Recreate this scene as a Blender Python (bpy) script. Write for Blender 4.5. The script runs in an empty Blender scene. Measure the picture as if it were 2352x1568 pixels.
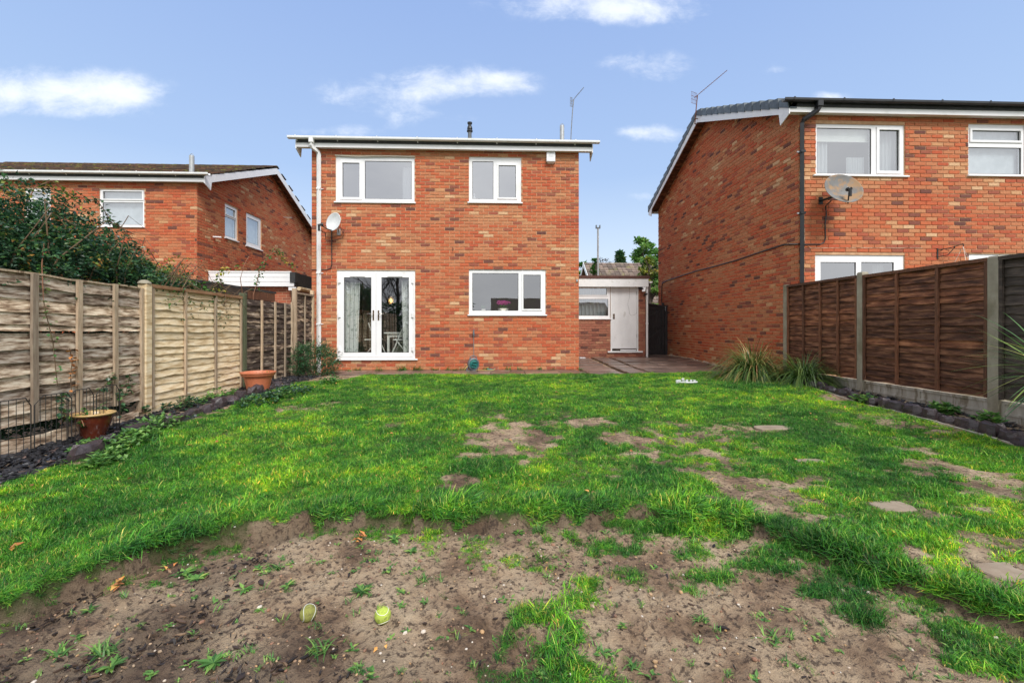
import bpy, math, random
import numpy as np
from mathutils import Vector, Matrix
random.seed(7); np.random.seed(7)
rnd = random.random
def U(a, b): return a + (b - a) * rnd()

# ------------------------------------------------------------------ camera, sky, sun, exposure
F, HOR = 1030.0, 750.0
YAW = math.atan(41 / F); s_, c_ = math.sin(YAW), math.cos(YAW)
sc = bpy.context.scene
COL = sc.collection
cam_d = bpy.data.cameras.new("camera"); cam = bpy.data.objects.new("camera", cam_d); COL.objects.link(cam)
cam.location = (0, 0, 1.0); cam.rotation_euler = (math.radians(90), 0, -YAW)
cam_d.sensor_width = 36; cam_d.lens = 36 * F / 2352; cam_d.shift_y = -(784 - HOR) / 2352
cam_d.clip_start = 0.05; cam_d.clip_end = 4000
sc.camera = cam
sc.view_settings.view_transform = 'Standard'; sc.view_settings.look = 'None'
sc.view_settings.gamma = 1; sc.view_settings.use_curve_mapping = False
sc.view_settings.exposure = 1.38
sc.cycles.max_bounces = 8; sc.cycles.transparent_max_bounces = 16
sc.cycles.use_adaptive_sampling = True
sc.cycles.sample_clamp_indirect = 6
sc.cycles.use_denoising = True

def tanx(x):
    u = (x - 1176) / F
    return (s_ + u * c_) / (c_ - u * s_)
def P(x, y, Y):                       # photo position on the plane at distance Y -> X, Z
    X = Y * tanx(x); d = X * s_ + Y * c_
    return X, 1 - (y - HOR) / F * d
def PX(x, y, X):                      # photo position on a plane of constant X -> Y, Z
    Y = X / tanx(x); d = X * s_ + Y * c_
    return Y, 1 - (y - HOR) / F * d
def GP(x, y, Z=0.0):                  # photo position on level ground at height Z -> X, Y
    d = (1 - Z) * F / (y - HOR); t = tanx(x)
    Y = d / (t * s_ + c_)
    return Y * t, Y

SUN_EL, SUN_AZ = 50, 158              # degrees; azimuth clockwise from +Y, behind the camera
sl = bpy.data.lights.new("sun", 'SUN'); so = bpy.data.objects.new("sun", sl); COL.objects.link(so)
sl.energy = 1.5; sl.angle = math.radians(22); sl.color = (1.0, 0.965, 0.92)
az, el = math.radians(SUN_AZ), math.radians(SUN_EL)
sd = Vector((math.sin(az) * math.cos(el), math.cos(az) * math.cos(el), math.sin(el)))
so.rotation_euler = (-sd).to_track_quat('-Z', 'Y').to_euler()
so.location = (0, -10, 30)

class NT:
    def __init__(s, tree): s.t = tree; s.n = tree.nodes; s.l = tree.links
    def new(s, typ, **kw):
        n = s.n.new(typ)
        for k, v in kw.items(): setattr(n, k, v)
        return n
    def put(s, sock, v):
        if v is None: return
        if isinstance(v, bpy.types.NodeSocket): s.l.new(v, sock)
        else: sock.default_value = v
    def math(s, op, a, b=None, c=None, clamp=False):
        n = s.new('ShaderNodeMath', operation=op, use_clamp=clamp)
        for i, v in enumerate((a, b, c)): s.put(n.inputs[i], v)
        return n.outputs[0]
    def vmath(s, op, a, b=None):
        n = s.new('ShaderNodeVectorMath', operation=op)
        s.put(n.inputs[0], a); s.put(n.inputs[1], b)
        return n.outputs[1] if op in ('LENGTH', 'DOT_PRODUCT') else n.outputs[0]
    def noise(s, vec, scale, detail=4, rough=.55, dist=0):
        n = s.new('ShaderNodeTexNoise'); s.put(n.inputs['Vector'], vec)
        n.inputs['Scale'].default_value = scale; n.inputs['Detail'].default_value = detail
        n.inputs['Roughness'].default_value = rough; n.inputs['Distortion'].default_value = dist
        return n.outputs[0]
    def ramp(s, fac, stops, interp='LINEAR'):
        n = s.new('ShaderNodeValToRGB'); n.color_ramp.interpolation = interp
        e = n.color_ramp.elements
        while len(e) < len(stops): e.new(0.5)
        for i, (p, c) in enumerate(stops):
            e[i].position = p; e[i].color = (c if len(c) == 4 else (*c, 1)) if hasattr(c, '__len__') else (c, c, c, 1)
        s.put(n.inputs[0], fac); return n.outputs[0]
    def mix(s, fac, a, b, blend='MIX'):
        n = s.new('ShaderNodeMix', data_type='RGBA', blend_type=blend)
        s.put(n.inputs[0], fac)
        for i, v in ((6, a), (7, b)):
            if isinstance(v, (tuple, list)) and len(v) == 3: v = (*v, 1)
            s.put(n.inputs[i], v)
        return n.outputs[2]
    def maprange(s, v, a, b, c=0, d=1, smooth=False):
        n = s.new('ShaderNodeMapRange'); n.interpolation_type = 'SMOOTHSTEP' if smooth else 'LINEAR'
        s.put(n.inputs[0], v)
        for i, q in enumerate((a, b, c, d)): n.inputs[i + 1].default_value = q
        return n.outputs[0]
    def map(s, vec, scale=(1, 1, 1), loc=(0, 0, 0)):
        n = s.new('ShaderNodeMapping'); s.put(n.inputs[0], vec)
        n.inputs['Location'].default_value = loc; n.inputs['Scale'].default_value = scale
        return n.outputs[0]

w = bpy.data.worlds.new("World"); sc.world = w; w.use_nodes = True
w.node_tree.nodes.clear(); T = NT(w.node_tree)
sky = T.new('ShaderNodeTexSky', sky_type='NISHITA'); sky.sun_disc = False
sky.sun_elevation = math.radians(SUN_EL); sky.sun_rotation = math.radians(SUN_AZ)
sky.air_density = 1.0; sky.dust_density = 1.2; sky.ozone_density = 1.6
tc = T.new('ShaderNodeTexCoord'); D = tc.outputs['Generated']
sp = T.new('ShaderNodeSeparateXYZ'); T.put(sp.inputs[0], D)
dx, dy, dz = sp.outputs
dyc = T.math('MAXIMUM', dy, 0.05)
cb = T.new('ShaderNodeCombineXYZ'); T.put(cb.inputs[0], T.math('DIVIDE', dx, dyc)); T.put(cb.inputs[1], T.math('DIVIDE', dz, dyc))
PV = cb.outputs[0]
warp = T.noise(T.map(PV, (1, 1, 1), (3.3, 1.7, 0)), 5.5, 5, .6)
puff = T.noise(T.map(PV, (1, 1.7, 1), (0.4, 2.9, 0)), 9.0, 10, .66, .25)
clouds = [(110, 205, 240, 50, 1.15), (270, 225, 85, 30, .8), (1060, 190, 165, 42, .85), (1150, 190, 75, 32, .5), (850, 215, 160, 40, .62), (1400, 2, 290, 55, .95), (1440, 25, 90, 28, .6),
          (1480, 150, 110, 40, .72), (1500, 305, 90, 24, .9), (1782, 158, 45, 20, .62), (790, 303, 120, 18, .62), (1905, 222, 50, 14, .9), (1470, 450, 50, 16, .7),
          (950, 270, 160, 25, .45), (150, 262, 190, 18, .5)]
tot = None
for (x, y, rx, ry, a) in clouds:
    t = tanx(x); k = t * s_ + c_
    cx, cz = t, (HOR - y) / F * k
    v = T.map(PV, (F / rx, F / ry, 1), (-cx * F / rx, -cz * F / ry, 0))
    L = T.vmath('LENGTH', v)
    g = T.math('MULTIPLY', T.maprange(L, 0.0, 1.6, 1, 0, True), a)
    tot = g if tot is None else T.math('ADD', tot, g)
raw = T.math('ADD', T.math('MULTIPLY', tot, 1.15), T.math('MULTIPLY', T.math('SUBTRACT', puff, 0.5), 2.5))
raw = T.math('ADD', raw, T.math('MULTIPLY', T.math('SUBTRACT', warp, 0.5), 1.0))
gate = T.maprange(tot, 0.02, 0.4, 0, 1, True)
cm = T.math('MULTIPLY', T.maprange(raw, 0.22, 1.70, 0, 1, True), gate)
elev = T.maprange(dz, 0.0, 0.62, 0, 1)
tintc = T.ramp(elev, [(0, (1.12, 1.05, 0.90)), (.35, (1.12, 1.02, .92)), (1, (1.36, 1.08, 1.0))])
skyc = T.mix(1.0, sky.outputs[0], tintc, 'MULTIPLY')
grade = T.ramp(elev, [(0, (5.9, 6.9, 8.1)), (.18, (5.0, 6.2, 8.0)), (.5, (3.5, 4.75, 7.6)), (1, (2.65, 3.85, 7.1))])
# ramp colours are clamped at 1 in the picker but not in the data; scale instead
grade = T.mix(1.0, T.ramp(elev, [(0, (.80, .88, .95)), (.12, (.74, .84, .94)), (.28, (.59, .73, .93)), (.5, (.41, .575, .87)), (1, (.30, .45, .80))]), (8.4, 8.4, 8.4), 'MULTIPLY')
base = T.mix(0.85, skyc, grade)
cloudc = T.mix(T.math('MULTIPLY', cm, .80), base, (8.3, 8.6, 9.1))
ov = T.noise(T.map(D, (1, 1, 2.2), (1, 5, 2)), 2.2, 6, .55)
over = T.mix(1.0, T.ramp(ov, [(.3, (.66, .68, .73)), (.7, (.97, .98, 1.0))]), (9.2, 9.2, 9.2), 'MULTIPLY')
south = T.maprange(dy, 0.42, 0.05, 0, 1, True)
fin = T.mix(south, cloudc, over)
bg = T.new('ShaderNodeBackground'); T.put(bg.inputs[0], fin); bg.inputs[1].default_value = 0.053
wo = T.new('ShaderNodeOutputWorld'); T.l.new(bg.outputs[0], wo.inputs[0])

# ------------------------------------------------------------------ materials
MATS = {}
def mat(name, stops, scale=8, stretch=(1, 1, 1), rough=.7, bump=.2, bscale=None, detail=5, tint=None, stops2=None, obj=False,
        spec=.5, coat=0, transl=0, blot=None, bdist=.004, ao=None, metal=0):
    m = bpy.data.materials.new(name); m.use_nodes = True; T = NT(m.node_tree); T.n.clear()
    geo = T.new('ShaderNodeNewGeometry'); pos = geo.outputs['Position']
    if obj: pos = T.new('ShaderNodeTexCoord').outputs['Object']
    v = T.map(pos, stretch)
    n = T.noise(v, scale, detail, .6)
    col = T.ramp(n, stops)
    if tint:      # per piece variation through the "tint" attribute
        at = T.new('ShaderNodeAttribute', attribute_name='tint'); fac = at.outputs['Fac']
        tc2 = T.ramp(fac, tint)
        col = T.mix(1.0, tc2, col, 'MULTIPLY')
    if blot:      # (scale, lo, hi, colour, strength)
        bn = T.noise(T.map(pos, stretch, (5, 3, 1)), blot[0], 5, .65)
        col = T.mix(T.math('MULTIPLY', T.maprange(bn, blot[1], blot[2], 0, 1, True), blot[4]), col, blot[3])
    b = T.new('ShaderNodeBsdfPrincipled')
    T.put(b.inputs['Base Color'], col); b.inputs['Roughness'].default_value = rough
    b.inputs['Specular IOR Level'].default_value = spec; b.inputs['Coat Weight'].default_value = coat; b.inputs['Metallic'].default_value = metal
    b.inputs['Coat Roughness'].default_value = .15
    if bump:
        bn = T.noise(v, bscale or scale * 2.5, 6, .65)
        bp = T.new('ShaderNodeBump'); bp.inputs['Strength'].default_value = bump; bp.inputs['Distance'].default_value = bdist
        T.put(bp.inputs['Height'], bn); T.l.new(bp.outputs[0], b.inputs['Normal'])
    o = T.new('ShaderNodeOutputMaterial')
    if transl:
        tr = T.new('ShaderNodeBsdfTranslucent'); T.put(tr.inputs[0], col)
        mx = T.new('ShaderNodeMixShader'); mx.inputs[0].default_value = transl
        T.l.new(b.outputs[0], mx.inputs[1]); T.l.new(tr.outputs[0], mx.inputs[2]); T.l.new(mx.outputs[0], o.inputs[0])
    else: T.l.new(b.outputs[0], o.inputs[0])
    MATS[name] = m; return m
def glass(name, refl, tintc=(.9, .95, .95), rough=0.0):
    m = bpy.data.materials.new(name); m.use_nodes = True; T = NT(m.node_tree); T.n.clear()
    tr = T.new('ShaderNodeBsdfTransparent'); tr.inputs[0].default_value = (*tintc, 1)
    gl = T.new('ShaderNodeBsdfGlossy'); gl.inputs['Roughness'].default_value = rough; gl.inputs[0].default_value = (.97, .98, 1, 1)
    geo = T.new('ShaderNodeNewGeometry'); bn = T.noise(geo.outputs['Position'], 1.3, 2)
    bp = T.new('ShaderNodeBump'); bp.inputs['Strength'].default_value = .05; bp.inputs['Distance'].default_value = .02
    T.put(bp.inputs['Height'], bn); T.l.new(bp.outputs[0], gl.inputs['Normal'])
    mx = T.new('ShaderNodeMixShader'); mx.inputs[0].default_value = refl
    T.l.new(tr.outputs[0], mx.inputs[1]); T.l.new(gl.outputs[0], mx.inputs[2])
    o = T.new('ShaderNodeOutputMaterial'); T.l.new(mx.outputs[0], o.inputs[0]); return m

m_brick = mat('brick', [(.25, .70), (.5, 1.0), (.8, 1.32)], 26, (1, 1, 2), .88, .5, 60,
              tint=[(0, (.14, .06, .05)), (.09, (.20, .075, .055)), (.15, (.28, .092, .06)), (.3, (.38, .108, .062)), (.45, (.46, .100, .048)), (.6, (.50, .138, .062)),
                    (.75, (.48, .18, .088)), (.88, (.49, .21, .105)), (.96, (.54, .28, .14)), (1, (.60, .38, .22))],
              blot=(1.1, .48, .75, (.30, .15, .09), .22), spec=.2)
m_brick2 = mat('brick_brown', [(.25, .72), (.5, 1.0), (.8, 1.3)], 26, (1, 1, 2), .88, .5, 60,
              tint=[(0, (.10, .045, .04)), (.12, (.15, .06, .05)), (.2, (.23, .085, .06)), (.5, (.31, .11, .075)), (.8, (.37, .155, .10)),
                    (1, (.47, .25, .15))], blot=(1.1, .45, .7, (.25, .15, .10), .3), spec=.2)
m_mortar = mat('mortar', [(.3, (.46, .26, .15)), (.7, (.66, .43, .26))], 9, rough=.95, bump=.4, bscale=80, blot=(1.0, .5, .7, (.30, .2, .14), .4), spec=.1)
m_mortar2 = mat('mortar_dark', [(.3, (.26, .14, .09)), (.7, (.38, .23, .15))], 9, rough=.95, bump=.4, bscale=80, spec=.1)
m_white = mat('white_upvc', [(.3, (.80, .81, .83)), (.7, (.87, .87, .88))], 3, rough=.32, bump=.0, blot=(2.2, .55, .75, (.60, .60, .57), .45))
m_gutter = mat('white_gutter', [(.3, (.74, .76, .77)), (.7, (.84, .85, .85))], 4, (1, 1, 1), .4, .05, blot=(7, .55, .75, (.42, .43, .33), .5))
m_black = mat('black_plastic', [(.3, (.010, .011, .013)), (.7, (.022, .024, .028))], 5, rough=.38, bump=.05)
m_gasket = mat('gasket', [(.3, (.02, .02, .02)), (.7, (.03, .03, .03))], 5, rough=.6, bump=0)
m_tile_old = mat('old_roof_tile', [(.3, (.045, .032, .025)), (.7, (.11, .078, .058))], 14, rough=.92, bump=.6, bscale=40,
                 tint=[(0, (.6, .6, .6)), (.5, (1, .95, .9)), (1, (1.7, 1.1, .8))], blot=(5, .55, .64, (.16, .17, .03), .85))
m_tile_grey = mat('grey_roof_tile', [(.3, (.07, .09, .105)), (.7, (.14, .165, .19))], 9, rough=.55, bump=.25, bscale=30, tint=[(0, (.75, .75, .75)), (1, (1.3, 1.3, 1.3))])
m_tile_far = mat('far_roof_tile', [(.3, (.13, .095, .085)), (.7, (.25, .20, .17))], 4, rough=.9, bump=.3, tint=[(0, (.6, .6, .6)), (1, (1.4, 1.35, 1.3))], blot=(1.5, .5, .65, (.3, .28, .12), .6))
m_lead = mat('felt', [(.3, (.02, .022, .025)), (.7, (.05, .05, .05))], 10, rough=.7, bump=.3)
m_feltb = mat('brown_felt', [(.3, (.07, .03, .025)), (.7, (.13, .06, .045))], 10, rough=.85, bump=.3)
m_galv = mat('galvanised', [(.3, (.36, .38, .39)), (.7, (.52, .54, .55))], 12, rough=.42, bump=.05, metal=.5)
m_dish = mat('dish_grey', [(.3, (.52, .54, .55)), (.7, (.66, .68, .68))], 4, rough=.4, bump=.03, blot=(6, .55, .8, (.35, .35, .33), .4))
m_dishold = mat('dish_rusty', [(.3, (.12, .12, .115)), (.7, (.20, .20, .20))], 5, rough=.8, bump=.1, blot=(4.5, .45, .6, (.32, .19, .09), .85))
m_rust = mat('rusty_iron', [(.3, (.10, .035, .02)), (.7, (.20, .075, .04))], 30, rough=.85, bump=.3)
m_alu = mat('aerial_metal', [(.3, (.12, .12, .12)), (.7, (.30, .30, .29))], 30, rough=.5, bump=0, metal=.4)
WT = [(0, (.55, .55, .57)), (.35, (.85, .83, .80)), (.7, (1.05, 1.0, .95)), (1, (1.25, 1.17, 1.05))]
m_wgrey = mat('weathered_wood', [(.32, (.10, .065, .045)), (.42, (.30, .215, .15)), (.52, (.62, .50, .385)), (.63, (.84, .75, .62))], 7, (1.5, .9, 5.5), .92, .8, 30,
              tint=WT, blot=(2.2, .54, .66, (.13, .09, .065), .75), spec=.2)
m_wgrain = m_wgrey
m_wpale = mat('pale_wood', [(.33, (.50, .36, .20)), (.5, (.76, .62, .41)), (.66, (.88, .78, .60))], 6, (1.5, .8, 4.5), .85, .4, 30, tint=[(0, (.86, .84, .8)), (1, (1.12, 1.1, 1.08))],
              blot=(2.6, .60, .70, (.20, .12, .06), .85), spec=.25)
m_wdamp = mat('damp_wood', [(.32, (.06, .04, .03)), (.48, (.24, .18, .13)), (.66, (.50, .42, .34))], 5, (1.2, .9, 5.5), .8, .6, 30, tint=WT, blot=(2.4, .42, .54, (.035, .022, .018), .9), spec=.4)
m_wbrown = mat('brown_stained_wood', [(.32, (.036, .016, .010)), (.5, (.135, .055, .030)), (.66, (.30, .145, .08))], 5, (1.3, .8, 5.5), .72, .6, 28, tint=[(0, (.6, .6, .6)), (.5, (1, 1, 1)), (1, (1.5, 1.35, 1.2))],
               blot=(6, .64, .72, (.34, .19, .11), .7), spec=.35)
m_wdark = mat('dark_grey_wood', [(.22, (.022, .017, .014)), (.5, (.06, .047, .038)), (.8, (.15, .12, .095))], 6, (1.3, .9, 5), .7, .6, 28, tint=[(0, (.7, .7, .7)), (1, (1.3, 1.3, 1.3))], spec=.4)
m_batten = mat('batten_wood', [(.25, (.34, .25, .175)), (.6, (.52, .42, .31)), (.85, (.66, .57, .45))], 8, (6, 6, .8), .9, .4, 22, tint=WT, blot=(1.6, .56, .66, (.13, .075, .045), .85), spec=.2)
m_battenb = mat('brown_batten', [(.25, (.08, .036, .02)), (.6, (.20, .085, .045)), (.85, (.32, .15, .085))], 8, (6, 6, .8), .75, .4, 22, tint=WT)
m_wgreen = mat('green_post_wood', [(.25, (.06, .07, .035)), (.6, (.11, .125, .07)), (.85, (.17, .18, .11))], 7, (6, 6, .9), .85, .4, 22)
m_conc = mat('concrete', [(.25, (.24, .215, .165)), (.6, (.36, .33, .26)), (.85, (.46, .43, .36))], 6, (1, 1, .7), .9, .5, 60, blot=(2.3, .5, .68, (.17, .15, .09), .6), spec=.2)
m_concp = mat('gravel_board_concrete', [(.25, (.26, .235, .185)), (.6, (.42, .39, .33)), (.85, (.60, .57, .50))], 5, (1, 2.6, .5), .85, .4, 60, blot=(3.4, .5, .62, (.14, .105, .06), .75), spec=.3)
m_gate = mat('black_gate_wood', [(.3, (.018, .016, .017)), (.7, (.045, .038, .038))], 6, (4, 4, .7), .6, .3)
m_slab = mat('wet_slab', [(.25, (.10, .068, .055)), (.55, (.175, .125, .105)), (.8, (.25, .19, .155))], 3.2, rough=.30, bump=.25, bscale=40, tint=[(0, (.7, .68, .66)), (1, (1.35, 1.3, 1.25))],
             blot=(1.8, .5, .62, (.09, .065, .05), .6), spec=.6)
m_slabd = mat('dry_slab', [(.3, (.20, .155, .11)), (.7, (.31, .25, .185))], 9, rough=.85, bump=.4, bscale=50, blot=(6, .5, .65, (.22, .16, .11), .6))
m_stone = mat('dark_stone', [(.3, (.018, .014, .017)), (.6, (.045, .034, .040)), (.85, (.11, .085, .085))], 10, rough=.42, bump=.8, bscale=26, tint=[(0, (.7, .7, .7)), (1, (1.5, 1.4, 1.35))], spec=.6, bdist=.01)
m_slate = mat('slate_chips', [(.3, (.012, .013, .016)), (.7, (.05, .051, .058))], 20, rough=.35, bump=.3, tint=[(0, (.5, .5, .5)), (.85, (1.1, 1.1, 1.15)), (.97, (2.0, 1.8, 1.7)), (1, (5, 3.2, 2.4))], spec=.6)
m_peb = mat('pebbles', [(.3, .85), (.7, 1.1)], 30, rough=.5, bump=.2, tint=[(0, (.16, .10, .07)), (.3, (.30, .15, .09)), (.5, (.36, .27, .18)), (.7, (.42, .24, .10)), (.85, (.50, .42, .34)), (1, (.66, .62, .56))])
m_chip = mat('bark_chips', [(.3, .8), (.7, 1.2)], 30, rough=.6, bump=.3, tint=[(0, (.012, .009, .008)), (.6, (.035, .022, .017)), (.85, (.10, .06, .038)), (1, (.26, .17, .10))])
m_leafD = mat('dark_leaf', [(.3, .75), (.7, 1.25)], 4, rough=.38, bump=0, tint=[(0, (.010, .038, .018)), (.35, (.03, .10, .045)), (.65, (.075, .19, .06)), (.84, (.18, .28, .06)), (.92, (.34, .36, .07)), (1, (.50, .26, .05))], transl=.34, spec=.6)
m_leafM = mat('mid_leaf', [(.3, .8), (.7, 1.25)], 3, rough=.45, bump=0, tint=[(0, (.02, .08, .018)), (.4, (.05, .17, .035)), (.8, (.12, .29, .05)), (1, (.30, .36, .05))], transl=.3)
m_leafF = mat('bright_leaf', [(.3, .7), (.7, 1.3)], 1.5, rough=.5, bump=0, tint=[(0, (.04, .12, .03)), (.4, (.11, .27, .06)), (.8, (.24, .42, .09)), (1, (.50, .50, .12))], transl=.4)  # brighter, yellower leaf green than the mid leaf
m_leafY = mat('yellowing_leaf', [(.3, .8), (.7, 1.25)], 3, rough=.45, bump=0, tint=[(0, (.05, .12, .02)), (.5, (.20, .27, .04)), (.8, (.50, .42, .05)), (1, (.55, .22, .04))], transl=.3)
m_autumn = mat('dead_leaf', [(.3, .8), (.7, 1.2)], 20, rough=.6, bump=.1, tint=[(0, (.16, .06, .03)), (.6, (.45, .17, .04)), (1, (.62, .36, .10))])
m_strap = mat('strap_leaf', [(.3, .8), (.7, 1.2)], 8, rough=.45, bump=0, tint=[(0, (.03, .075, .018)), (.4, (.09, .17, .035)), (.65, (.20, .27, .06)), (.80, (.42, .34, .12)), (1, (.42, .20, .09))], transl=.25)
m_cord = mat('sword_leaf', [(.3, .85), (.7, 1.2)], 8, rough=.4, bump=0, tint=[(0, (.04, .10, .04)), (.5, (.10, .22, .06)), (.8, (.26, .36, .09)), (1, (.50, .46, .15))], transl=.25)
m_stem = mat('stem', [(.3, (.09, .055, .035)), (.7, (.20, .13, .07))], 20, rough=.8, bump=.3)
m_stemr = mat('red_stem', [(.3, (.15, .06, .035)), (.7, (.26, .12, .06))], 20, rough=.7, bump=.1)
m_bark = mat('bark', [(.3, (.05, .035, .028)), (.7, (.13, .10, .08))], 9, (1, 1, .4), rough=.9, bump=.7)
m_terra = mat('terracotta_plastic', [(.3, (.45, .13, .06)), (.7, (.60, .20, .10))], 8, rough=.5, bump=.1, blot=(8, .55, .7, (.30, .10, .06), .5))
m_glaze = mat('brown_glaze', [(.3, (.055, .012, .007)), (.7, (.12, .026, .012))], 7, rough=.12, bump=.05, coat=.6)
m_glazey = mat('ochre_glaze', [(.3, (.42, .27, .10)), (.7, (.58, .40, .18))], 9, rough=.25, bump=.1, blot=(14, .55, .68, (.25, .13, .05), .6))
m_soil2 = mat('pot_soil', [(.3, (.03, .02, .014)), (.7, (.09, .06, .04))], 40, rough=.95, bump=.8)
m_ballY = mat('tennis_felt', [(.3, (.34, .45, .06)), (.7, (.48, .60, .10))], 60, rough=.98, bump=.8, bscale=600, blot=(70, .50, .66, (.13, .11, .05), .7))
m_ballD = mat('muddy_tennis_felt', [(.3, (.20, .21, .05)), (.7, (.30, .30, .08))], 60, rough=.98, bump=.8, bscale=600, blot=(45, .50, .66, (.09, .075, .03), .6))
m_cream = mat('cream', [(.3, (.68, .66, .58)), (.7, (.80, .78, .70))], 20, rough=.7, bump=.2)
m_teal = mat('teal_plastic', [(.3, (.008, .10, .095)), (.7, (.015, .17, .15))], 10, rough=.35, bump=.05)
m_greyp = mat('grey_plastic', [(.3, (.09, .105, .12)), (.7, (.14, .16, .18))], 10, rough=.45, bump=.05)
m_yhose = mat('yellow_hose', [(.3, (.50, .36, .10)), (.7, (.62, .48, .18))], 20, rough=.4, bump=0)
m_chrome = mat('chrome', [(.3, (.55, .53, .50)), (.7, (.70, .68, .66))], 20, rough=.15, bump=0, metal=1)
m_bronze = mat('handle_plate', [(.3, (.16, .10, .06)), (.7, (.26, .18, .12))], 20, rough=.25, bump=0, metal=.8)
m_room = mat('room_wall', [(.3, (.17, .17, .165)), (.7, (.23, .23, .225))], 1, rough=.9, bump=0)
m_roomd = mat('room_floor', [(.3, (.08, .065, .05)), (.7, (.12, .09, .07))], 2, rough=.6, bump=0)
m_curt = mat('patterned_curtain', [(.3, (.80, .82, .79)), (.7, (.88, .88, .86))], 6, rough=.9, bump=.1, blot=(13, .55, .60, (.30, .38, .32), .75), transl=.3)
m_net = mat('net_curtain', [(.3, (.66, .69, .71)), (.7, (.78, .80, .82))], 5, (6, 6, .4), rough=.9, bump=.1, transl=.35)
m_frost = mat('frosted_blind', [(.3, (.50, .53, .56)), (.7, (.64, .67, .70))], 7, rough=.8, bump=.2, blot=(3, .5, .7, (.42, .46, .48), .5))
m_furn = mat('white_furniture', [(.3, (.70, .70, .66)), (.7, (.78, .78, .74))], 5, rough=.5, bump=0)
m_pdoor = mat('peeling_white_door', [(.3, (.66, .67, .68)), (.7, (.80, .81, .82))], 3, (1, 1, .5), .7, .3, 12, blot=(5, .60, .74, (.42, .41, .38), .55))
m_pink = mat('pink_petal', [(.3, (.75, .05, .42)), (.7, (.90, .18, .62))], 20, rough=.6, bump=0, transl=.3)
m_red = mat('red_berry', [(.3, (.55, .03, .02)), (.7, (.7, .06, .03))], 20, rough=.3, bump=0)
m_wire = mat('black_wire', [(.3, (.012, .012, .012)), (.7, (.03, .03, .03))], 20, rough=.45, bump=0)
m_airb = mat('terracotta_vent', [(.3, (.36, .10, .045)), (.7, (.46, .15, .07))], 20, rough=.85, bump=.3)
m_vshade = mat('vent_shade_black', [(.3, (.01, .006, .005)), (.7, (.02, .012, .01))], 20, rough=.9, bump=0)
m_crack = mat('paint_crack', [(.3, (.22, .21, .20)), (.7, (.34, .33, .31))], 20, rough=.9, bump=0)
m_render = mat('grey_block', [(.3, (.32, .33, .36)), (.7, (.62, .62, .64))], 45, rough=.8, bump=.5)
g_up = glass('glass_sky', .52, (.8, .82, .84)); g_mid = glass('glass_half', .40); g_door = glass('glass_clear', .20, (.95, .98, .97)); g_low = glass('glass_kitchen', .30, (.95, .97, .98))
def emis(name, c, s):
    m = bpy.data.materials.new(name); m.use_nodes = True; T = NT(m.node_tree); T.n.clear()
    e = T.new('ShaderNodeEmission'); e.inputs[0].default_value = (*c, 1); e.inputs[1].default_value = s
    o = T.new('ShaderNodeOutputMaterial'); T.l.new(e.outputs[0], o.inputs[0]); return m
m_bulb = emis('lit_bulb', (1, .5, .14), 3.0)

# brick-patterned finish for the walls that face away from the garden
def brick_tex(name):
    m = bpy.data.materials.new(name); m.use_nodes = True; T = NT(m.node_tree); T.n.clear()
    g = T.new('ShaderNodeNewGeometry'); sp = T.new('ShaderNodeSeparateXYZ'); T.put(sp.inputs[0], g.outputs['Position'])
    cb = T.new('ShaderNodeCombineXYZ'); T.put(cb.inputs[0], T.math('ADD', sp.outputs[0], sp.outputs[1])); T.put(cb.inputs[1], sp.outputs[2])
    b = T.new('ShaderNodeTexBrick'); T.put(b.inputs['Vector'], cb.outputs[0]); b.inputs['Scale'].default_value = 1
    b.inputs['Brick Width'].default_value = .225; b.inputs['Row Height'].default_value = .075; b.inputs['Mortar Size'].default_value = .006
    b.inputs['Color1'].default_value = (.42, .11, .055, 1); b.inputs['Color2'].default_value = (.24, .08, .05, 1); b.inputs['Mortar'].default_value = (.45, .27, .16, 1)
    p = T.new('ShaderNodeBsdfPrincipled'); T.put(p.inputs['Base Color'], b.outputs[0]); p.inputs['Roughness'].default_value = .9
    o = T.new('ShaderNodeOutputMaterial'); T.l.new(p.outputs[0], o.inputs[0]); return m
m_btex = brick_tex('far_brickwork')

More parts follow.
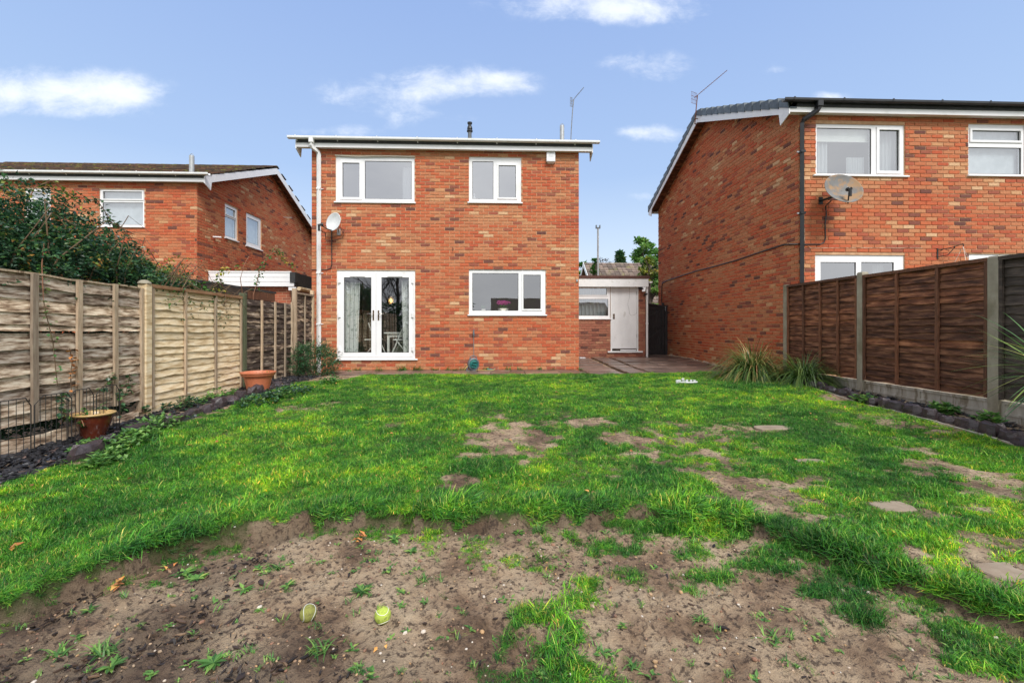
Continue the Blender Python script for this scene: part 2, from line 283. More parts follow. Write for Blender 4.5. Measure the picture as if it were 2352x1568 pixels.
# ------------------------------------------------------------------ geometry collector and objects
class G:
    def __init__(s, T=None): s.v = []; s.f = []; s.t = []; s.T = T; s.tint = .5
    def add(s, vs, fs, tint=None):
        b = len(s.v)
        s.v += [s.T(*p) for p in vs] if s.T else [tuple(p) for p in vs]
        s.f += [tuple(b + i for i in f) for f in fs]; s.t += [s.tint if tint is None else tint] * len(fs)
    def box(s, x0, x1, y0, y1, z0, z1, tint=None, ch=0):
        if ch:      # chamfered along all edges of the -Y ("front") face only
            vs = [(x0, y1, z0), (x1, y1, z0), (x1, y1, z1), (x0, y1, z1), (x0, y0 + ch, z0), (x1, y0 + ch, z0), (x1, y0 + ch, z1), (x0, y0 + ch, z1),
                  (x0 + ch, y0, z0 + ch), (x1 - ch, y0, z0 + ch), (x1 - ch, y0, z1 - ch), (x0 + ch, y0, z1 - ch)]
            fs = [(3, 2, 1, 0), (8, 9, 10, 11)]
            for a in range(4):
                b = (a + 1) % 4; fs += [(a, b, 4 + b, 4 + a), (4 + a, 4 + b, 8 + b, 8 + a)]
            s.add(vs, fs, tint); return
        s.add([(x0, y0, z0), (x1, y0, z0), (x1, y1, z0), (x0, y1, z0), (x0, y0, z1), (x1, y0, z1), (x1, y1, z1), (x0, y1, z1)],
              [(0, 3, 2, 1), (4, 5, 6, 7), (0, 1, 5, 4), (1, 2, 6, 5), (2, 3, 7, 6), (3, 0, 4, 7)], tint)
    def tube(s, pts, r, n=6, cap=True, tint=None):
        pts = [Vector(p) for p in pts]; N = len(pts); rr = r if isinstance(r, (list, tuple)) else [r] * N
        vs = []; up = Vector((0.13, 0.21, 1)).normalized()
        for i, p in enumerate(pts):
            d = (pts[min(i + 1, N - 1)] - pts[max(i - 1, 0)])
            d = d.normalized() if d.length > 1e-9 else Vector((0, 0, 1))
            a = d.cross(up)
            if a.length < .05: a = d.cross(Vector((1, 0, 0)))
            a.normalize(); b = d.cross(a)
            for k in range(n):
                q = 2 * math.pi * (k + (.5 if n == 4 else 0)) / n; vs.append(tuple(p + (a * math.cos(q) + b * math.sin(q)) * rr[i]))
        fs = [(i * n + k, i * n + (k + 1) % n, (i + 1) * n + (k + 1) % n, (i + 1) * n + k) for i in range(N - 1) for k in range(n)]
        if cap: fs += [tuple(range(n))[::-1], tuple(range((N - 1) * n, N * n))]
        s.add(vs, fs, tint)
    def lathe(s, prof, c, n=20, close=False, tint=None, M=None):
        vs = []
        for (r, z) in prof:
            for k in range(n):
                q = 2 * math.pi * k / n; p = Vector((r * math.cos(q), r * math.sin(q), z))
                if M: p = M @ p
                vs.append((c[0] + p.x, c[1] + p.y, c[2] + p.z))
        m = len(prof)
        fs = [(i * n + k, i * n + (k + 1) % n, (i + 1) * n + (k + 1) % n, (i + 1) * n + k) for i in range(m - 1) for k in range(n)]
        fs += [tuple(range(n))[::-1], tuple(range((m - 1) * n, m * n))] if close else []
        s.add(vs, fs, tint)
    def leaf(s, p, d, L, W, roll=0, tint=.5, fold=.25, curl=0):
        d = Vector(d).normalized(); up = Vector((0, 0, 1)); a = d.cross(up)
        if a.length < .05: a = Vector((1, 0, 0))
        a.normalize(); n = a.cross(d)
        a2 = a * math.cos(roll) + n * math.sin(roll); n2 = n * math.cos(roll) - a * math.sin(roll)
        p = Vector(p); m = p + d * L * .45; tip = p + d * L - n2 * curl * L
        s.add([tuple(p), tuple(m + a2 * W / 2 + n2 * W * fold), tuple(tip), tuple(m - a2 * W / 2 + n2 * W * fold), tuple(m)],
              [(0, 1, 4), (1, 2, 4), (2, 3, 4), (3, 0, 4)], tint)
    def blade(s, p, d, L, W, droop=.5, n=4, tint=.5):
        d = Vector(d).normalized(); h = Vector((d.x, d.y, 0));
        a = Vector((-d.y, d.x, 0)) if h.length > .02 else Vector((1, 0, 0))
        a.normalize(); p = Vector(p); vs = []
        cur = p.copy(); dr = d.copy()
        for i in range(n + 1):
            f = i / n; wd = W * (1 - f ** 1.6) * .5 + .0002
            if i == n: vs.append(tuple(cur))
            else: vs += [tuple(cur + a * wd), tuple(cur - a * wd)]
            cur = cur + dr * (L / n); dr = (dr + Vector((h.x * .3, h.y * .3, -droop)) * (1 / n) * (1 + f)).normalized()
        fs = [(2 * i, 2 * i + 1, 2 * i + 3, 2 * i + 2) for i in range(n - 1)] + [(2 * n - 2, 2 * n - 1, 2 * n)]
        s.add(vs, fs, tint)

WL = {}
def empty(name, loc, label, cat, group=None, kind=None):
    o = bpy.data.objects.new(name, None); COL.objects.link(o); o.location = loc; o.empty_display_size = .1
    WL[o.name] = Vector(loc); o['label'] = label; o['category'] = cat
    if group: o['group'] = group
    if kind: o['kind'] = kind
    return o
def build(name, g, m, parent=None, label=None, cat=None, group=None, kind=None, smooth=False, origin=None, mesh=None):
    org = Vector(origin) if origin is not None else (WL[parent.name] if parent else Vector((0, 0, 0)))
    if mesh is None:
        me = bpy.data.meshes.new(name)
        A = np.array(g.v, dtype=np.float64) - np.array(org)
        me.from_pydata(A.tolist(), [], g.f)
        at = me.attributes.new('tint', 'FLOAT', 'FACE'); at.data.foreach_set('value', np.array(g.t, dtype=np.float32))
        if smooth: me.polygons.foreach_set('use_smooth', [True] * len(me.polygons))
        me.materials.append(m)
    else: me = mesh
    o = bpy.data.objects.new(name, me); COL.objects.link(o)
    if parent: o.parent = parent; o.location = org - WL[parent.name]
    else: o.location = org
    WL[o.name] = org
    if label: o['label'] = label
    if cat: o['category'] = cat
    if group: o['group'] = group
    if kind: o['kind'] = kind
    return o

def gridfill(g, u0, u1, v0, v1, holes, w0, w1, tint=None):
    us = sorted({u0, u1, *[min(max(h[0], u0), u1) for h in holes], *[min(max(h[1], u0), u1) for h in holes]})
    for a, b in zip(us, us[1:]):
        if b - a < 1e-5: continue
        mid = (a + b) / 2; cuts = sorted([(max(h[2], v0), min(h[3], v1)) for h in holes if h[0] < mid < h[1]])
        z = v0
        for c0, c1 in cuts:
            if c0 > z + 1e-5: g.box(a, b, w0, w1, z, c0, tint)
            z = max(z, c1)
        if v1 > z + 1e-5: g.box(a, b, w0, w1, z, v1, tint)

BR = {}
def brick_wall(parent, Tf, u0, u1, v0, v1, holes, top=None, mb=m_brick, nind=300, eye=None, seed=1, normal_rot=0.0, shape_h=None, lowcut=None):
    """stretcher bond: local u along the wall, w outwards negative Y, v up.  top(u) limits the height."""
    R = random.Random(seed); full = []
    for k in range(int((v1 - v0) / .075)):
        z0 = v0 + k * .075 + .005; z1 = z0 + .065; off = (k % 2) * .1125
        iv = [(u0, u1)]
        if top:
            # keep the part of the course that lies under the slope
            us = [u for u in np.arange(u0, u1 + .001, .02) if top(u) > z1]
            if not us: continue
            iv = [(min(us), max(us))]
        for h in holes:
            if h[2] < z1 - .01 and h[3] > z0 + .01:
                nv = []
                for a, b in iv:
                    if h[0] >= b or h[1] <= a: nv.append((a, b)); continue
                    if h[0] > a: nv.append((a, h[0]))
                    if h[1] < b: nv.append((h[1], b))
                iv = nv
        for a, b in iv:
            j = math.floor((a - u0 - off) / .225)
            while True:
                s0 = u0 + off + j * .225; e0 = s0 + .215; j += 1
                if s0 > b: break
                s1, e1 = max(s0, a), min(e0, b)
                if e1 - s1 < .03: continue
                q = R.random()
                q = q * .55 + .28 if q > .40 else R.random()
                # bricks came in batches, so the mix drifts over the wall
                q = min(1, max(0, q + .07 * math.sin(s1 * 1.9 + z0 * 2.3) + .06 * math.sin(z0 * 5.1 + 1) + (.10 if math.sin(z0 * 1.3 + .8 + seed) > .75 and R.random() < .4 else 0)))
                full.append((s1, e1, z0 + R.uniform(-.0015, .0015), z1 + R.uniform(-.0015, .0015), -.008 - R.uniform(0, .004), q, e1 - s1 > .2))
    if eye is not None:
        def dist(b):
            p = Tf((b[0] + b[1]) / 2, 0, (b[2] + b[3]) / 2); return (p[0]) ** 2 + (p[1]) ** 2 + (p[2] - 1) ** 2
        vis = [b for b in full if b[6] and eye(b)]
        vis.sort(key=dist); ind = set(id(b) for b in vis[:nind])
    else: ind = set()
    g = G(Tf)
    for b in full:
        if id(b) in ind:
            key = (mb.name, int(b[5] * 14), round(normal_rot, 3))
            if key not in BR:
                gg = G((lambda u, w, v, c=math.cos(normal_rot), s=math.sin(normal_rot): (u * c - w * s, u * s + w * c, v)))
                gg.box(-.1075, .1075, -.010, .004, -.0325, .0325, (key[1] + .5) / 14, ch=.004)
                me = bpy.data.meshes.new('brick'); me.from_pydata(gg.v, [], gg.f)
                at = me.attributes.new('tint', 'FLOAT', 'FACE'); at.data.foreach_set('value', np.array(gg.t, dtype=np.float32)); me.materials.append(mb)
                BR[key] = me
            build('brick', None, None, parent, origin=Tf((b[0] + b[1]) / 2, -R.uniform(0, .003), (b[2] + b[3]) / 2), mesh=BR[key])
        else:
            x0, x1, z0, z1, y, q, _ = b; c = .004
            vs = [(x0, .004, z0), (x1, .004, z0), (x1, .004, z1), (x0, .004, z1), (x0 + c, y, z0 + c), (x1 - c, y, z0 + c), (x1 - c, y, z1 - c), (x0 + c, y, z1 - c)]
            g.add(vs, [(4, 5, 6, 7), (0, 1, 5, 4), (1, 2, 6, 5), (2, 3, 7, 6), (3, 0, 4, 7)], q)
    build('brickwork', g, mb, parent, kind='stuff')

def wave_sheet(g, u0, u1, v0, v1, w, amp=.02, per=.09, n=40, ph=0, taper=0.0):
    vs = []
    for i in range(n + 1):
        u = u0 + (u1 - u0) * i / n
        yy = w + amp * math.sin((u - u0) / per * 2 * math.pi + ph)
        vs += [(u, yy, v0), (u + taper * (i / n), yy, v1)]
    g.add(vs, [(2 * i, 2 * i + 2, 2 * i + 3, 2 * i + 1) for i in range(n)])

def window(parent, Tf, r, panes, sill=.02, gl=None, name='window', depth=.06, w=.02, sillw=.03, top=False, fr=m_white, room=True, rd=1.4):
    """r=(u0,u1,v0,v1); panes: list of (kind,u0,u1,v0,v1) with kind 'f' fixed or 's' sash."""
    u0, u1, v0, v1 = r
    g = G(Tf); gridfill(g, u0, u1, v0, v1, [p[1:5] for p in panes], w, w + depth)
    wi = build(name, g, fr, parent)
    for p in panes:
        k, a, b, c, d = p[:5]
        if k == 's':
            sw = p[5] if len(p) > 5 else .055; g = G(Tf)
            gridfill(g, a - sw, b + sw, c - sw, d + sw, [(a, b, c, d)], w - .018, w - .0015); build('sash', g, fr, wi)
        g = G(Tf); gridfill(g, a, b, c, d, [(a + .009, b - .009, c + .009, d - .009)], w + .012, w + .03); build('gasket', g, m_gasket, wi)
        g = G(Tf); g.box(a + .009, b - .009, w + .018, w + .024, c + .009, d - .009)
        g.f = g.f[2:3]; g.t = g.t[2:3]        # one sheet of glass
        build('pane', g, gl or g_mid, wi)
    if sill:
        g = G(Tf); g.box(u0 - sillw, u1 + sillw, -.045, w + .03, v0 - sill - .012, v0 - .001, ch=.006); build('sill', g, fr, wi)
    if room:
        g = G(Tf); e = .25; W0 = w + depth + .02; W1 = W0 + rd
        g.box(u0 - e, u1 + e, W1, W1 + .05, v0 - .3, v1 + e)
        g.box(u0 - e - .05, u0 - e, W0, W1, v0 - .3, v1 + e); g.box(u1 + e, u1 + e + .05, W0, W1, v0 - .3, v1 + e)
        g.box(u0 - e, u1 + e, W0, W1, v1 + e, v1 + e + .05); g.box(u0 - e, u1 + e, W0, W1, v0 - .35, v0 - .3)
        build('room', g, m_room, parent)
    return wi
# ------------------------------------------------------------------ houses
def prism(g, poly, x0, x1, tint=None):
    n = len(poly); g.add([(x0, y, z) for y, z in poly] + [(x1, y, z) for y, z in poly],
        [tuple(range(n)), tuple(range(n, 2 * n))[::-1]] + [(i, (i + 1) % n, n + (i + 1) % n, n + i) for i in range(n)], tint)
EA, RZ = 5.165, 6.70                     # underside of roof at the eaves, at the ridge
def slope_z(Y, Yf, Yb, dz, a=EA, r=RZ):
    Ym = (Yf + Yb) / 2; return dz + a + (r - a) * (1 - abs(Y - Ym) / (Ym - Yf))
sq = lambda v: math.copysign(abs(v) ** .42, v)
def gutter(parent, x0, x1, Yg, z, m, step, r=.055, tilt=0.0, name='gutter'):
    g = G(); n = 8; N = 2; vs = []
    for i, x in enumerate((x0, x1)):
        zz = z + (tilt if i else 0)
        for k in range(n + 1):
            q = math.pi * k / n; vs.append((x, Yg - r * sq(math.cos(q)), zz - r * sq(math.sin(q))))
        for k in range(n, -1, -1):
            q = math.pi * k / n; vs.append((x, Yg - (r - .004) * sq(math.cos(q)), zz - (r - .004) * sq(math.sin(q))))
    L = 2 * (n + 1)
    g.add(vs, [(k, (k + 1) % L, L + (k + 1) % L, L + k) for k in range(L)] + [tuple(range(L)), tuple(range(L, 2 * L))])
    gu = build(name, g, m, parent)
    x = x0 + .18
    while x < x1:
        b = G(); zz = z + tilt * (x - x0) / (x1 - x0); rr = r + .006; vs = []
        for xx in (x - .014, x + .014):
            for k in range(n + 1):
                q = math.pi * k / n; vs.append((xx, Yg - rr * sq(math.cos(q)), zz - rr * sq(math.sin(q)) + .004))
        b.add(vs, [(k, k + 1, n + 2 + k, n + 1 + k) for k in range(n)])
        b.box(x - .014, x + .014, Yg - rr - .002, Yg - rr + .008, zz + .002, zz + .012)
        b.add([(x - .012, Yg + .02, zz - .055), (x + .012, Yg + .02, zz - .055), (x + .012, Yg + .07, zz - .10), (x - .012, Yg + .07, zz - .10)], [(0, 1, 2, 3)])
        build('gutter_bracket', b, m, gu); x += step
    return gu

def house(name, label, cat, x0, x1, Yf, depth, dz, fh, gable, gh, tile_m, seed, zb=-.3, nf=300, ng=0, verge_tiles=False, sidefill=True, mb=m_brick, eyef=None, eyeg=None, gm=m_gutter, gstep=.9):
    Yb = Yf + depth; Ym = (Yf + Yb) / 2
    H = empty(name, ((x0 + x1) / 2, Yf, 0), label, cat)
    v0, v1 = zb, dz + 5.14
    Tf = lambda u, w, v: (u, Yf + w, v)
    g = G(Tf); gridfill(g, x0, x1, v0, v1, fh, 0, .1)
    # gable walls
    for side in (0, 1):
        X0 = x0 if side == 0 else x1
        hol = gh if ((gable == 'L' and side == 0) or (gable == 'R' and side == 1)) else []
        Tg = (lambda u, w, v: (x0 + w, u, v)) if side == 0 else (lambda u, w, v: (x1 - w, u, v))
        g.T = Tg; gridfill(g, Yf + .1, Yb, v0, dz + EA, hol, 0, .1)
        g.T = Tf; g.T = None
        a, b = (x0, x0 + .1) if side == 0 else (x1 - .1, x1)
        prism(g, [(Yf + .1, dz + EA), (Yb, dz + EA), (Ym, dz + RZ - .01)], a, b)
    build('wall', g, m_mortar if mb is m_brick else m_mortar2, H)
    g = G(); g.box(x0 + .1, x1 - .1, Yb - .1, Yb, v0, v1); build('rear_wall', g, m_btex, H)
    brick_wall(H, Tf, x0, x1, v0, v1 + .001, fh, mb=mb, nind=nf, eye=eyef, seed=seed)
    if gable:
        Tg = (lambda u, w, v: (x0 + w, u, v)) if gable == 'L' else (lambda u, w, v: (x1 - w, u, v))
        brick_wall(H, Tg, Yf, Yb, v0, dz + RZ, gh, top=lambda u: slope_z(u, Yf, Yb, dz), mb=mb, nind=ng, eye=eyeg, seed=seed + 5,
                   normal_rot=(-math.pi / 2 if gable == 'L' else math.pi / 2))
    # roof slabs
    e, o = .16, .28; sl = (RZ - EA) / (Ym - Yf); ez = dz + EA - sl * e
    g = G(); th = .07
    prism(g, [(Yf - e, ez + .05), (Ym, dz + RZ), (Yb + e, ez + .05), (Yb + e, ez + .05 + th), (Ym, dz + RZ + th), (Yf - e, ez + .05 + th)], x0 - o, x1 + o)
    roof = build('roof', g, m_lead, H)
    # tiles, front slope and back slope, laid in courses
    g = G(); R = random.Random(seed + 9); Lc = .29; n = int(math.hypot(Ym - Yf + e, (Ym - Yf + e) * sl) / Lc) + 1
    ca, sa = math.cos(math.atan(sl)), math.sin(math.atan(sl))
    for sgn in (1, -1):
        for i in range(n):
            x = x0 - o - .02; xo = (i % 2) * .13
            while x < x1 + o:
                w_ = .262; a0 = x - xo; a1 = min(a0 + w_ - .008, x1 + o + .03); a0 = max(a0, x0 - o - .03)
                s0 = i * Lc - .03 + R.uniform(-.008, .008); s1 = min(s0 + Lc + .06, (Ym - Yf + e) / ca); x += w_
                if a1 - a0 < .03 or s1 - s0 < .05: continue
                lift = .034 + R.uniform(0, .010); vs = []
                for (s, hh) in ((s0, lift), (s1, .008)):
                    yy = (Yf - e + s * ca) if sgn == 1 else (Yb + e - s * ca)
                    zz = ez + .05 + th + s * sa
                    for a in (a0, a1):
                        vs += [(a, yy - sgn * sa * hh * 0, zz + hh - .02), (a, yy, zz + hh)]
                g.add(vs, [(1, 3, 7, 5), (0, 2, 3, 1), (0, 1, 5, 4), (2, 6, 7, 3)], R.random())
    build('roof_tile', g, tile_m, roof, kind='stuff')
    g = G(); x = x0 - o - .02; R2 = random.Random(seed)
    while x < x1 + o:          # ridge tiles
        vs = []; n = 6; L = .44
        for xx, rr in ((x, .125), (min(x + L, x1 + o + .03), .115)):
            for k in range(n + 1):
                q = math.pi * k / n; vs.append((xx, Ym - rr * math.cos(q), dz + RZ + th + .0 + rr * .62 * math.sin(q)))
        g.add(vs, [(k, k + 1, n + 2 + k, n + 1 + k) for k in range(n)] + [tuple(range(n + 1))], R2.random()); x += .42
    build('ridge_tiles', g, tile_m, roof, kind='stuff')
    # fascia, soffit, bargeboards
    for nm, yy in (('fascia', Yf - e + .012), ('rear_fascia', Yb + e - .03)):
        g = G(); g.box(x0 - o, x1 + o, yy, yy + .018, dz + 5.055, ez + .05 + .075); build(nm, g, m_white, H)
    g = G(); g.box(x0 - o + .02, x1 + o - .02, Yf - e + .032, Yf - .002, dz + 5.07, dz + 5.08); build('soffit', g, m_white, H)
    for side in (-1, 1):
        X = x0 - o if side < 0 else x1 + o; a, b = (X - .018, X) if side < 0 else (X, X + .018)
        for front in (1, 0):
            y0 = Yf - e if front else Yb + e; k = 1 if front else -1
            g = G(); h = .20
            prism(g, [(y0, ez + .04 + th), (Ym, dz + RZ + th - .01), (Ym, dz + RZ + th - .01 - h), (y0 + k * .30, ez + .04 + th - h + .30 * sl), (y0 + k * .26, ez + .04 + th - h - .10 ), (y0, ez + .04 + th - h + .01)], a, b)
            build('bargeboard', g, m_white, H)
            g = G(); w0, w1 = (X, x0 - .003) if side < 0 else (x1 + .003, X)
            prism(g, [(y0 + k * .02, ez + .03), (Ym, dz + RZ - .02), (Ym, dz + RZ - .03), (y0 + k * .02, ez + .02)], w0, w1); build('verge_soffit', g, m_wbrown if gable else m_white, H)
            if verge_tiles:
                L = math.hypot(Ym - y0, (Ym - y0) * sl); nn = 13
                for i in range(nn):
                    s0 = L * i / nn; s1 = L * (i + 1) / nn - .008; gg = G(); yv = lambda s, h_: (y0 + k * s * ca, ez + .05 + th + s * sa + h_)
                    Xo, Xi = (X - .040, X + .13) if side < 0 else (X + .040, X - .13)
                    hh = .085
                    q = [yv(s0, -.10), yv(s0, hh + .02), yv(s1 - .012, hh - .035), yv(s1 - .012, -.075)]
                    gg.add([(Xo, *q[0]), (Xo, *q[1]), (Xo, *q[2]), (Xo, *q[3]), (Xi, *q[0]), (Xi, *q[1]), (Xi, *q[2]), (Xi, *q[3])],
                           [(0, 1, 2, 3), (1, 5, 6, 2), (0, 4, 5, 1), (3, 2, 6, 7), (0, 3, 7, 4)], R.random())
                    build('verge_cap', gg, tile_m, roof)
    # gutter
    gutter(H, x0 - o - .16, x1 + o + .16, Yf - e - .05, dz + EA + .10, gm, gstep)
    return H, Tf

def rect(x0, x1, y0, y1, Y):
    a, zt = P(x0, y0, Y); b, zt2 = P(x1, y0, Y); _, zb = P(x0, y1, Y); _, zb2 = P(x1, y1, Y)
    return (a, b, (zb + zb2) / 2, (zt + zt2) / 2)
def z2(x0, x1, y0, y1, ox=660.4, oy=258.4, k=.3176, Y=10.45):
    return rect(ox + x0 * k, ox + x1 * k, oy + y0 * k, oy + y1 * k, Y)

# --- the house in the middle
YM = 10.45; XL = P(716, 600, YM)[0]; XR = P(1329.5, 600, YM)[0]
rUL = z2(348, 919, 320, 648); rUR = z2(1312, 1691, 323, 650); rK = z2(1312, 1867, 1133, 1460)
D3 = lambda *a: z2(*a, oy=516.8)
rD = D3(356, 923, 327, 966)
main, TfM = house('brick_house', 'two storey red brick house in the middle with white french doors and white gutter', 'house', XL, XR, YM, 7.4, 0,
     [(*rUL,), (*rUR,), (*rK,), (*rD,)], None, [], m_tile_old, 3, nf=300, eyef=lambda b: b[2] > .05)
wi = window(main, TfM, rUL, [('s', *z2(396, 520, 363, 612)), ('f', *z2(557, 897, 350, 625))], gl=g_up)
g = G(TfM); a, b, c, d = rUL
pts = [(a - .01, -.012, d + .012), (a + .25, -.014, d + .004), (a + .5, -.016, d - .006), (a + .8, -.014, d + .004), (a + 1.2, -.012, d + .012), (b, -.012, d + .010)]
g.tube(pts, .012, 5); build('sealant_strip', g, m_cream, wi)
wi = window(main, TfM, rUR, [('f', *z2(1336, 1489, 352, 625)), ('s', *z2(1527, 1652, 382, 614), .035)], gl=g_up)
wi = window(main, TfM, rK, [('f', *z2(1336, 1670, 1160, 1433)), ('s', *z2(1706, 1831, 1173, 1420), .035)], gl=g_low, rd=2.4)
# french doors
pL = D3(407, 605, 378, 922); pR = D3(678, 877, 378, 922); mid = D3(639, 641, 0, 1)[0]
g = G(TfM); u0, u1, v0, v1 = rD; jl, jr, jt, jb = D3(372, 0, 0, 0)[0], D3(908, 0, 0, 0)[0], D3(0, 0, 345, 0)[3], D3(0, 0, 0, 955)[2]
gridfill(g, u0, u1, v0, v1, [(jl, jr, jb, jt)], .02, .08); fd = build('french_door_frame', g, m_white, main)
for (pp, a, b, hs) in ((pL, jl + .004, mid - .003, 1), (pR, mid + .003, jr - .004, -1)):
    g = G(TfM); gridfill(g, a, b, jb + .004, jt - .004, [pp], .012, .068); dr = build('french_door', g, m_white, main)
    g = G(TfM); gridfill(g, *pp, [(pp[0] + .010, pp[1] - .010, pp[2] + .010, pp[3] - .010)], .024, .04); build('gasket', g, m_gasket, dr)
    g = G(TfM); g.box(pp[0] + .01, pp[1] - .01, .030, .036, pp[2] + .01, pp[3] - .01); g.f = g.f[2:3]; g.t = g.t[2:3]; build('pane', g, g_door, dr)
    hx = (mid - .058) if hs == 1 else (mid + .058); zt_, zb_ = D3(0, 0, 615, 688)[3], D3(0, 0, 615, 688)[2]
    g = G(TfM); g.box(hx - .016, hx + .016, .002, .0105, zb_, zt_); build('handle_plate', g, m_bronze, dr)
    g = G(TfM); zh = D3(0, 0, 641, 642)[3]; g.tube([(hx, .002, zh), (hx, -.035, zh), (hx - hs * .04, -.042, zh), (hx - hs * .135, -.040, zh)], .010, 8); build('door_handle', g, m_chrome, dr, smooth=True)
    g = G(TfM); xm = (pp[0] + pp[1]) / 2; zt = D3(0, 0, 360, 370)
    g.box(xm - .17, xm + .17, -.004, .0105, zt[2], zt[3] + .01, ch=.003); build('trickle_vent', g, m_white, dr)
    for zz in (400, 650, 895):
        hz = D3(0, 0, zz, zz)[2]; hx2 = a + .012 if hs == 1 else b - .012
        g = G(TfM); g.box(hx2 - .022, hx2 + .022, -.012, .011, hz - .055, hz + .055, ch=.005); g.tube([(hx2 - hs * .02, -.016, hz - .055), (hx2 - hs * .02, -.016, hz + .055)], .010, 8); build('hinge', g, m_white, dr)
g = G(TfM); g.box(u0 - .01, u1 + .06, -.05, .07, v0 - .035, v0 - .001, ch=.006); build('door_sill', g, m_white, fd)
# dining room behind the doors
g = G(TfM); zf = v0 - .02
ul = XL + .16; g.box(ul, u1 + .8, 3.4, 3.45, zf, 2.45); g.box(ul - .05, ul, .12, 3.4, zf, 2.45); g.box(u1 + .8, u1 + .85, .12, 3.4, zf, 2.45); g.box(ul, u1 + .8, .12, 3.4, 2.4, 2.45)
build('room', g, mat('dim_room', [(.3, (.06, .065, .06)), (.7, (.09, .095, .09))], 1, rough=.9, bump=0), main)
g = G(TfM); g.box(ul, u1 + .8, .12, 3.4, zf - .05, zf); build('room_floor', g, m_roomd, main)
cu = empty('curtain', (pL[0] + .1, YM + .16, zf), 'pale patterned curtain hanging inside the left french door', 'curtain')
g = G(TfM); wave_sheet(g, pL[0] - .06, pL[0] + .27, pL[2] - .05, pL[3] - .10, .19, .028, .085, 60, 0, .05); build('drape', g, m_curt, cu, smooth=True)
cu = empty('curtain', (pR[1] - .1, YM + .16, zf), 'pale patterned curtain hanging inside the right french door', 'curtain')
g = G(TfM); wave_sheet(g, pR[1] + .04, pR[1] - .17, pR[2] - .05, pR[3] - .06, .19, .028, .075, 50, 1, -.05); build('drape', g, m_curt, cu, smooth=True)
# table, chairs and lamp
tx0, tx1 = P(905, 760, 11.4)[0] - .12, P(905, 760, 11.4)[0] + 1.0; ty = 11.25; tz = .86
xA = P(892, 760, ty)[0]
tb = empty('dining_table', (xA + .35, ty, zf), 'white dining table seen through the right french door', 'table')
g = G(); g.box(xA - .10, xA + .80, ty - .05, ty + .65, tz - .03, tz); build('table_top', g, m_furn, tb)
g = G(); g.box(xA - .03, xA + .75, ty, ty + .02, tz - .12, tz - .031); build('apron', g, m_furn, tb)
for lx in (xA - .03, xA + .70):
    for ly in (ty, ty + .55):
        g = G(); g.box(lx, lx + .055, ly - .003, ly + .05, zf, tz - .032); build('leg', g, m_furn, tb)
def folding_chair(x, y, sgn, label):
    c = empty('folding_chair', (x, y, zf), label, 'chair', 'white folding chairs at the dining table')
    for dy in (0, .38):
        g = G(); g.tube([(x - sgn * .26, y + dy, zf), (x + sgn * .10, y + dy, zf + .85)], .017, 4); build('leg', g, m_furn, c)
        g = G(); g.tube([(x + sgn * .22, y + dy + .02, zf), (x - sgn * .14, y + dy + .02, zf + .46)], .017, 4); build('leg', g, m_furn, c)
    g = G(); g.box(x - .19, x + .17, y, y + .40, zf + .43, zf + .455); build('seat', g, m_furn, c)
    g = G()
    for k in range(3): g.box(x + sgn * (.06 + .018 * k) - .008, x + sgn * (.06 + .018 * k) + .008, y + .02, y + .38, zf + .66 + k * .08, zf + .70 + k * .08)
    build('backrest', g, m_furn, c)
folding_chair(P(922, 760, 11.0)[0], 10.95, 1, 'white folding chair at the right end of the dining table')
folding_chair(P(849, 760, 11.0)[0] + .05, 11.05, -1, 'white folding chair at the left end of the dining table')
lx, lz = P(898, 690, 12.3)
lp = empty('pendant_lamp', (lx, 12.3, 2.4), 'lit glass pendant lamp glowing inside the right french door', 'lamp')
g = G(); g.tube([(lx, 12.3, 2.4), (lx, 12.3, lz + .16)], .006, 5); build('flex', g, m_wire, lp)
g = G(); g.lathe([(.02, .16), (.07, .12), (.085, .0), (.07, -.09)], (lx, 12.3, lz), 12); build('lamp_shade', g, g_mid, lp)
g = G(); g.lathe([(.001, .05), (.03, .03), (.038, 0), (.03, -.03), (.001, -.05)], (lx, 12.3, lz), 10); build('bulb', g, m_bulb, lp)
# things on the kitchen window sill
kz = rK[2] + .045
def pot_plant(x, label, pr, ph, petals, seed):
    R = random.Random(seed); y = YM + .14
    p = empty('potted_plant', (x, y, kz), label, 'potted plant')
    g = G(); g.lathe([(pr * .8, 0), (pr, ph), (pr * .9, ph), (pr * .85, ph * .9)], (x, y, kz), 14, True); build('pot', g, m_cream, p)
    g = G()
    for i in range(60 if petals else 16):
        q = R.uniform(0, 6.28); g.leaf((x, y, kz + ph), (math.cos(q) * .8, math.sin(q) * .35, R.uniform(.3, 1)), R.uniform(.05, .13), .045, R.uniform(-1, 1), R.random() * .7)
    build('foliage', g, m_leafM, p, kind='stuff')
    if petals:
        g = G()
        for i in range(150):
            q = R.uniform(0, 6.28); rr = R.uniform(0, .15); g.leaf((x + math.cos(q) * rr, y + math.sin(q) * rr * .3, kz + ph + R.uniform(.08, .16)), (math.cos(q), -.3, R.uniform(.2, 1)), .045, .035, R.uniform(-1, 1))
        build('flowers', g, m_pink, p, kind='stuff')
pot_plant(z2(1415, 0, 0, 0)[0], 'small succulent in a white pot at the left of the kitchen window', .055, .085, False, 1)
pot_plant(z2(1560, 0, 0, 0)[0], 'pink flowering cyclamen in a cream pot in the kitchen window', .13, .10, True, 2)
x = z2(1742, 0, 0, 0)[0]; o = empty('gravy_boat', (x, YM + .16, kz), 'white china gravy boat on the sill behind the kitchen window sash', 'gravy boat')
g = G(); g.lathe([(.03, 0), (.06, .02), (.085, .06), (.09, .07)], (x, YM + .16, kz - .01), 14, True, M=Matrix.Diagonal((1.0, .6, 1))); build('bowl', g, m_furn, o)
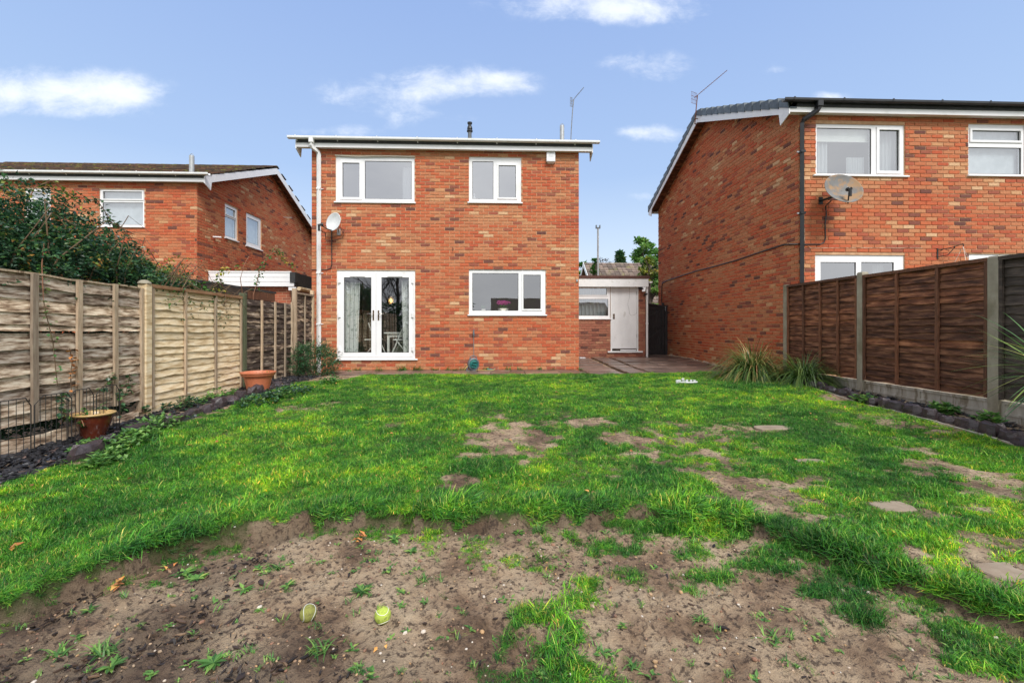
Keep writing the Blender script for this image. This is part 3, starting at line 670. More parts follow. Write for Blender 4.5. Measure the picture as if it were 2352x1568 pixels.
g = G(); g.tube([(x - .07, YM + .16, kz + .05), (x - .12, YM + .16, kz + .07), (x - .13, YM + .16, kz + .03), (x - .08, YM + .16, kz + .015)], .007, 5); build('handle', g, m_furn, o)
# net curtain at the right of the upper left window; bottle in the upper right window
cu = empty('net_curtain', (z2(870, 0, 0, 0)[0], YM + .15, rUL[2]), 'white net curtain at the right side of the upper left window', 'curtain')
a_, b_, c_2, d_2 = z2(825, 905, 385, 630); g = G(TfM); wave_sheet(g, a_, b_, c_2, d_2, .13, .012, .05, 40); build('drape', g, m_net, cu)
bx = z2(1349, 0, 0, 0)[0]; bz = rUR[2] + .03
o = empty('bottle', (bx, YM + .14, bz), 'small pale bottle standing inside the upper right window', 'bottle')
g = G(); g.lathe([(.028, 0), (.035, .02), (.035, .10), (.015, .14), (.015, .17), (.02, .175), (.02, .20), (.001, .20)], (bx, YM + .14, bz), 12, True); build('body', g, m_furn, o)
# air brick
a, b, c, d = D3(1133, 1200, 967, 1013)
g = G(TfM); hs = []
for i in range(7):
    for j in range(5):
        cx = a + (i + .5) * (b - a) / 7; cz = c + (j + .5) * (d - c) / 5; hs.append((cx - .008, cx + .008, cz - .0075, cz + .0075))
gridfill(g, a, b, c, d, hs, -.014, -.009); ab = build('air_brick', g, m_airb, main)
g = G(TfM); g.box(a, b, -.0088, -.0082, c, d); build('air_brick_shade_sheet', g, m_vshade, main)  # near-black sheet standing in for the shade inside the vent holes
# down pipe
dpx = z2(233, 0, 0, 0)[0]; ztop = P(740, 355, YM)[1]
g = G(); xg = z2(200, 0, 0, 0)[0]
g.tube([(xg, YM - .21, 5.25), (xg, YM - .21, 5.07), (xg + .01, YM - .19, 5.03), (dpx - .01, YM - .06, ztop + .03), (dpx, YM - .055, ztop - .03), (dpx, YM - .055, -.05)], .046, 4)
dp = build('downpipe', g, m_gutter, main)
g = G(); g.box(xg - .05, xg + .05, YM - .262, YM - .158, 5.12, 5.258, ch=.01); build('gutter_outlet', g, m_gutter, main)
for zz in (z2(0, 0, 553, 0)[3], z2(0, 0, 1160, 0)[3], D3(0, 0, 715, 0)[3]):
    g = G(); g.box(dpx - .043, dpx + .043, YM - .098, YM - .008, zz - .02, zz + .02); g.tube([(dpx + .04, YM - .02, zz), (dpx + .075, YM - .02, zz - .005), (dpx + .09, YM - .04, zz)], .008, 5); build('pipe_clip', g, m_gutter, dp)
g = G()   # dry stem round the pipe
pts = [(dpx + .10 * math.cos(i * .9) * (1 if i % 2 else .8), YM - .11 + .06 * math.sin(i * 1.3), D3(0, 0, 740, 0)[3] + i * .05) for i in range(8)]
g.tube(pts, .003, 4); build('dry_tendril', g, m_stem, label='thin dry climbing stem looped round the white downpipe', cat='stem')
# alarm box
a, b, c, d = z2(1870, 1933, 275, 375)
o = empty('alarm_box', ((a + b) / 2, YM, c), 'white burglar alarm box high on the brick wall under the eaves', 'alarm box')
g = G(TfM); g.box(a, b, -.10, -.012, c + .03, d, ch=.012); g.add([(a, -.10, c + .03), (b, -.10, c + .03), (b - .03, -.04, c), (a + .03, -.04, c), (a + .03, -.012, c), (b - .03, -.012, c)], [(0, 1, 2, 3), (3, 2, 5, 4)]); build('casing', g, m_white, o)
g = G(TfM)
for k in range(4): g.box(a + .045, b - .045, -.1025, -.100, d - .10 - k * .028, d - .088 - k * .028)
build('raised_marking', g, mat('pale_grey_print', [(.3, (.60, .62, .64)), (.7, (.66, .67, .68))], 5, bump=0), o)
# little bits on the wall
x, z = TfM(z2(1198, 0, 0, 0)[0], 0, 0)[0], z2(0, 0, 985, 0)[3]
g = G(); g.tube([(x, YM - .005, z + .03), (x, YM - .05, z + .01), (x - .005, YM - .055, z - .03)], .009, 5); g.tube([(x - .02, YM - .01, z + .06), (x - .01, YM - .04, z + .03)], .004, 4)
build('wall_hook', g, m_wire, label='small dark hook on the brick wall above the french doors', cat='hook')
x, z = z2(2093, 0, 0, 0)[0], z2(0, 0, 1207, 0)[3]
g = G(); g.box(x - .02, x + .02, YM - .035, YM - .006, z - .03, z + .03, ch=.006); build('wall_sensor', g, m_galv, label='tiny grey sensor on the right edge of the brick wall', cat='sensor')

# satellite dish builder
def dish(cx, cy, cz, R_, look, m, arm, label, bracket):
    o = empty('satellite_dish', (cx, cy, cz), label, 'satellite dish')
    look = Vector(look).normalized(); rot = look.to_track_quat('Z', 'Y').to_matrix(); arm = rot.inverted() @ Vector(arm)
    g = G(); prof = [(R_ * f, .22 * R_ * f * f) for f in (.02, .2, .4, .6, .8, .94, 1.0)] + [(R_ * 1.015, .22 * R_ - .004), (R_ * .99, .22 * R_ - .014)]
    g.lathe(prof, (cx, cy, cz), 40, M=rot @ Matrix.Diagonal((.88, 1.0, 1.0))); d = build('reflector', g, m, o, smooth=True)
    g = G(); e = Vector((cx, cy, cz)) + rot @ Vector(arm); b0 = Vector((cx, cy, cz)) + rot @ Vector((0, R_ * (.95 if (rot @ Vector((0, 1, 0))).z < 0 else -.95), .02)) 
    g.tube([b0, b0.lerp(e, .5) - Vector((0, 0, .02)), e], .011, 6); build('arm', g, m_black, o)
    dd = (Vector((cx, cy, cz)) - e).normalized()
    g = G(); g.tube([e - dd * .05, e + dd * .02, e + dd * .021, e + dd * .055], [.026, .026, .036, .036], 10); build('receiver', g, m_black, o, smooth=False)
    g = G(); g.tube([e - dd * .03, e - dd * .03 - Vector((0, 0, .13))], .024, 6); build('receiver_neck', g, m_black, o)
    g = G(); g.tube([Vector((cx, cy, cz)) - look * .01, Vector((cx, cy, cz)) - look * .09, Vector(bracket)], .02, 6); g.box(bracket[0] - .04, bracket[0] + .04, bracket[1] - .004, bracket[1] + .010, bracket[2] - .07, bracket[2] + .07); build('bracket', g, m_black if m is not m_dish else m_galv, o)
    return o, e
cx, cz = P(768.6, 511, YM - .25)
o, e = dish(cx, YM - .25, cz, .215, (-.34, -.90, .20), m_dish, (-.24, -.20, -.10), 'pale grey satellite dish on the brick wall left of centre', (cx + .01, YM - .012, cz - .16))
g = G(); x = z2(322, 0, 0, 0)[0]; zz = lambda q: z2(0, 0, q, 0)[3]
g.tube([(x + .05, YM - .05, zz(820)), (x, YM - .022, zz(860)), (x, YM - .018, zz(1000)), (x + .002, YM - .018, zz(1100)), (x - .03, YM - .018, zz(1128)), (x - .12, YM - .018, zz(1137)), (XL, YM - .018, zz(1137))], .011, 5); build('cable', g, m_wire, o)
for (ya, yb, xa) in ((870, 930, 300), (860, 905, 290)):
    g = G(); ex = e.x
    g.tube([(ex, e.y, e.z - .12), (ex + .01, YM - .2, zz(ya + 15)), (x - .1, YM - .1, zz(yb)), (x + .02, YM - .06, zz(yb)), (x + .25, YM - .06, zz(yb - 20)), (x + .30, YM - .08, zz(yb - 50)), (x + .2, YM - .13, zz(830))], .006, 5); build('cable', g, m_wire, o)

# chimneys, vents, aerials behind / above the main gutter
def flue(x, y, z0, z1, r, label, m, name='flue_pipe'):
    o = empty(name, (x, y, z0), label, 'flue')
    g = G(); g.lathe([(r, z0 - z0), (r, z1 - z0)], (x, y, z0), 14, True); build('pipe', g, m, o, smooth=False)
    g = G(); g.tube([(x - r * .7, y, z1), (x - r * .6, y, z1 + .035), (x, y, z1 + .06), (x + r * .6, y, z1 + .035), (x + r * .7, y, z1)], .007, 5); build('loop', g, m, o)
    g = G(); g.lathe([(r + .05, -.02), (r + .03, .03), (r + .004, .09)], (x, y, z0), 14); build('collar', g, m_lead, o); return o
x, zt = P(1291, 289, 12.4); flue(x, 12.4, 5.9, zt, .062, 'short grey flue pipe near the right end of the middle roof', m_galv)
x, zt = P(1079, 281, 13.2); rz = 6.2
o = empty('roof_vent', (x, 13.2, rz), 'black roof vent terminal standing on the middle roof', 'roof vent')
g = G(); g.lathe([(.055, 0), (.055, zt - rz - .26)], (x, 13.2, rz), 16, True); build('pipe', g, m_greyp, o)
g = G(); H_ = zt - rz; g.lathe([(.055, H_ - .29), (.085, H_ - .28), (.085, H_ - .24), (.062, H_ - .23), (.062, H_ - .21), (.078, H_ - .20), (.07, H_ - .14), (.05, H_ - .13), (.05, H_ - .06), (.068, H_ - .05), (.072, H_ - .01), (.04, H_)], (x, 13.2, rz), 16, True); build('cowl', g, m_black, o)
def aerial(x, y, pts, tip, box_, label, m=m_alu):
    o = empty('tv_aerial', (x, y, pts[0][2]), label, 'aerial')
    g = G(); g.tube(pts, .013, 6); build('mast', g, m, o)
    top = Vector(pts[-1]); tip = Vector(tip)
    g = G(); bk = top + (top - tip).normalized() * .12; g.tube([bk, tip], .008, 5); boom = build('boom', g, m, o)
    for i in range(13):
        p = top.lerp(tip, .10 + .88 * i / 12); g = G(); l = .07 * (1 - i * .03); s = Vector((.15, 1, 0)).normalized() * l; g.tube([p - s, p + s], .003, 4); build('element', g, m, boom)
    g = G(); b, h = box_
    for k in range(5):
        q = (k / 4 - .5) * b; g.tube([bk + Vector((q, q * .5, -h)), bk + Vector((q * .9, q * .5, h))], .004, 4)
    for zz_ in (-h, -h * .3, h * .3, h): g.tube([bk + Vector((-b / 2, -b / 4, zz_)), bk + Vector((b / 2, b / 4, zz_))], .004, 4)
    build('reflector', g, m, o); return o
y = 13.6; A = lambda px, py: (P(px, py, y)[0], y, P(px, py, y)[1])
aerial(A(1311, 318)[0], y, [(A(1310, 320)[0], y, 6.3), A(1312, 300), A(1315, 255), A(1318, 228)], A(1341, 201), (.08, .14), 'thin tv aerial on the middle house roof')
# --- the house on the right
YR = 8.20; DZR = -.10; XG = P(1835, 600, YR)[0]
z8 = lambda x0, x1, y0, y1: rect(1780 + x0 * .2432, 1780 + x1 * .2432, 218.2 + y0 * .2432, 218.2 + y1 * .2432, YR)
z5 = lambda x0, x1, y0, y1: rect(1464.3 + x0 * .3845, 1464.3 + x1 * .3845, 201 + y0 * .3845, 201 + y1 * .3845, YR)
w1, w2 = z8(383, 1226, 277, 760), z8(1823, 2364, 277, 760)
dA = z5(1060, 1595, 1000, 2100); dA = (dA[0], dA[1], .12, dA[3]); dB = z5(1978, 2420, 995, 2100); dB = (dB[0], dB[1], .12, dB[3])
right, TfR = house('brick_house', 'red brick house on the right with black gutter and grey roof edge', 'house', XG, 14.2, YR, 7.2, DZR, [w1, w2, dA, dB], 'L', [], m_tile_grey, 21,
    nf=300, ng=0, verge_tiles=True, eyef=lambda b: b[0] < 10.3 and b[2] > 1.6, gm=m_black, gstep=.93)
# a further 300 bricks picked out on the gable would pass the limit for one thing, so the gable stays joined
wi = window(right, TfR, w1, [('f', *z8(402, 918, 310, 742)), ('s', *z8(988, 1177, 328, 716), .05)], gl=g_mid, sillw=.06)
wi = window(right, TfR, w2, [('s', *z8(1866, 2325, 335, 428), .04), ('f', *z8(1838, 2338, 492, 745))], gl=g_mid)
pa, pb = z5(1098, 1310, 1042, 2000), z5(1341, 1537, 1042, 2000)
wi = window(right, TfR, dA, [('f', pa[0], pa[1], .25, pa[3]), ('f', pb[0], pb[1], .25, pb[3])], gl=g_mid, name='patio_door', sill=0)
pc = z5(2025, 2380, 1030, 2000); wi = window(right, TfR, dB, [('f', pc[0], pc[1], .95, pc[3])], gl=g_mid, sill=0)
def sheet(name, label, Tf, r, w, m, amp, per, base, cat='curtain', taper=0):
    o = empty(name, Tf((r[0] + r[1]) / 2, w, r[2]), label, cat); g = G(Tf); wave_sheet(g, r[0], r[1], r[2], r[3], w, amp, per, 50, 0, taper); build('drape', g, m, o); return o
sheet('net_curtain', 'white net curtain at the left of the large upper window of the right house', TfR, z8(395, 560, 300, 750), .16, m_net, .02, .08, 0)
sheet('net_curtain', 'white net curtain behind the narrow sash of the right house upper window', TfR, z8(975, 1200, 300, 740), .16, m_net, .02, .08, 0)
a, b, c, d = z8(395, 925, 300, 412); o = empty('roller_blind', TfR((a + b) / 2, .12, c), 'white roller blind pulled part way down in the right house upper window', 'blind')
g = G(TfR); g.box(a, b, .118, .122, c, d); g.box(a, b, .11, .13, c - .02, c); build('blind_fabric', g, m_furn, o)
sheet('net_curtain', 'gathered net curtain at the lower right of the right house upper window', TfR, z8(740, 915, 560, 750), .17, m_net, .015, .05, 0)
a, b, c, d = z8(1830, 2350, 300, 750); o = empty('window_blind', TfR((a + b) / 2, .12, c), 'pale grey blind behind the frosted glass at the right edge', 'blind')
g = G(TfR); g.box(a, b, .118, .122, c, d); build('blind_fabric', g, m_frost, o)
sheet('net_curtain', 'white curtain inside the right house patio door', TfR, z5(1455, 1520, 1050, 1300), .2, m_net, .02, .06, 0)
# black down pipe
dx_ = z5(971, 0, 0, 0)[0]; g = G(); zt = z5(0, 0, 205, 0)[3]; xo = z5(1037, 0, 0, 0)[0]
g.tube([(xo, YR - .21, DZR + 5.25), (xo, YR - .21, DZR + 5.12), (xo - .02, YR - .19, DZR + 5.07), (dx_ + .02, YR - .07, zt + .06), (dx_, YR - .055, zt), (dx_, YR - .055, -.05)], .046, 4)
dp = build('downpipe', g, m_black, right)
for q in (375, 745):
    zz = z5(0, 0, q, 0)[3]; g = G(); g.box(dx_ - .043, dx_ + .043, YR - .10, YR - .008, zz - .02, zz + .02); build('pipe_clip', g, m_black, dp)
    g = G(); g.box(dx_ - .085, dx_ - .045, YR - .05, YR - .03, zz - .012, zz + .012); build('clip_screw', g, m_galv, dp)
g = G(); g.box(xo - .055, xo + .055, YR - .262, YR - .158, DZR + 5.12, DZR + 5.25, ch=.01); build('gutter_outlet', g, m_black, right)
# rusty dish
cx, cz = P(1933.5, 440, YR - .36)[0], P(1933.5, 439, YR - .36)[1]
o, e = dish(cx, YR - .36, cz, .345, (-.16, -.90, .52), m_dishold, (-.04, -.22, -.03), 'rust stained satellite dish under the upper window of the right house', (z5(1092, 0, 0, 0)[0], YR - .012, z5(0, 0, 665, 0)[3]))
q5 = lambda x_, y_, w_: TfR(z5(x_, 0, 0, 0)[0], w_, z5(0, 0, y_, 0)[3])
g = G(); g.tube([q5(1130, 672, -.12), q5(1112, 700, -.05), q5(1122, 750, -.025), q5(1116, 800, -.02), q5(1118, 890, -.02), q5(1108, 920, -.02), q5(1085, 930, -.02), q5(992, 931, -.02), q5(900, 929, -.02)], .011, 5)
yb_ = lambda px, py: (XG - .02, *PX(px, py, XG - .02))
g.tube([(XG - .018, YR - .02, z5(0, 0, 929, 0)[3]), yb_(1800, 562), yb_(1740, 581), yb_(1690, 598), yb_(1640, 612), yb_(1600, 622), yb_(1560, 635), yb_(1530, 645), yb_(1521, 651), yb_(1520, 668), yb_(1520, 695)], .016, 5)
build('cable', g, m_wire, o)
# thin wire on the front
g = G(); g.tube([q5(996, 820, -.014), q5(996, 930, -.016), q5(1030, 952, -.016), q5(1300, 949, -.014), q5(1700, 947, -.014)], .004, 4); build('thin_wire', g, m_wgrey, right)
# hanging bracket and basket
bx, bz = z5(1787, 0, 0, 0)[0], z5(0, 0, 975, 0)[3]
o = empty('hanging_bracket', (bx, YR - .01, bz), 'black iron hanging basket bracket on the right house wall', 'bracket')
g = G(); ex = z5(1873, 0, 0, 0)[0]; zt, zb_ = z5(0, 0, 948, 0)[3], z5(0, 0, 1012, 0)[3]
g.box(bx - .012, bx + .012, YR - .022, YR - .010, zb_, zt); build('back_plate', g, m_wire, o)
g = G(); py = YR - .22
g.tube([(bx, YR - .02, zt - .04), ((bx + ex) / 2, YR - .14, zt - .01), (ex, py, zt + .05)], .009, 5); g.tube([(bx, YR - .02, zb_ + .03), (bx + .12, YR - .1, zb_ + .06), (bx + .2, YR - .15, zt)], .008, 5)
g.tube([(bx + .02, YR - .03, zt - .07), (bx + .07, YR - .08, zt - .02), (bx + .12, YR - .11, zt - .06)], .006, 5); g.tube([(ex, py, zt + .05), (ex + .01, py, zt + .0)], .008, 5); build('arm', g, m_wire, o)
bz2 = z5(0, 0, 1058, 0)[3]; o = empty('hanging_basket', (ex, py, bz2), 'hanging basket with a dried dead plant behind the right fence', 'basket')
g = G(); g.lathe([(.02, -.12), (.09, -.10), (.14, -.04), (.155, .0), (.13, -.005)], (ex, py, bz2), 16, True); build('basket', g, m_soil2, o)
g = G()
for k in range(3): g.tube([(ex + .14 * math.cos(k * 2.1), py + .14 * math.sin(k * 2.1), bz2), (ex, py, zt)], .003, 4)
build('chain', g, m_cream, o)
g = G(); R = random.Random(4)
for i in range(70): g.blade((ex + R.uniform(-.1, .1), py + R.uniform(-.1, .1), bz2 - .01), (R.uniform(-1, 1), R.uniform(-1, 1), R.uniform(.2, 1)), R.uniform(.06, .16), .012, R.uniform(.3, 2), 3, R.random())
build('dead_plant', g, m_chip, o, kind='stuff')
# aerial at the gable
y = 11.75; A = lambda px, py: (P(px, py, y)[0], y, P(px, py, y)[1])
o = aerial(A(1597, 290)[0], y, [A(1596, 285), A(1599, 250), A(1602, 219)], A(1670, 162), (.20, .15), 'tall tv aerial bracketed to the gable of the right house', m_rust)
g = G(); a = Vector(A(1596, 285)); g.tube([a, a + Vector((.26, .0, .0))], .014, 5); g.tube([a + Vector((0, 0, .14)), a + Vector((.26, 0, .14))], .014, 5); g.tube([a + Vector((.26, 0, 0)), a + Vector((.26, 0, .14))], .014, 4); build('wall_bracket', g, m_rust, o)

# --- the house on the left
YLH = 12.0; DZL = -.33; XC = P(452, 600, YLH)[0]
z1 = lambda x0, x1, y0, y1: rect(x0 * .3176, x1 * .3176, 344.5 + y0 * .3176, 344.5 + y1 * .3176, YLH)
def g1(px0, px1, t0, b0, t1, b1):
    ya, zta = PX(px0, t0, XC); yb, ztb = PX(px1, t1, XC); _, zba = PX(px0, b0, XC); _, zbb = PX(px1, b1, XC); return (ya, yb, (zba + zbb) / 2, (zta + ztb) / 2)
lw = z1(719, 1044, 285, 553); lw2 = z1(180, 367, 278, 520)
ga = g1(516, 545.5, 468, 545, 478, 554); gb = g1(565, 600, 489, 563, 502, 575)
left, TfL = house('brick_house', 'red brick house on the left with mossy roof and white gutter', 'house', -16.0, XC, YLH, 7.4, DZL, [lw, lw2], 'R', [ga, gb], m_tile_old, 41,
    nf=260, ng=0, eyef=lambda b: b[0] > -11.8 and b[2] > 2.2 , zb=-.3)
window(left, TfL, lw, [('s', *z1(742, 1026, 300, 354), .03), ('f', *z1(736, 1030, 378, 540))], gl=g_mid)
window(left, TfL, lw2, [('s', *z1(200, 350, 298, 350), .03), ('f', *z1(195, 355, 378, 505))], gl=g_mid)
for r_, nm in ((lw, 'pale blind behind the window of the left house'), (lw2, 'pale blind in the window behind the hedge')):
    o = empty('window_blind', TfL((r_[0] + r_[1]) / 2, .12, r_[2]), nm, 'blind'); g = G(TfL); g.box(r_[0] + .03, r_[1] - .03, .118, .122, r_[2] + .03, r_[3] - .03); build('blind_fabric', g, m_frost, o)
TgL = lambda u, w, v: (XC - w, u, v)
e_ = lambda r, a, b, c, d: (r[0] + (r[1] - r[0]) * a, r[0] + (r[1] - r[0]) * b, r[2] + (r[3] - r[2]) * c, r[2] + (r[3] - r[2]) * d)
window(left, TgL, ga, [('s', *e_(ga, .12, .84, .70, .91), .02), ('f', *e_(ga, .08, .9, .06, .63))], gl=g_mid, room=True)
window(left, TgL, gb, [('f', *e_(gb, .12, .86, .12, .88))], gl=g_mid, room=True, sillw=.05)
for r_, nm in ((ga, 'pale blind in the first gable window'), (gb, 'pale blind in the second gable window')):
    o = empty('window_blind', TgL((r_[0] + r_[1]) / 2, .12, r_[2]), nm, 'blind'); g = G(TgL); g.box(r_[0] + .03, r_[1] - .03, .118, .122, r_[2] + .03, r_[3] - .03); build('blind_fabric', g, m_frost, o)
x, zt = P(440.5, 358, 12.6); flue(x, 12.6, DZL + 5.45, zt, .062, 'grey flue pipe on the left house roof', m_galv)
for px, nm in ((240, 'left'), (393, 'right')):
    x, z = P(px, 379, 15.5); o = empty('ridge_vent', (x, 15.5, z - .1), 'low dark ridge vent, the %s one of two on the left roof' % nm, 'roof vent', 'ridge vents on the left house roof')
    g = G(); g.box(x - .17, x + .17, 15.4, 15.75, z - .12, z, ch=.02); build('vent_cover', g, m_lead, o)
# overflow pipe stub and wires on the left gable
py, pz = PX(489, 544, XC); g = G(); g.tube([(XC + .0, py, pz), (XC + .22, py, pz - .01)], .022, 8); build('overflow_pipe', g, m_white, left)
py, pz = PX(650, 499, XC); g = G(); g.tube([(XC, py, pz), (XC + .3, py + .05, pz)], .012, 5); build('iron_spike', g, m_galv, left)

# --- white clad garage beside the left house
yg = 12.45; xa, zt = P(451, 626, yg); xb, zb_ = P(676, 658.5, yg); xa = XC + .03
ga_ = empty('garage', ((xa + xb) / 2, yg, 0), 'flat roofed garage with white plastic cladding beside the left house', 'garage')
g = G(); g.box(xa + .02, xb - .15, yg + .12, yg + 5, -.3, zb_ + .06); build('wall', g, m_btex, ga_)
n = 3; hh = (zt - zb_) / n
for k in range(n):
    g = G(); g.box(xa, xb, yg - .02, yg + .012, zb_ + k * hh + .006, zb_ + (k + 1) * hh, ch=.004); build('cladding_board', g, m_white, ga_)
g = G(); g.box(xa, xb - .08, yg - .03, yg + .03, zt + .004, zt + .045); build('edge_trim', g, m_gutter, ga_)
g = G(); g.box(xb + .003, xb + .03, yg - .02, yg + 5, zt - .34, zt - .04); g.box(xb - .10, xb + .045, yg - .045, yg + .25, zt - .26, zt + .02); build('side_flashing', g, m_lead, ga_)
g = G(); g.box(xa, xb, yg + .03, yg + 5, zt - .05, zt + .02); build('flat_roof', g, m_lead, ga_)
g = G(); g.tube([(xb + .10, yg + .05, zt - .42), (xb + .10, yg + 4, zt - .44)], .055, 8); build('gutter', g, m_wpale, ga_)
g = G(); g.box(xb - .15, xb + .05, yg - .015, yg + .02, zb_ - .10, zb_ - .01); build('gutter_end', g, m_white, ga_)

# --- the outbuilding to the right of the middle house
YA = 13.44; XA1 = P(1486, 700, YA)[0]
zB = lambda x0, x1, y0, y1: rect(1292 + x0 * .1099, 1292 + x1 * .1099, 574.2 + y0 * .1099, 574.2 + y1 * .1099, YA)
aw = zB(200, 1000, 755, 1428); ad = zB(1006, 1585, 750, 1500); zs = P(1430, 806, YA)[1]; ad = (ad[0], ad[1], zs, ad[3])
ft, fb = zB(0, 0, 600, 750)[3], zB(0, 0, 600, 750)[2]
ann = empty('outbuilding', ((XR + XA1) / 2, YA, 0), 'flat roofed brick outbuilding with peeling white door between the houses', 'outbuilding')
TfA = lambda u, w, v: (u, YA + w, v)
xr_ = zB(1735, 0, 0, 0)[0]
g = G(TfA); gridfill(g, XR, xr_, -.2, fb, [aw, ad], 0, .1); g.T = None; g.box(xr_ - .1, xr_, YA + .1, YA + 5, -.2, fb); build('wall', g, m_mortar2, ann)
zb0 = -.2 + .005
brick_wall(ann, TfA, XR - .05, xr_, .03, fb + .01, [aw, ad], mb=m_brick2, nind=300, eye=lambda b: True, seed=61)
window(ann, TfA, aw, [('s', *zB(340, 928, 795, 938), .03), ('f', *zB(330, 958, 1020, 1372))], gl=g_mid, rd=1.0)
sheet('net_curtain', 'net curtain behind the outbuilding window', TfA, zB(300, 980, 800, 1380), .2, m_net, .03, .12, 0)
g = G(TfA); gridfill(g, ad[0], ad[1], ad[2] + .001, ad[3], [(zB(1038, 0, 0, 0)[0], zB(1560, 0, 0, 0)[0], ad[2] + .001, ad[3] - .02)], .005, .075); df = build('door_frame', g, m_gutter, ann)
a, b = zB(1042, 0, 0, 0)[0], zB(1556, 0, 0, 0)[0]
g = G(TfA); g.box(a, b, .02, .06, zs + .075, ad[3] - .022, ch=.004); dr = build('door', g, m_pdoor, ann, label='peeling white painted door, cracked and rotten at the foot')
g = G(TfA); g.add([(a + .02, .017, zs + .075), (a + .08, .017, zs + .02), (a + .3, .017, zs + .01), (b - .05, .017, zs + .012), (b - .1, .017, zs + .05), (b - .01, .017, zs + .075)], [(0, 1, 2, 3, 4, 5)]); g.box(a, b, .03, .05, zs + .004, zs + .07); build('rotten_foot', g, m_wdark, dr)
g = G(TfA); g.box(a + .25, b - .02, .008, .019, zs + .015, zs + .045); build('weather_bar', g, m_white, dr)
zc = lambda x_, y_: (zB(x_, 0, 0, 0)[0], .0175, zB(0, 0, y_, 0)[3])
g = G(TfA); g.tube([zc(1400, 760), zc(1405, 900), zc(1398, 1000), zc(1365, 1130), zc(1392, 1230), zc(1405, 1330), zc(1440, 1365), zc(1520, 1345), zc(1572, 1290)], .0035, 4); build('crack', g, m_crack, dr)
g = G(TfA); g.box(*[zc(1060, 0)[0], zc(1095, 0)[0]], .012, .019, zc(0, 1440)[2], zc(0, 1330)[2]); build('lock_plate', g, m_bronze, dr)
for zz in (900, 1): 
    z_ = zc(0, 900)[2] if zz == 900 else zs + .45
    g = G(TfA); g.box(b - .002, b + .012, .008, .019, z_ - .05, z_ + .06); build('hinge', g, m_wire, dr)
g = G(TfA); g.box(ad[0] - .10, ad[1] + .12, -.06, .07, zs - .045, zs, ch=.005); build('door_sill', g, m_gutter, ann)
g = G(TfA); g.box(XR + .005, XA1, -.14, -.115, fb - .03, ft); build('fascia', g, m_gutter, ann)
g = G(TfA); g.box(XR + .005, XA1 - .003, -.114, .0, fb - .02, fb - .005); build('soffit', g, m_gutter, ann)
g = G(TfA); g.box(XR + .005, XA1 + .03, -.16, 5.2, ft + .003, ft + .085); build('flat_roof', g, m_feltb, ann)
g = G(TfA); g.box(XA1 - .025, XA1, -.114, 5, fb - .03, ft); build('side_fascia', g, m_gutter, ann)
g = G(TfA); zz = zB(0, 0, 655, 705)
vs = []
for w_ in (-.16, 5):
    for k in range(9):
        q = math.pi * k / 8; vs.append((XA1 + .065 - .055 * math.cos(q), w_, zz[3] - .065 * math.sin(q)))
g.add(vs, [(k, k + 1, 10 + k, 9 + k) for k in range(8)] + [tuple(range(9))]); build('gutter', g, m_gutter, ann)
g = G(TfA); xp = zB(1755, 0, 0, 0)[0]; g.tube([(xp, -.05, fb), (xp, -.05, .08)], .033, 8); dpa = build('downpipe', g, m_gutter, ann)
g = G(TfA); z_ = zB(0, 0, 1535, 0)[3]; g.tube([(xp, -.05, z_ - .02), (xp, -.05, z_ + .02)], .042, 8); build('pipe_clip', g, m_gutter, dpa)
# flood light
x, z = zB(1620, 0, 0, 0)[0], zB(0, 0, 800, 0)[3]
o = empty('security_light', (x, YA - .05, z), 'black security light on the pier right of the white door', 'security light')
g = G(TfA); g.box(x - .05, x + .02, -.09, -.012, z - .04, z + .06, ch=.01); g.tube([(x, -.08, z), (x + .05, -.16, z - .02)], .02, 6); build('mount', g, m_black, o)
x2 = zB(1665, 0, 0, 0)[0]; g = G(TfA); g.add([(x2 - .05, -.16, z - .10), (x2 + .03, -.20, z - .10), (x2 + .05, -.17, z + .03), (x2 - .02, -.13, z + .03), (x2 - .05, -.11, z - .09), (x2 + .03, -.15, z - .09), (x2 + .05, -.12, z + .04), (x2 - .02, -.08, z + .04)],
   [(0, 1, 2, 3), (4, 7, 6, 5), (0, 4, 5, 1), (1, 5, 6, 2), (2, 6, 7, 3), (3, 7, 4, 0)]); build('lamp_head', g, m_white, o)
g = G(TfA); x3 = zB(1725, 0, 0, 0)[0]; z3 = zB(0, 0, 920, 0)[3]; g.lathe([(.001, -.04), (.04, -.02), (.06, .01), (.06, .02)], (x3, -.06, z3), 12, True); g.box(x3 - .01, x3 + .01, -.05, -.01, z3, z3 + .03); build('motion_sensor', g, m_black, o)
# patterned block at the corner
a, b, c, d = rect(1331.5, 1345, 821, 832, 12.9)
g = G(); g.box(a, b, 12.9, 13.1, c - .03, d, ch=.01); build('stone_block', g, m_render, label='small mottled grey block at the corner beside the outbuilding', cat='block')

# --- gate
YGt = 14.6; gz = P(1500, 697, YGt)[1]; x0g, x1g = XA1 - .05, P(1524, 700, YGt)[0]
gt = empty('garden_gate', (x0g, YGt, .06), 'dark arched wooden garden gate with diagonal braces', 'gate')
def gtop(x): return gz - .10 * ((x - x0g) / (x1g - x0g)) ** 3 + .02
nb = 9
for i in range(nb):
    a = x0g + (x1g - x0g) * i / nb; b = x0g + (x1g - x0g) * (i + 1) / nb - .006
    g = G(); g.add([(a, YGt + .03, .06), (b, YGt + .03, .06), (b, YGt + .03, gtop(b)), (a, YGt + .03, gtop(a)), (a, YGt + .05, .06), (b, YGt + .05, .06), (b, YGt + .05, gtop(b)), (a, YGt + .05, gtop(a))],
       [(0, 1, 2, 3), (4, 7, 6, 5), (0, 4, 5, 1), (1, 5, 6, 2), (2, 6, 7, 3), (3, 7, 4, 0)]); build('board', g, m_gate, gt)
for zz in (gz - .20, .95, .12): g = G(); g.box(x0g, x1g, YGt, YGt + .028, zz, zz + .10); build('rail', g, m_gate, gt)
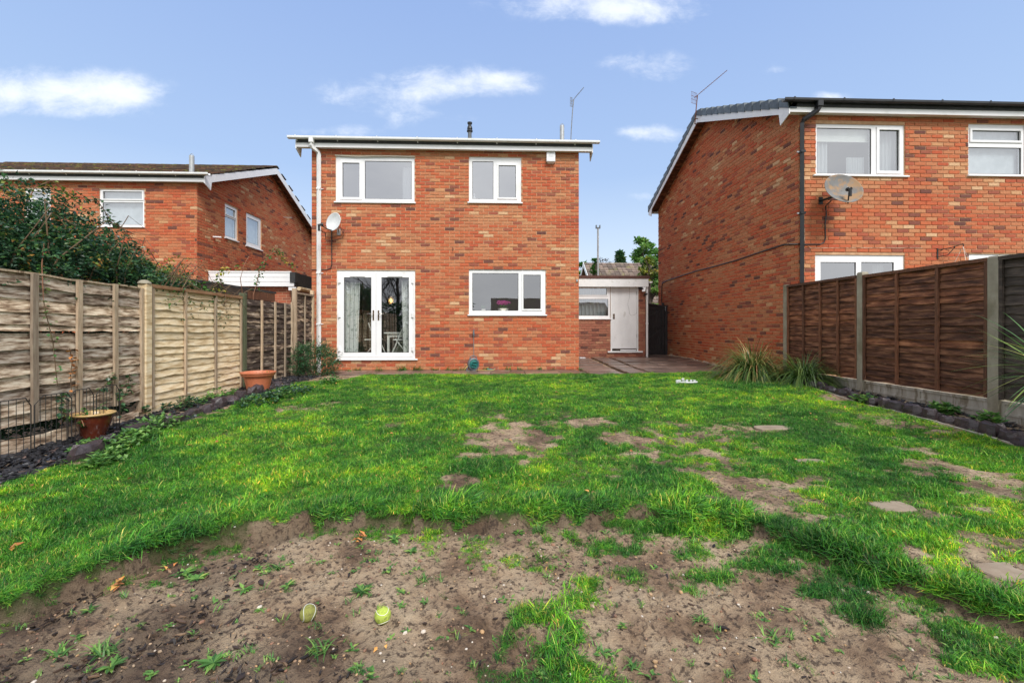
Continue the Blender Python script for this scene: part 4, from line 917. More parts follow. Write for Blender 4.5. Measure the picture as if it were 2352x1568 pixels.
for z0_, z1_ in ((.22, .90), (1.05, gz - .22)):
    g = G(); g.add([(x0g, YGt + .004, z0_), (x0g + .12, YGt + .004, z0_), (x1g, YGt + .004, z1_), (x1g - .12, YGt + .004, z1_), (x0g, YGt + .029, z0_), (x0g + .12, YGt + .029, z0_), (x1g, YGt + .029, z1_), (x1g - .12, YGt + .029, z1_)],
      [(0, 1, 2, 3), (4, 7, 6, 5), (0, 4, 5, 1), (1, 5, 6, 2), (2, 6, 7, 3), (3, 7, 4, 0)]); build('brace', g, m_gate, gt)
for i in range(12):
    pass
g = G(); prevs = [(x0g + (x1g - x0g) * k / 10, YGt - .004, gtop(x0g + (x1g - x0g) * k / 10) - .03) for k in range(11)]; g.tube(prevs, .035, 4); build('arched_rail', g, m_gate, gt)
g = G(); g.box(x1g - .05, x1g + .02, YGt - .02, YGt + .05, .06, gz + .03); build('stile', g, m_gate, gt)
for zz in (gz - .16, 1.0): g = G(); g.box(x1g - .12, x1g + .12, YGt - .032, YGt - .022, zz, zz + .04); build('hinge', g, m_wire, gt)
g = G(); g.tube([(x1g + .02, YGt - .05, gz - .10), (x1g + .05, YGt - .06, gz - .12), (x1g + .03, YGt - .06, gz - .20), (x1g + .06, YGt - .05, gz - .24)], .008, 5); build('latch_ring', g, m_galv, gt)
g = G(); g.box(x1g + .03, x1g + .15, YGt - .04, YGt + .08, -.1, gz - .06); build('gate_post', g, m_gate, label='dark square post holding the garden gate against the brick gable', cat='post')
# ------------------------------------------------------------------ ground
def vnoise(seed, n=256):
    r = np.random.RandomState(seed).rand(n, n)
    def f(x, y, sc_):
        x = np.asarray(x) * sc_; y = np.asarray(y) * sc_
        xi = np.floor(x).astype(int); yi = np.floor(y).astype(int); fx = x - xi; fy = y - yi
        fx = fx * fx * (3 - 2 * fx); fy = fy * fy * (3 - 2 * fy)
        a = r[xi % n, yi % n]; b = r[(xi + 1) % n, yi % n]; c = r[xi % n, (yi + 1) % n]; d = r[(xi + 1) % n, (yi + 1) % n]
        return (a * (1 - fx) + b * fx) * (1 - fy) + (c * (1 - fx) + d * fx) * fy
    return f
vn = vnoise(11)
def fbm(x, y, sc_, o=4, off=0):
    t = 0; a = .5; s = 0
    for i in range(o): t = t + a * vn(np.asarray(x) + 17.3 * i + off, np.asarray(y) - 9.1 * i + off, sc_ * 2 ** i); s += a; a *= .5
    return t / s
sm = lambda x: np.clip(x, 0, 1) ** 2 * (3 - 2 * np.clip(x, 0, 1))
edge_px = [(-300, 1500), (0, 1372), (100, 1340), (250, 1288), (370, 1240), (520, 1203), (700, 1184), (850, 1178), (1000, 1182), (1180, 1176), (1400, 1163), (1600, 1168), (1700, 1180), (1800, 1215), (1950, 1262), (2100, 1312), (2250, 1365), (2352, 1400), (2700, 1520)]
ep = np.array([GP(x, y, -.12) for x, y in edge_px]); ep = ep[np.argsort(ep[:, 0])]
def yedge(x): return np.interp(x, ep[:, 0], ep[:, 1])
def lawnz(x, y): return -.125 * sm((8.6 - np.asarray(y)) / 6.2) + .05 * sm((np.asarray(x) - 2.5) / 3) * sm((np.asarray(y) - 2) / 3)
def gz_(x, y, fine=True):
    x = np.asarray(x, float); y = np.asarray(y, float)
    wob = (fbm(x, y, 3.2, 3) - .5) * .16 + (fbm(x, y, 16, 3, 9) - .5) * .05
    wid = np.interp(x, [-4, 1.0, 1.6, 4], [.030, .030, .12, .26])
    s = sm((y + wob - yedge(x)) / wid + .5)
    z = s * (lawnz(x, y) + .012 * sm(1 - np.abs(y - yedge(x)) / .35)) + (1 - s) * (-.212 + .03 * sm((1.5 - y) / 1.5))
    near = np.clip(1 - (y - 9) / 2, 0, 1) * (np.abs(x) < 12)
    z = z + near * ((fbm(x, y, 1.1, 3, 5) - .5) * .05 * s + (fbm(x, y, 2.2, 4, 8) - .5) * .05 * (1 - s))
    if fine: z = z + near * ((fbm(x, y, 14, 4, 2) - .5) * .030 + (1 - s) * (np.abs(fbm(x, y, 22, 4, 3) - .5) * -.075 + (fbm(x, y, 60, 3, 13) - .5) * .012))
    # level, slightly sunk bed under the paving
    pv = sm((y - 9.25) / .3) ; z = z * (1 - pv) + (-.045) * pv
    z = np.where(y > 10.3, z + .0 , z)
    # rise of the yard towards the gate
    z = z + .085 * sm((y - 10.2) / 3.0) * (x > 1.9) * (x < 6)
    return z
bare_px = [(1175, 990, 85, 30, 1), (1330, 965, 85, 9, .9), (1480, 1000, 105, 16, .9), (1640, 1030, 60, 15, .8), (1730, 1095, 110, 34, .95), (1620, 1065, 60, 12, .6), (2215, 1070, 110, 30, 1), (2290, 1110, 90, 25, .9), (2110, 1022, 50, 10, .8), (1050, 1085, 38, 22, .75),
           (700, 938, 65, 8, .6), (905, 968, 28, 6, .7), (1925, 922, 45, 9, .8), (2200, 1003, 80, 12, .5), (1130, 1110, 40, 12, .5), (640, 955, 60, 10, .35), (760, 928, 25, 5, .6), (1855, 1040, 30, 8, .6), (1300, 905, 20, 3, .5), (1955, 975, 30, 6, .5), (1500, 965, 50, 6, .4),
           (1330, 1020, 40, 10, .5), (1440, 1060, 60, 10, .45), (1260, 1140, 60, 8, .4), (1800, 1130, 60, 12, .5), (2050, 1140, 60, 16, .45)]
BARE = []
for (x, y, rx, ry, a) in bare_px:
    cx, cy = GP(x, y, -.05); ex, _ = GP(x + rx, y, -.05); _, ey = GP(x, y - ry, -.05); BARE.append((cx, cy, abs(ex - cx), abs(ey - cy), a))
green_px = [(1235, 1470, 80, 60, 1), (1330, 1560, 110, 40, 1), (1190, 1560, 70, 25, .8), (1290, 1400, 80, 22, .75), (1400, 1240, 95, 26, .9), (1520, 1225, 110, 20, .9), (1650, 1235, 90, 22, .9), (1500, 1335, 120, 18, .7), (1240, 1225, 25, 25, .6), (1570, 1350, 30, 15, .8), (1350, 1345, 30, 14, .7),
            (2050, 1400, 150, 50, .85), (2230, 1480, 140, 60, .95), (2330, 1540, 90, 60, 1), (1900, 1330, 120, 35, .8), (1760, 1290, 70, 22, .7), (640, 1262, 50, 15, .55), (420, 1310, 50, 16, .55), (330, 1350, 60, 14, .45), (110, 1370, 90, 14, .6), (740, 1220, 40, 10, .6), (1010, 1240, 60, 12, .35), (930, 1530, 20, 15, .8), (1120, 1560, 25, 14, .6), (1620, 1535, 20, 12, .8), (880, 1240, 90, 10, .4)]
GREEN = []
for (x, y, rx, ry, a) in green_px:
    cx, cy = GP(x, y, -.23); ex, _ = GP(x + rx, y, -.23); _, ey = GP(x, y - ry, -.23); GREEN.append((cx, cy, abs(ex - cx), abs(ey - cy), a))
SLABS_PX = [(1776, 978, 44, 4.5), (2050, 1136, 46, 11), (2330, 1280, 70, 24), (1862, 1043, 34, 4)]
SL = []
for (x, y, rx, ry) in SLABS_PX:
    cx, cy = GP(x, y, -.05); ex, _ = GP(x + rx, y, -.05); _, ey = GP(x, y - ry, -.05); SL.append((cx, cy, abs(ex - cx), abs(ey - cy)))
XE = -3.42                                             # left edge of the lawn
def xer(y): return np.interp(y, [2, 4, 7.6, 9], [4.45, 4.72, 5.02, 5.1])
def grassd(x, y):
    """how much grass grows at a point, 0..1"""
    x = np.asarray(x, float); y = np.asarray(y, float)
    wob = (fbm(x, y, 3.2, 3) - .5) * .16
    s = sm((y + wob - yedge(x)) / .04 + .35)
    n1 = fbm(x, y, 2.6, 4, 3); n2 = fbm(x, y, 9, 3, 7)
    b = np.zeros_like(x)
    for cx, cy, rx, ry, a in BARE:
        r = np.sqrt(((x - cx) / rx) ** 2 + ((y - cy) / ry) ** 2); b = np.maximum(b, a * 1.15 * sm((1.55 - r + (n2 - .5) * 2.2 + (n1 - .5) * 1.2) / 1.15))
    patch = sm((fbm(x, y, .9, 3, 21) - .50) / .18) * sm((x + .8) / 2.5) * sm((6.2 - y) / 2)          # thin, worn area on the right
    b = np.maximum(b, patch * sm((n2 - .42) / .16) * .85)
    lawn = 1 - np.clip(b, 0, .90)
    gn = .62 * sm((.32 + (n1 - .5) * 1.6 - (yedge(x) - y)) / .3) * sm((n2 - .45) / .1)
    for cx, cy, rx, ry, a in GREEN:
        r = np.sqrt(((x - cx) / rx) ** 2 + ((y - cy) / ry) ** 2); gn = np.maximum(gn, a * sm((1.25 - r + (n2 - .5) * 1.6 + (n1 - .5) * 1.0) / .6))
    g = s * lawn + (1 - s) * gn * (np.where(x > 1.0, .40, .14) + .68 * sm((n2 - .45) / .14))
    for cx, cy, rx, ry in SL:
        r = np.maximum(np.abs((x - cx) / rx), np.abs((y - cy) / ry)); g = g * (r + (n2 - .5) * .7 > .88)
    g = g * (y < 9.42 + .04 * np.sin(x * 3)) * (x > XE - .03 + (n2 - .5) * .65) * (x < xer(y) + (n2 - .5) * .15)
    g = g * (1 - sm((1.0 - np.hypot((x + 3.5) / 1.0, (y - 9.1) / 1.0)) / .3))
    return np.clip(g, 0, 1)
def axis(segs):
    out = []
    for a, b, st in segs: out += list(np.arange(a, b, st))
    return np.array(out + [segs[-1][1]])
ax = axis([(-900, -300, 300), (-300, -60, 60), (-60, -12, 12), (-12, -5, 1.0), (-5, -2.4, .05), (-2.4, 2.8, .022), (2.8, 6.4, .04), (6.4, 12, .8), (12, 60, 12), (60, 300, 60), (300, 900, 300)])
ay = axis([(-900, -300, 300), (-300, -60, 60), (-60, -6, 9), (-6, .4, .8), (.4, 3.6, .022), (3.6, 6, .04), (6, 10.5, .08), (10.5, 16, .5), (16, 60, 8), (60, 300, 40), (300, 1500, 300)])
XX, YY = np.meshgrid(ax, ay, indexing='ij'); ZZ = gz_(XX, YY)
nx, ny = XX.shape
V = np.stack([XX.ravel(), YY.ravel(), ZZ.ravel()], 1)
I = np.arange(nx * ny).reshape(nx, ny)
Fq = np.stack([I[:-1, :-1].ravel(), I[1:, :-1].ravel(), I[1:, 1:].ravel(), I[:-1, 1:].ravel()], 1)
me = bpy.data.meshes.new('ground'); me.vertices.add(len(V)); me.vertices.foreach_set('co', V.astype(np.float32).ravel())
me.loops.add(len(Fq) * 4); me.loops.foreach_set('vertex_index', Fq.astype(np.int32).ravel()); me.polygons.add(len(Fq))
me.polygons.foreach_set('loop_start', np.arange(0, len(Fq) * 4, 4, dtype=np.int32)); me.polygons.foreach_set('loop_total', np.full(len(Fq), 4, dtype=np.int32))
me.update(calc_edges=True); me.polygons.foreach_set('use_smooth', np.ones(len(Fq), bool))
gv = grassd(XX, YY).ravel(); far = ((np.abs(XX) > 6.5) | (YY < .3) | (YY > 14.7)).ravel()
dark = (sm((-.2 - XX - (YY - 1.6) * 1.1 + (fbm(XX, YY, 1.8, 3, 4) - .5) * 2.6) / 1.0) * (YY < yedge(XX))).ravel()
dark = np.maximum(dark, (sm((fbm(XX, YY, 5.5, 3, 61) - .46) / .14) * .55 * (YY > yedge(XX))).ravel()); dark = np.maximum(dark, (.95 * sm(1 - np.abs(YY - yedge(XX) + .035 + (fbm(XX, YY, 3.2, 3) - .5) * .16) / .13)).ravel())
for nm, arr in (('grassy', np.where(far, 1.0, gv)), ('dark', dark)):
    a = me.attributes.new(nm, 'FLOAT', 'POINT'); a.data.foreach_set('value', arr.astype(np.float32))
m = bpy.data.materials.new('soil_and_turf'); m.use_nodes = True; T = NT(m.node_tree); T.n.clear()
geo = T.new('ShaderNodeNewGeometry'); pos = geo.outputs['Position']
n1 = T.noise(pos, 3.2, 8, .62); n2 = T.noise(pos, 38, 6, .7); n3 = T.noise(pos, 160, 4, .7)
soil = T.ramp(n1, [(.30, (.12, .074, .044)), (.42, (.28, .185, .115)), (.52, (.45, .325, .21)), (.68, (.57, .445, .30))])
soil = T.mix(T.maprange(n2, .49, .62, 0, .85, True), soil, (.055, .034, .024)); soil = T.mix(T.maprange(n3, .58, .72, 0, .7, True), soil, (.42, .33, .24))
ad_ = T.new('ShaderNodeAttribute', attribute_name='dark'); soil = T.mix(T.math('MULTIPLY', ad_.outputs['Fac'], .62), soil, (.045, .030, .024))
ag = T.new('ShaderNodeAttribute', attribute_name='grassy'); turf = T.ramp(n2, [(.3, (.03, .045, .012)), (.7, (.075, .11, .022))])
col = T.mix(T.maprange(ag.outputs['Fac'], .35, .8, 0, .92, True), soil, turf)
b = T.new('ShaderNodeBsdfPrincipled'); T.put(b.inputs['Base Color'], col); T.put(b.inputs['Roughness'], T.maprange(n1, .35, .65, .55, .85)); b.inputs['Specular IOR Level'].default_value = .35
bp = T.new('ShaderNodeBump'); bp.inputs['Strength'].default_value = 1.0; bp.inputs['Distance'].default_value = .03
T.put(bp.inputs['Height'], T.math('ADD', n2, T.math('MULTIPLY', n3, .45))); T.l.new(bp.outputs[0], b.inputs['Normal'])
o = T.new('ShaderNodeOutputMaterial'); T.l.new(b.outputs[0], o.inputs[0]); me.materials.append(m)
gr = bpy.data.objects.new('ground', me); COL.objects.link(gr); gr['kind'] = 'structure'
def gh(x, y): return float(gz_(np.array([x]), np.array([y]))[0])

# ------------------------------------------------------------------ paving
pt = bpy.data.objects.new('patio', None); COL.objects.link(pt); pt['kind'] = 'structure'; WL['patio'] = Vector((0, 0, 0))
def slab(x0, x1, y0, y1, z, m=m_slab, t=.04, name='slab'):
    R = random; g = G(); j = lambda: R.uniform(-.006, .006); tz = [z + R.uniform(-.006, .006) for _ in range(4)]; q = .008
    g.add([(x0 + j(), y0 + j(), z - t), (x1 + j(), y0 + j(), z - t), (x1, y1, z - t), (x0, y1, z - t), (x0, y0, tz[0] - q), (x1, y0, tz[1] - q), (x1, y1, tz[2] - q), (x0, y1, tz[3] - q),
           (x0 + q, y0 + q, tz[0]), (x1 - q, y0 + q, tz[1]), (x1 - q, y1 - q, tz[2]), (x0 + q, y1 - q, tz[3])],
          [(0, 1, 5, 4), (1, 2, 6, 5), (2, 3, 7, 6), (3, 0, 4, 7), (4, 5, 9, 8), (5, 6, 10, 9), (6, 7, 11, 10), (7, 4, 8, 11), (8, 9, 10, 11)], rnd())
    build(name, g, m, pt)
x = -3.3
while x < 2.0:                                            # strip of slabs along the back wall
    wv = U(.72, .92); slab(x, min(x + wv - .012, 2.02), 9.62 + U(-.02, .02), 10.03, .0 + U(-.004, .004)); slab(x - .3, min(x - .3 + wv - .012, 2.02), 10.04, 10.44, .004); x += wv
risez = lambda y: .085 * float(sm(np.array((y - 10.2) / 3.0)))
y = 9.56; row = 0
while y < 14.55:
    hgt = .60; x = 2.04
    segs = [(2.04, 2.64), (2.65, 3.08)] if True else []
    for a, b_ in ((2.04, 2.78),): slab(a, b_, y, y + hgt - .012, risez(y + .3))
    k = 0; yy = y
    for k in range(2): slab(2.92, 3.36, y + k * .30, y + k * .30 + .288, risez(y + .3) + .004, m_slab)
    x = 3.46 + (row % 2) * .0
    for wv in (.75, .75, .72): slab(x, x + wv - .012, y, y + hgt - .012, risez(y + .3)); x += wv
    y += hgt; row += 1
g = G(); R = random.Random(8)
for i in range(1500):                                     # gravel along the foot of the gable
    xx = XG - abs(R.gauss(0, .055)) - .02; yy = R.uniform(8.9, 14.3); r = R.uniform(.008, .018); z = risez(yy) - .035 + R.uniform(0, .035)
    g.box(xx - r, xx + r, yy - r, yy + r * .8, z, z + r * 1.2, R.uniform(.5, 1), ch=r * .4)
build('gravel', g, m_peb, kind='stuff')
GR = dict(label=None)
# stepping stones let into the lawn
lab = ['stepping stone nearest the house, sunk in grass', 'stepping stone between bare soil patches on the right lawn', 'large pale stepping stone at the right edge of the photo', 'narrow stepping stone half hidden under grass']
for (cx, cy, rx, ry), l in zip(SL, lab):
    z = gh(cx, cy) + .012; g = G(); n = 12; R = random.Random(int(cx * 100)); ring = []
    for k in range(n):
        q = 2 * math.pi * (k + .5) / n; f = 1 / max(abs(math.cos(q)), abs(math.sin(q))) ; f = min(f, 1.22) * R.uniform(.92, 1.0); ring.append((cx + rx * f * math.cos(q), cy + ry * f * math.sin(q)))
    g.add([(a, b_, z - .05) for a, b_ in ring] + [(a, b_, z - .006) for a, b_ in ring] + [(cx + (a - cx) * .96, cy + (b_ - cy) * .96, z) for a, b_ in ring],
          [(k, (k + 1) % n, n + (k + 1) % n, n + k) for k in range(n)] + [(n + k, n + (k + 1) % n, 2 * n + (k + 1) % n, 2 * n + k) for k in range(n)] + [tuple(range(2 * n, 3 * n))])
    build('stepping_stone', g, m_slabd, label=l, cat='paving slab', group='stepping stones in the lawn')
for (px, py, rx, col_, l) in ((1960 - 60, 1, 1, 1, None),): pass
cx, cy = GP(1622 + 290 - 0, 870, 0)[0], GP(1912, 870, 0)[1]
cx, cy = GP(1730, 863, .0); 
g = G(); g.add([(cx - .35, cy - .10, .012), (cx + .30, cy - .18, .010), (cx + .42, cy + .02, .016), (cx - .2, cy + .10, .016), (cx - .35, cy - .10, -.04), (cx + .30, cy - .18, -.04), (cx + .42, cy + .02, -.04), (cx - .2, cy + .10, -.04)], [(0, 1, 2, 3), (0, 4, 5, 1), (1, 5, 6, 2), (2, 6, 7, 3), (3, 7, 4, 0)])
build('stepping_stone', g, m_slabd, label='flat tan stone in the grass before the strappy plants', cat='paving slab', group='stepping stones in the lawn')

# ------------------------------------------------------------------ fences
def lap_panel(parent, X, sg, y0, y1, z0, z1, rows, m, mb, label, seed, battens, wav=.012, cap=True, ztop=None, gaps=(), thick=.009, sag=0, capm=None, battw=.038):
    """sg: +1 the boards face +X, -1 they face -X."""
    R = random.Random(seed); p = build_empty_part('fence_panel', parent, (X, (y0 + y1) / 2, z0), label)
    ztop = ztop or (lambda y: z1); n = 14; row_h = 1 / rows
    for r in range(rows):
        zb_f = r / rows; zt_f = (r + 1) / rows; ph = [R.uniform(0, 6.28) for _ in range(4)]; am = wav * R.uniform(.5, 1.4)
        lip = R.uniform(.020, .030); knots = [(R.uniform(y0, y1), R.uniform(.004, .014)) for _ in range(2)]
        shift = -.055 if r in gaps else 0; tilt = R.uniform(-.006, .006)
        vs = []
        for i in range(n + 1):
            y = y0 + (y1 - y0) * i / n; H = ztop(y) - z0
            zb_ = z0 + H * zb_f - (.012 if r else 0) + am * (math.sin(y * 5 + ph[0]) * .5 + math.sin(y * 13 + ph[1]) * .35 + math.sin(y * 29 + ph[2]) * .25) + tilt * (i / n - .5)
            for ky, ka in knots: zb_ -= ka * math.exp(-((y - ky) / .05) ** 2)
            zb_ += -shift; zt_ = z0 + H * zt_f + .022 + (shift if False else 0)
            if r == rows - 1: zt_ = z0 + H - .004
            bow = math.sin(y * 4 + ph[3]) * .003
            xf = X + sg * (lip + bow); xb = X + sg * (.001 + bow * .3)
            vs += [(xf, y, zb_), (xb + sg * .002, y, zt_), (xb + sg * .002 - sg * thick, y, zt_), (xf - sg * thick, y, zb_)]
        g = G(); g.add(vs, [(4 * i + a, 4 * i + (a + 1) % 4, 4 * i + 4 + (a + 1) % 4, 4 * i + 4 + a) for i in range(n) for a in range(4)] + [(0, 1, 2, 3), (4 * n + 3, 4 * n + 2, 4 * n + 1, 4 * n)], R.random())
        build('board', g, m, p)
    for (by, bw) in battens:
        g = G(); k = 5; vs = []; R2 = R
        zt = ztop(by)
        for i in range(k + 1):
            zz = z0 + .0 + (zt - z0 - .0) * i / k; j = R2.uniform(-.004, .004)
            a, b = X + sg * .030, X + sg * .055
            vs += [(a, by - bw / 2 + j, zz), (b, by - bw / 2 + j, zz), (b, by + bw / 2 + j, zz), (a, by + bw / 2 + j, zz)]
        g.add(vs, [(4 * i + a, 4 * i + (a + 1) % 4, 4 * i + 4 + (a + 1) % 4, 4 * i + 4 + a) for i in range(k) for a in range(4)] + [(0, 1, 2, 3), (4 * k + 3, 4 * k + 2, 4 * k + 1, 4 * k)], R.random())
        build('batten', g, mb, p)
    if cap:
        g = G(); k = 8
        for a, b in ((0, 1),):
            vs = []
            for i in range(k + 1):
                y = y0 + (y1 - y0) * i / k; zz = ztop(y)
                vs += [(X + sg * .060, y, zz - .03), (X + sg * .060, y, zz + .012), (X - sg * .02, y, zz + .014), (X - sg * .02, y, zz - .03)]
            g.add(vs, [(4 * i + a_, 4 * i + (a_ + 1) % 4, 4 * i + 4 + (a_ + 1) % 4, 4 * i + 4 + a_) for i in range(k) for a_ in range(4)] + [(0, 1, 2, 3), (4 * k + 3, 4 * k + 2, 4 * k + 1, 4 * k)], R.random())
        build('rail', g, capm or mb, p)
    return p
def build_empty_part(name, parent, loc, label=None):
    o = bpy.data.objects.new(name, None); COL.objects.link(o); o.parent = parent; o.location = Vector(loc) - WL[parent.name]; WL[o.name] = Vector(loc); o.empty_display_size = .1
    if label: o['label'] = label
    return o
XF = -4.15
FL = empty('fence', (XF, 6, 0), 'weathered wooden lap fence along the left side of the garden', 'fence')
yq = lambda px: PX(px, 800, XF)[0]
p1a, p1b = 3.62, 5.40
ztl = lambda y: np.interp(y, [3.6, 3.94, 4.6, 5.4], [1.50, 1.485, 1.46, 1.455]) + .006 * math.sin(y * 9)
lap_panel(FL, XF, 1, p1a, p1b, .14, 1.47, 12, m_wgrey, m_batten, 'bleached grey panel nearest the camera, boards cracked and gapped', 1, [(yq(68), .052), (yq(172), .05), (yq(256), .046)], wav=.008, cap=False, ztop=ztl, gaps=(7,))
g = G(); yv = np.linspace(p1a, p1b, 9); vs = []
for y in yv: zz = float(ztl(y)); j = .008 * math.sin(y * 11); vs += [(XF + .03, y, zz - .012 + j), (XF + .03, y, zz + .006 + j), (XF - .02, y, zz + .008 + j), (XF - .02, y, zz - .012 + j)]
g.add(vs, [(4 * i + a, 4 * i + (a + 1) % 4, 4 * i + 4 + (a + 1) % 4, 4 * i + 4 + a) for i in range(8) for a in range(4)] + [(0, 1, 2, 3)]); build('capping', g, m_batten, FL)
# low board below the gap
g = G(); n = 10; vs = []
for i in range(n + 1):
    y = p1a + (p1b - p1a) * i / n; vs += [(XF - .02, y, -.16), (XF + .008, y, -.16), (XF + .008, y, .03 + .02 * math.sin(y * 7)), (XF - .02, y, .03 + .02 * math.sin(y * 7))]
g.add(vs, [(4 * i + a, 4 * i + (a + 1) % 4, 4 * i + 4 + (a + 1) % 4, 4 * i + 4 + a) for i in range(n) for a in range(4)], .8); build('kick_board', g, m_wgrey, FL)
lap_panel(FL, XF, 1, 1.75, 3.55, .10, 1.52, 12, m_wgrey, m_batten, 'grey panel beside the camera', 2, [(2.2, .05), (2.65, .05), (3.1, .05)], cap=False, gaps=(3,))
# concrete post with a timber facing
def post(parent, X, y, w_, d_, z0, z1, m, label=None, cap=None, name='post', tilt=0):
    g = G(); h = w_ / 2; vs = []
    for zz, dd in ((z0, 0), (z1 - .02, tilt), (z1, tilt)):
        r = .85 if zz == z1 else 1
        vs += [(X - d_ / 2 * r, y - h * r + dd, zz), (X + d_ / 2 * r, y - h * r + dd, zz), (X + d_ / 2 * r, y + h * r + dd, zz), (X - d_ / 2 * r, y + h * r + dd, zz)]
    g.add(vs, [(4 * i + a, 4 * i + (a + 1) % 4, 4 * i + 4 + (a + 1) % 4, 4 * i + 4 + a) for i in range(2) for a in range(4)] + [(8, 9, 10, 11)], rnd())
    return build(name, g, m, parent, label=label)
pz = lambda px, py, X_: PX(px, py, X_)[1]
po = post(FL, XF + .015, yq(330), .085, .10, -.1, pz(330, 651, XF), m_wpale, 'pale concrete and timber post with round cap')
g = G(); yy = yq(330); zz = pz(330, 651, XF); g.lathe([(.001, .035), (.03, .03), (.062, .01), (.07, -.012), (.05, -.02)], (XF + .01, yy, zz + .01), 14, True); build('post_cap', g, m_conc, po)
g = G(); g.box(XF - .02, XF + .045, yq(330) - .085, yq(330) - .05, 0, 1.45); build('side_batten', g, m_batten, po)
y2a, y2b = yq(340), yq(549)
ztp = lambda y: np.interp(y, [y2a, y2b], [pz(342, 655, XF), pz(549, 682, XF)])
lap_panel(FL, XF, 1, y2a, y2b, .02, 1.5, 16, m_wpale, m_batten, 'pale newer lap panel between the capped post and the green post', 3, [(y2a + .015, .035), (yq(419), .032), (yq(489), .032), (y2b - .02, .035)], wav=.010, ztop=ztp, cap=True, capm=mat('wet_rail', [(.3, (.20, .09, .04)), (.6, (.33, .19, .10)), (.85, (.55, .44, .30))], 5, (6, 1.2, 6), .8, .3))
g = G(); g.box(XF - .02, XF + .03, y2a, y2b, -.14, .012); build('kick_board', g, m_wpale, FL)
post(FL, XF + .02, yq(555), .075, .09, -.1, pz(555, 673, XF), m_wgreen, 'mossy green timber post')
y3a, y3b = yq(560), yq(668)
zt3 = pz(600, 690, XF)
lap_panel(FL, XF, 1, y3a, y3b, .0, zt3, 15, m_wdamp, m_batten, 'dark damp stained panel behind the orange pot', 4, [(yq(596), .04), (yq(627), .04), (yq(650), .04)], wav=.014, cap=False)
post(FL, XF + .03, yq(673), .07, .08, -.1, pz(673, 662, XF), m_batten, 'tall bleached post near the house')
g = G(); g.box(XF + .02, XF + .055, yq(668) - .05, yq(668) - .01, 0, 1.5); build('side_batten', g, m_batten, FL)
y4a, y4b = yq(677), yq(715)
lap_panel(FL, XF, 1, y4a, y4b, .0, pz(697, 675, XF), 17, m_wdamp, m_batten, 'grey rippled panel next to the house corner', 5, [(yq(696), .03)], wav=.03, cap=True)
post(FL, XF + .02, min(yq(717), 10.36), .07, .07, -.1, pz(717, 668, XF), m_batten)
# right fence
XFR = 5.60
FR = empty('fence', (XFR, 6.5, 0), 'brown stained lap fence with concrete posts on the right', 'fence')
yr = lambda px: PX(px, 800, XFR)[0]
ypos = [yr(1809), yr(1982), yr(2291)]; ypos.append(ypos[2] - (ypos[1] - ypos[2])); tops = [pz(1809, 654, XFR), pz(1982, 625, XFR), pz(2291, 588, XFR), 1.84]
for yy, tt, w_ in zip(ypos, tops, (.10, .10, .11, .10)):
    q = post(FR, XFR - .005, yy, w_, .10, -.05, tt, m_conc, name='concrete_post')
def board_conc(parent, X, ya, yb):
    g = G(); ym = (ya + yb) / 2
    g.box(X - .008, X + .03, ya, yb, -.12, .185)
    for a, b in ((ya + .0, ya + .03), (ym - .02, ym + .02), (yb - .03, yb)): g.box(X - .020, X - .0082, a, b, -.12, .185)
    g.box(X - .020, X - .0082, ya + .03, ym - .02, .15, .185); g.box(X - .020, X - .0082, ym + .02, yb - .03, .15, .185)
    g.box(X - .020, X - .0082, ya + .03, ym - .02, .03, .055); g.box(X - .020, X - .0082, ym + .02, yb - .03, .03, .055)
    build('gravel_board', g, m_concp, parent)
labs = ['brown lap panel nearest the gable, with pale scuffed streaks', 'widest brown lap panel with two battens', 'dark grey lap panel at the right edge of the photo']
for i in range(3):
    ya, yb = ypos[i + 1] + .055, ypos[i] - .055; zt = pz((2272 if i == 1 else 1992 if i == 0 else 2352), (611 if i == 1 else 640 if i == 0 else 604), XFR)
    zl = [1.775, 1.765, 1.76][i]
    bt = [[(yr(1850), .035), (yr(1889), .035), (yr(1930), .035), (yr(1995) + .02, .0)], [(yr(2066), .035), (yr(2160), .04)], [(4.0, .04), (3.5, .04)]][i]; bt = [b for b in bt if b[1] > 0]
    bt += [(ya + .02, .035), (yb - .02, .035)]
    lap_panel(FR, XFR, -1, ya, yb, .20, zl, 17 if i < 2 else 15, m_wbrown if i < 2 else m_wdark, m_battenb if i < 2 else m_wdark, labs[i], 10 + i, bt, wav=.010 if i < 2 else .016, cap=True)
    board_conc(FR, XFR, ya, yb)

# garden shed roof beyond the left fence
S = empty('shed', (-5.3, 8.6, 0), 'low timber shed with felt roof just beyond the left fence', 'shed')
ys0, ys1 = 7.1, 9.3; zs0 = pz(560, 663, -4.42); 
g = G(); g.add([(-4.40, 6.9, 1.66), (-4.40, 9.25, 1.66), (-6.2, 9.25, 1.82), (-6.2, 6.9, 1.82), (-4.40, 6.9, 1.70), (-4.40, 9.25, 1.70), (-6.2, 9.25, 1.86), (-6.2, 6.9, 1.86)], [(0, 3, 2, 1), (4, 5, 6, 7), (0, 1, 5, 4), (1, 2, 6, 5), (2, 3, 7, 6), (3, 0, 4, 7)]); build('felt_roof', g, m_lead, S)
g = G(); g.box(-4.43, -4.405, 6.92, 8.2, 1.53, 1.66); build('fascia_board', g, m_wdark, S)
g = G(); g.box(-4.43, -4.405, 8.21, 9.2, 1.50, 1.655); build('fascia_board', g, m_battenb, S)
g = G(); g.box(-6.1, -4.46, 7.0, 9.15, -.1, 1.64); build('wall', g, m_battenb, S)

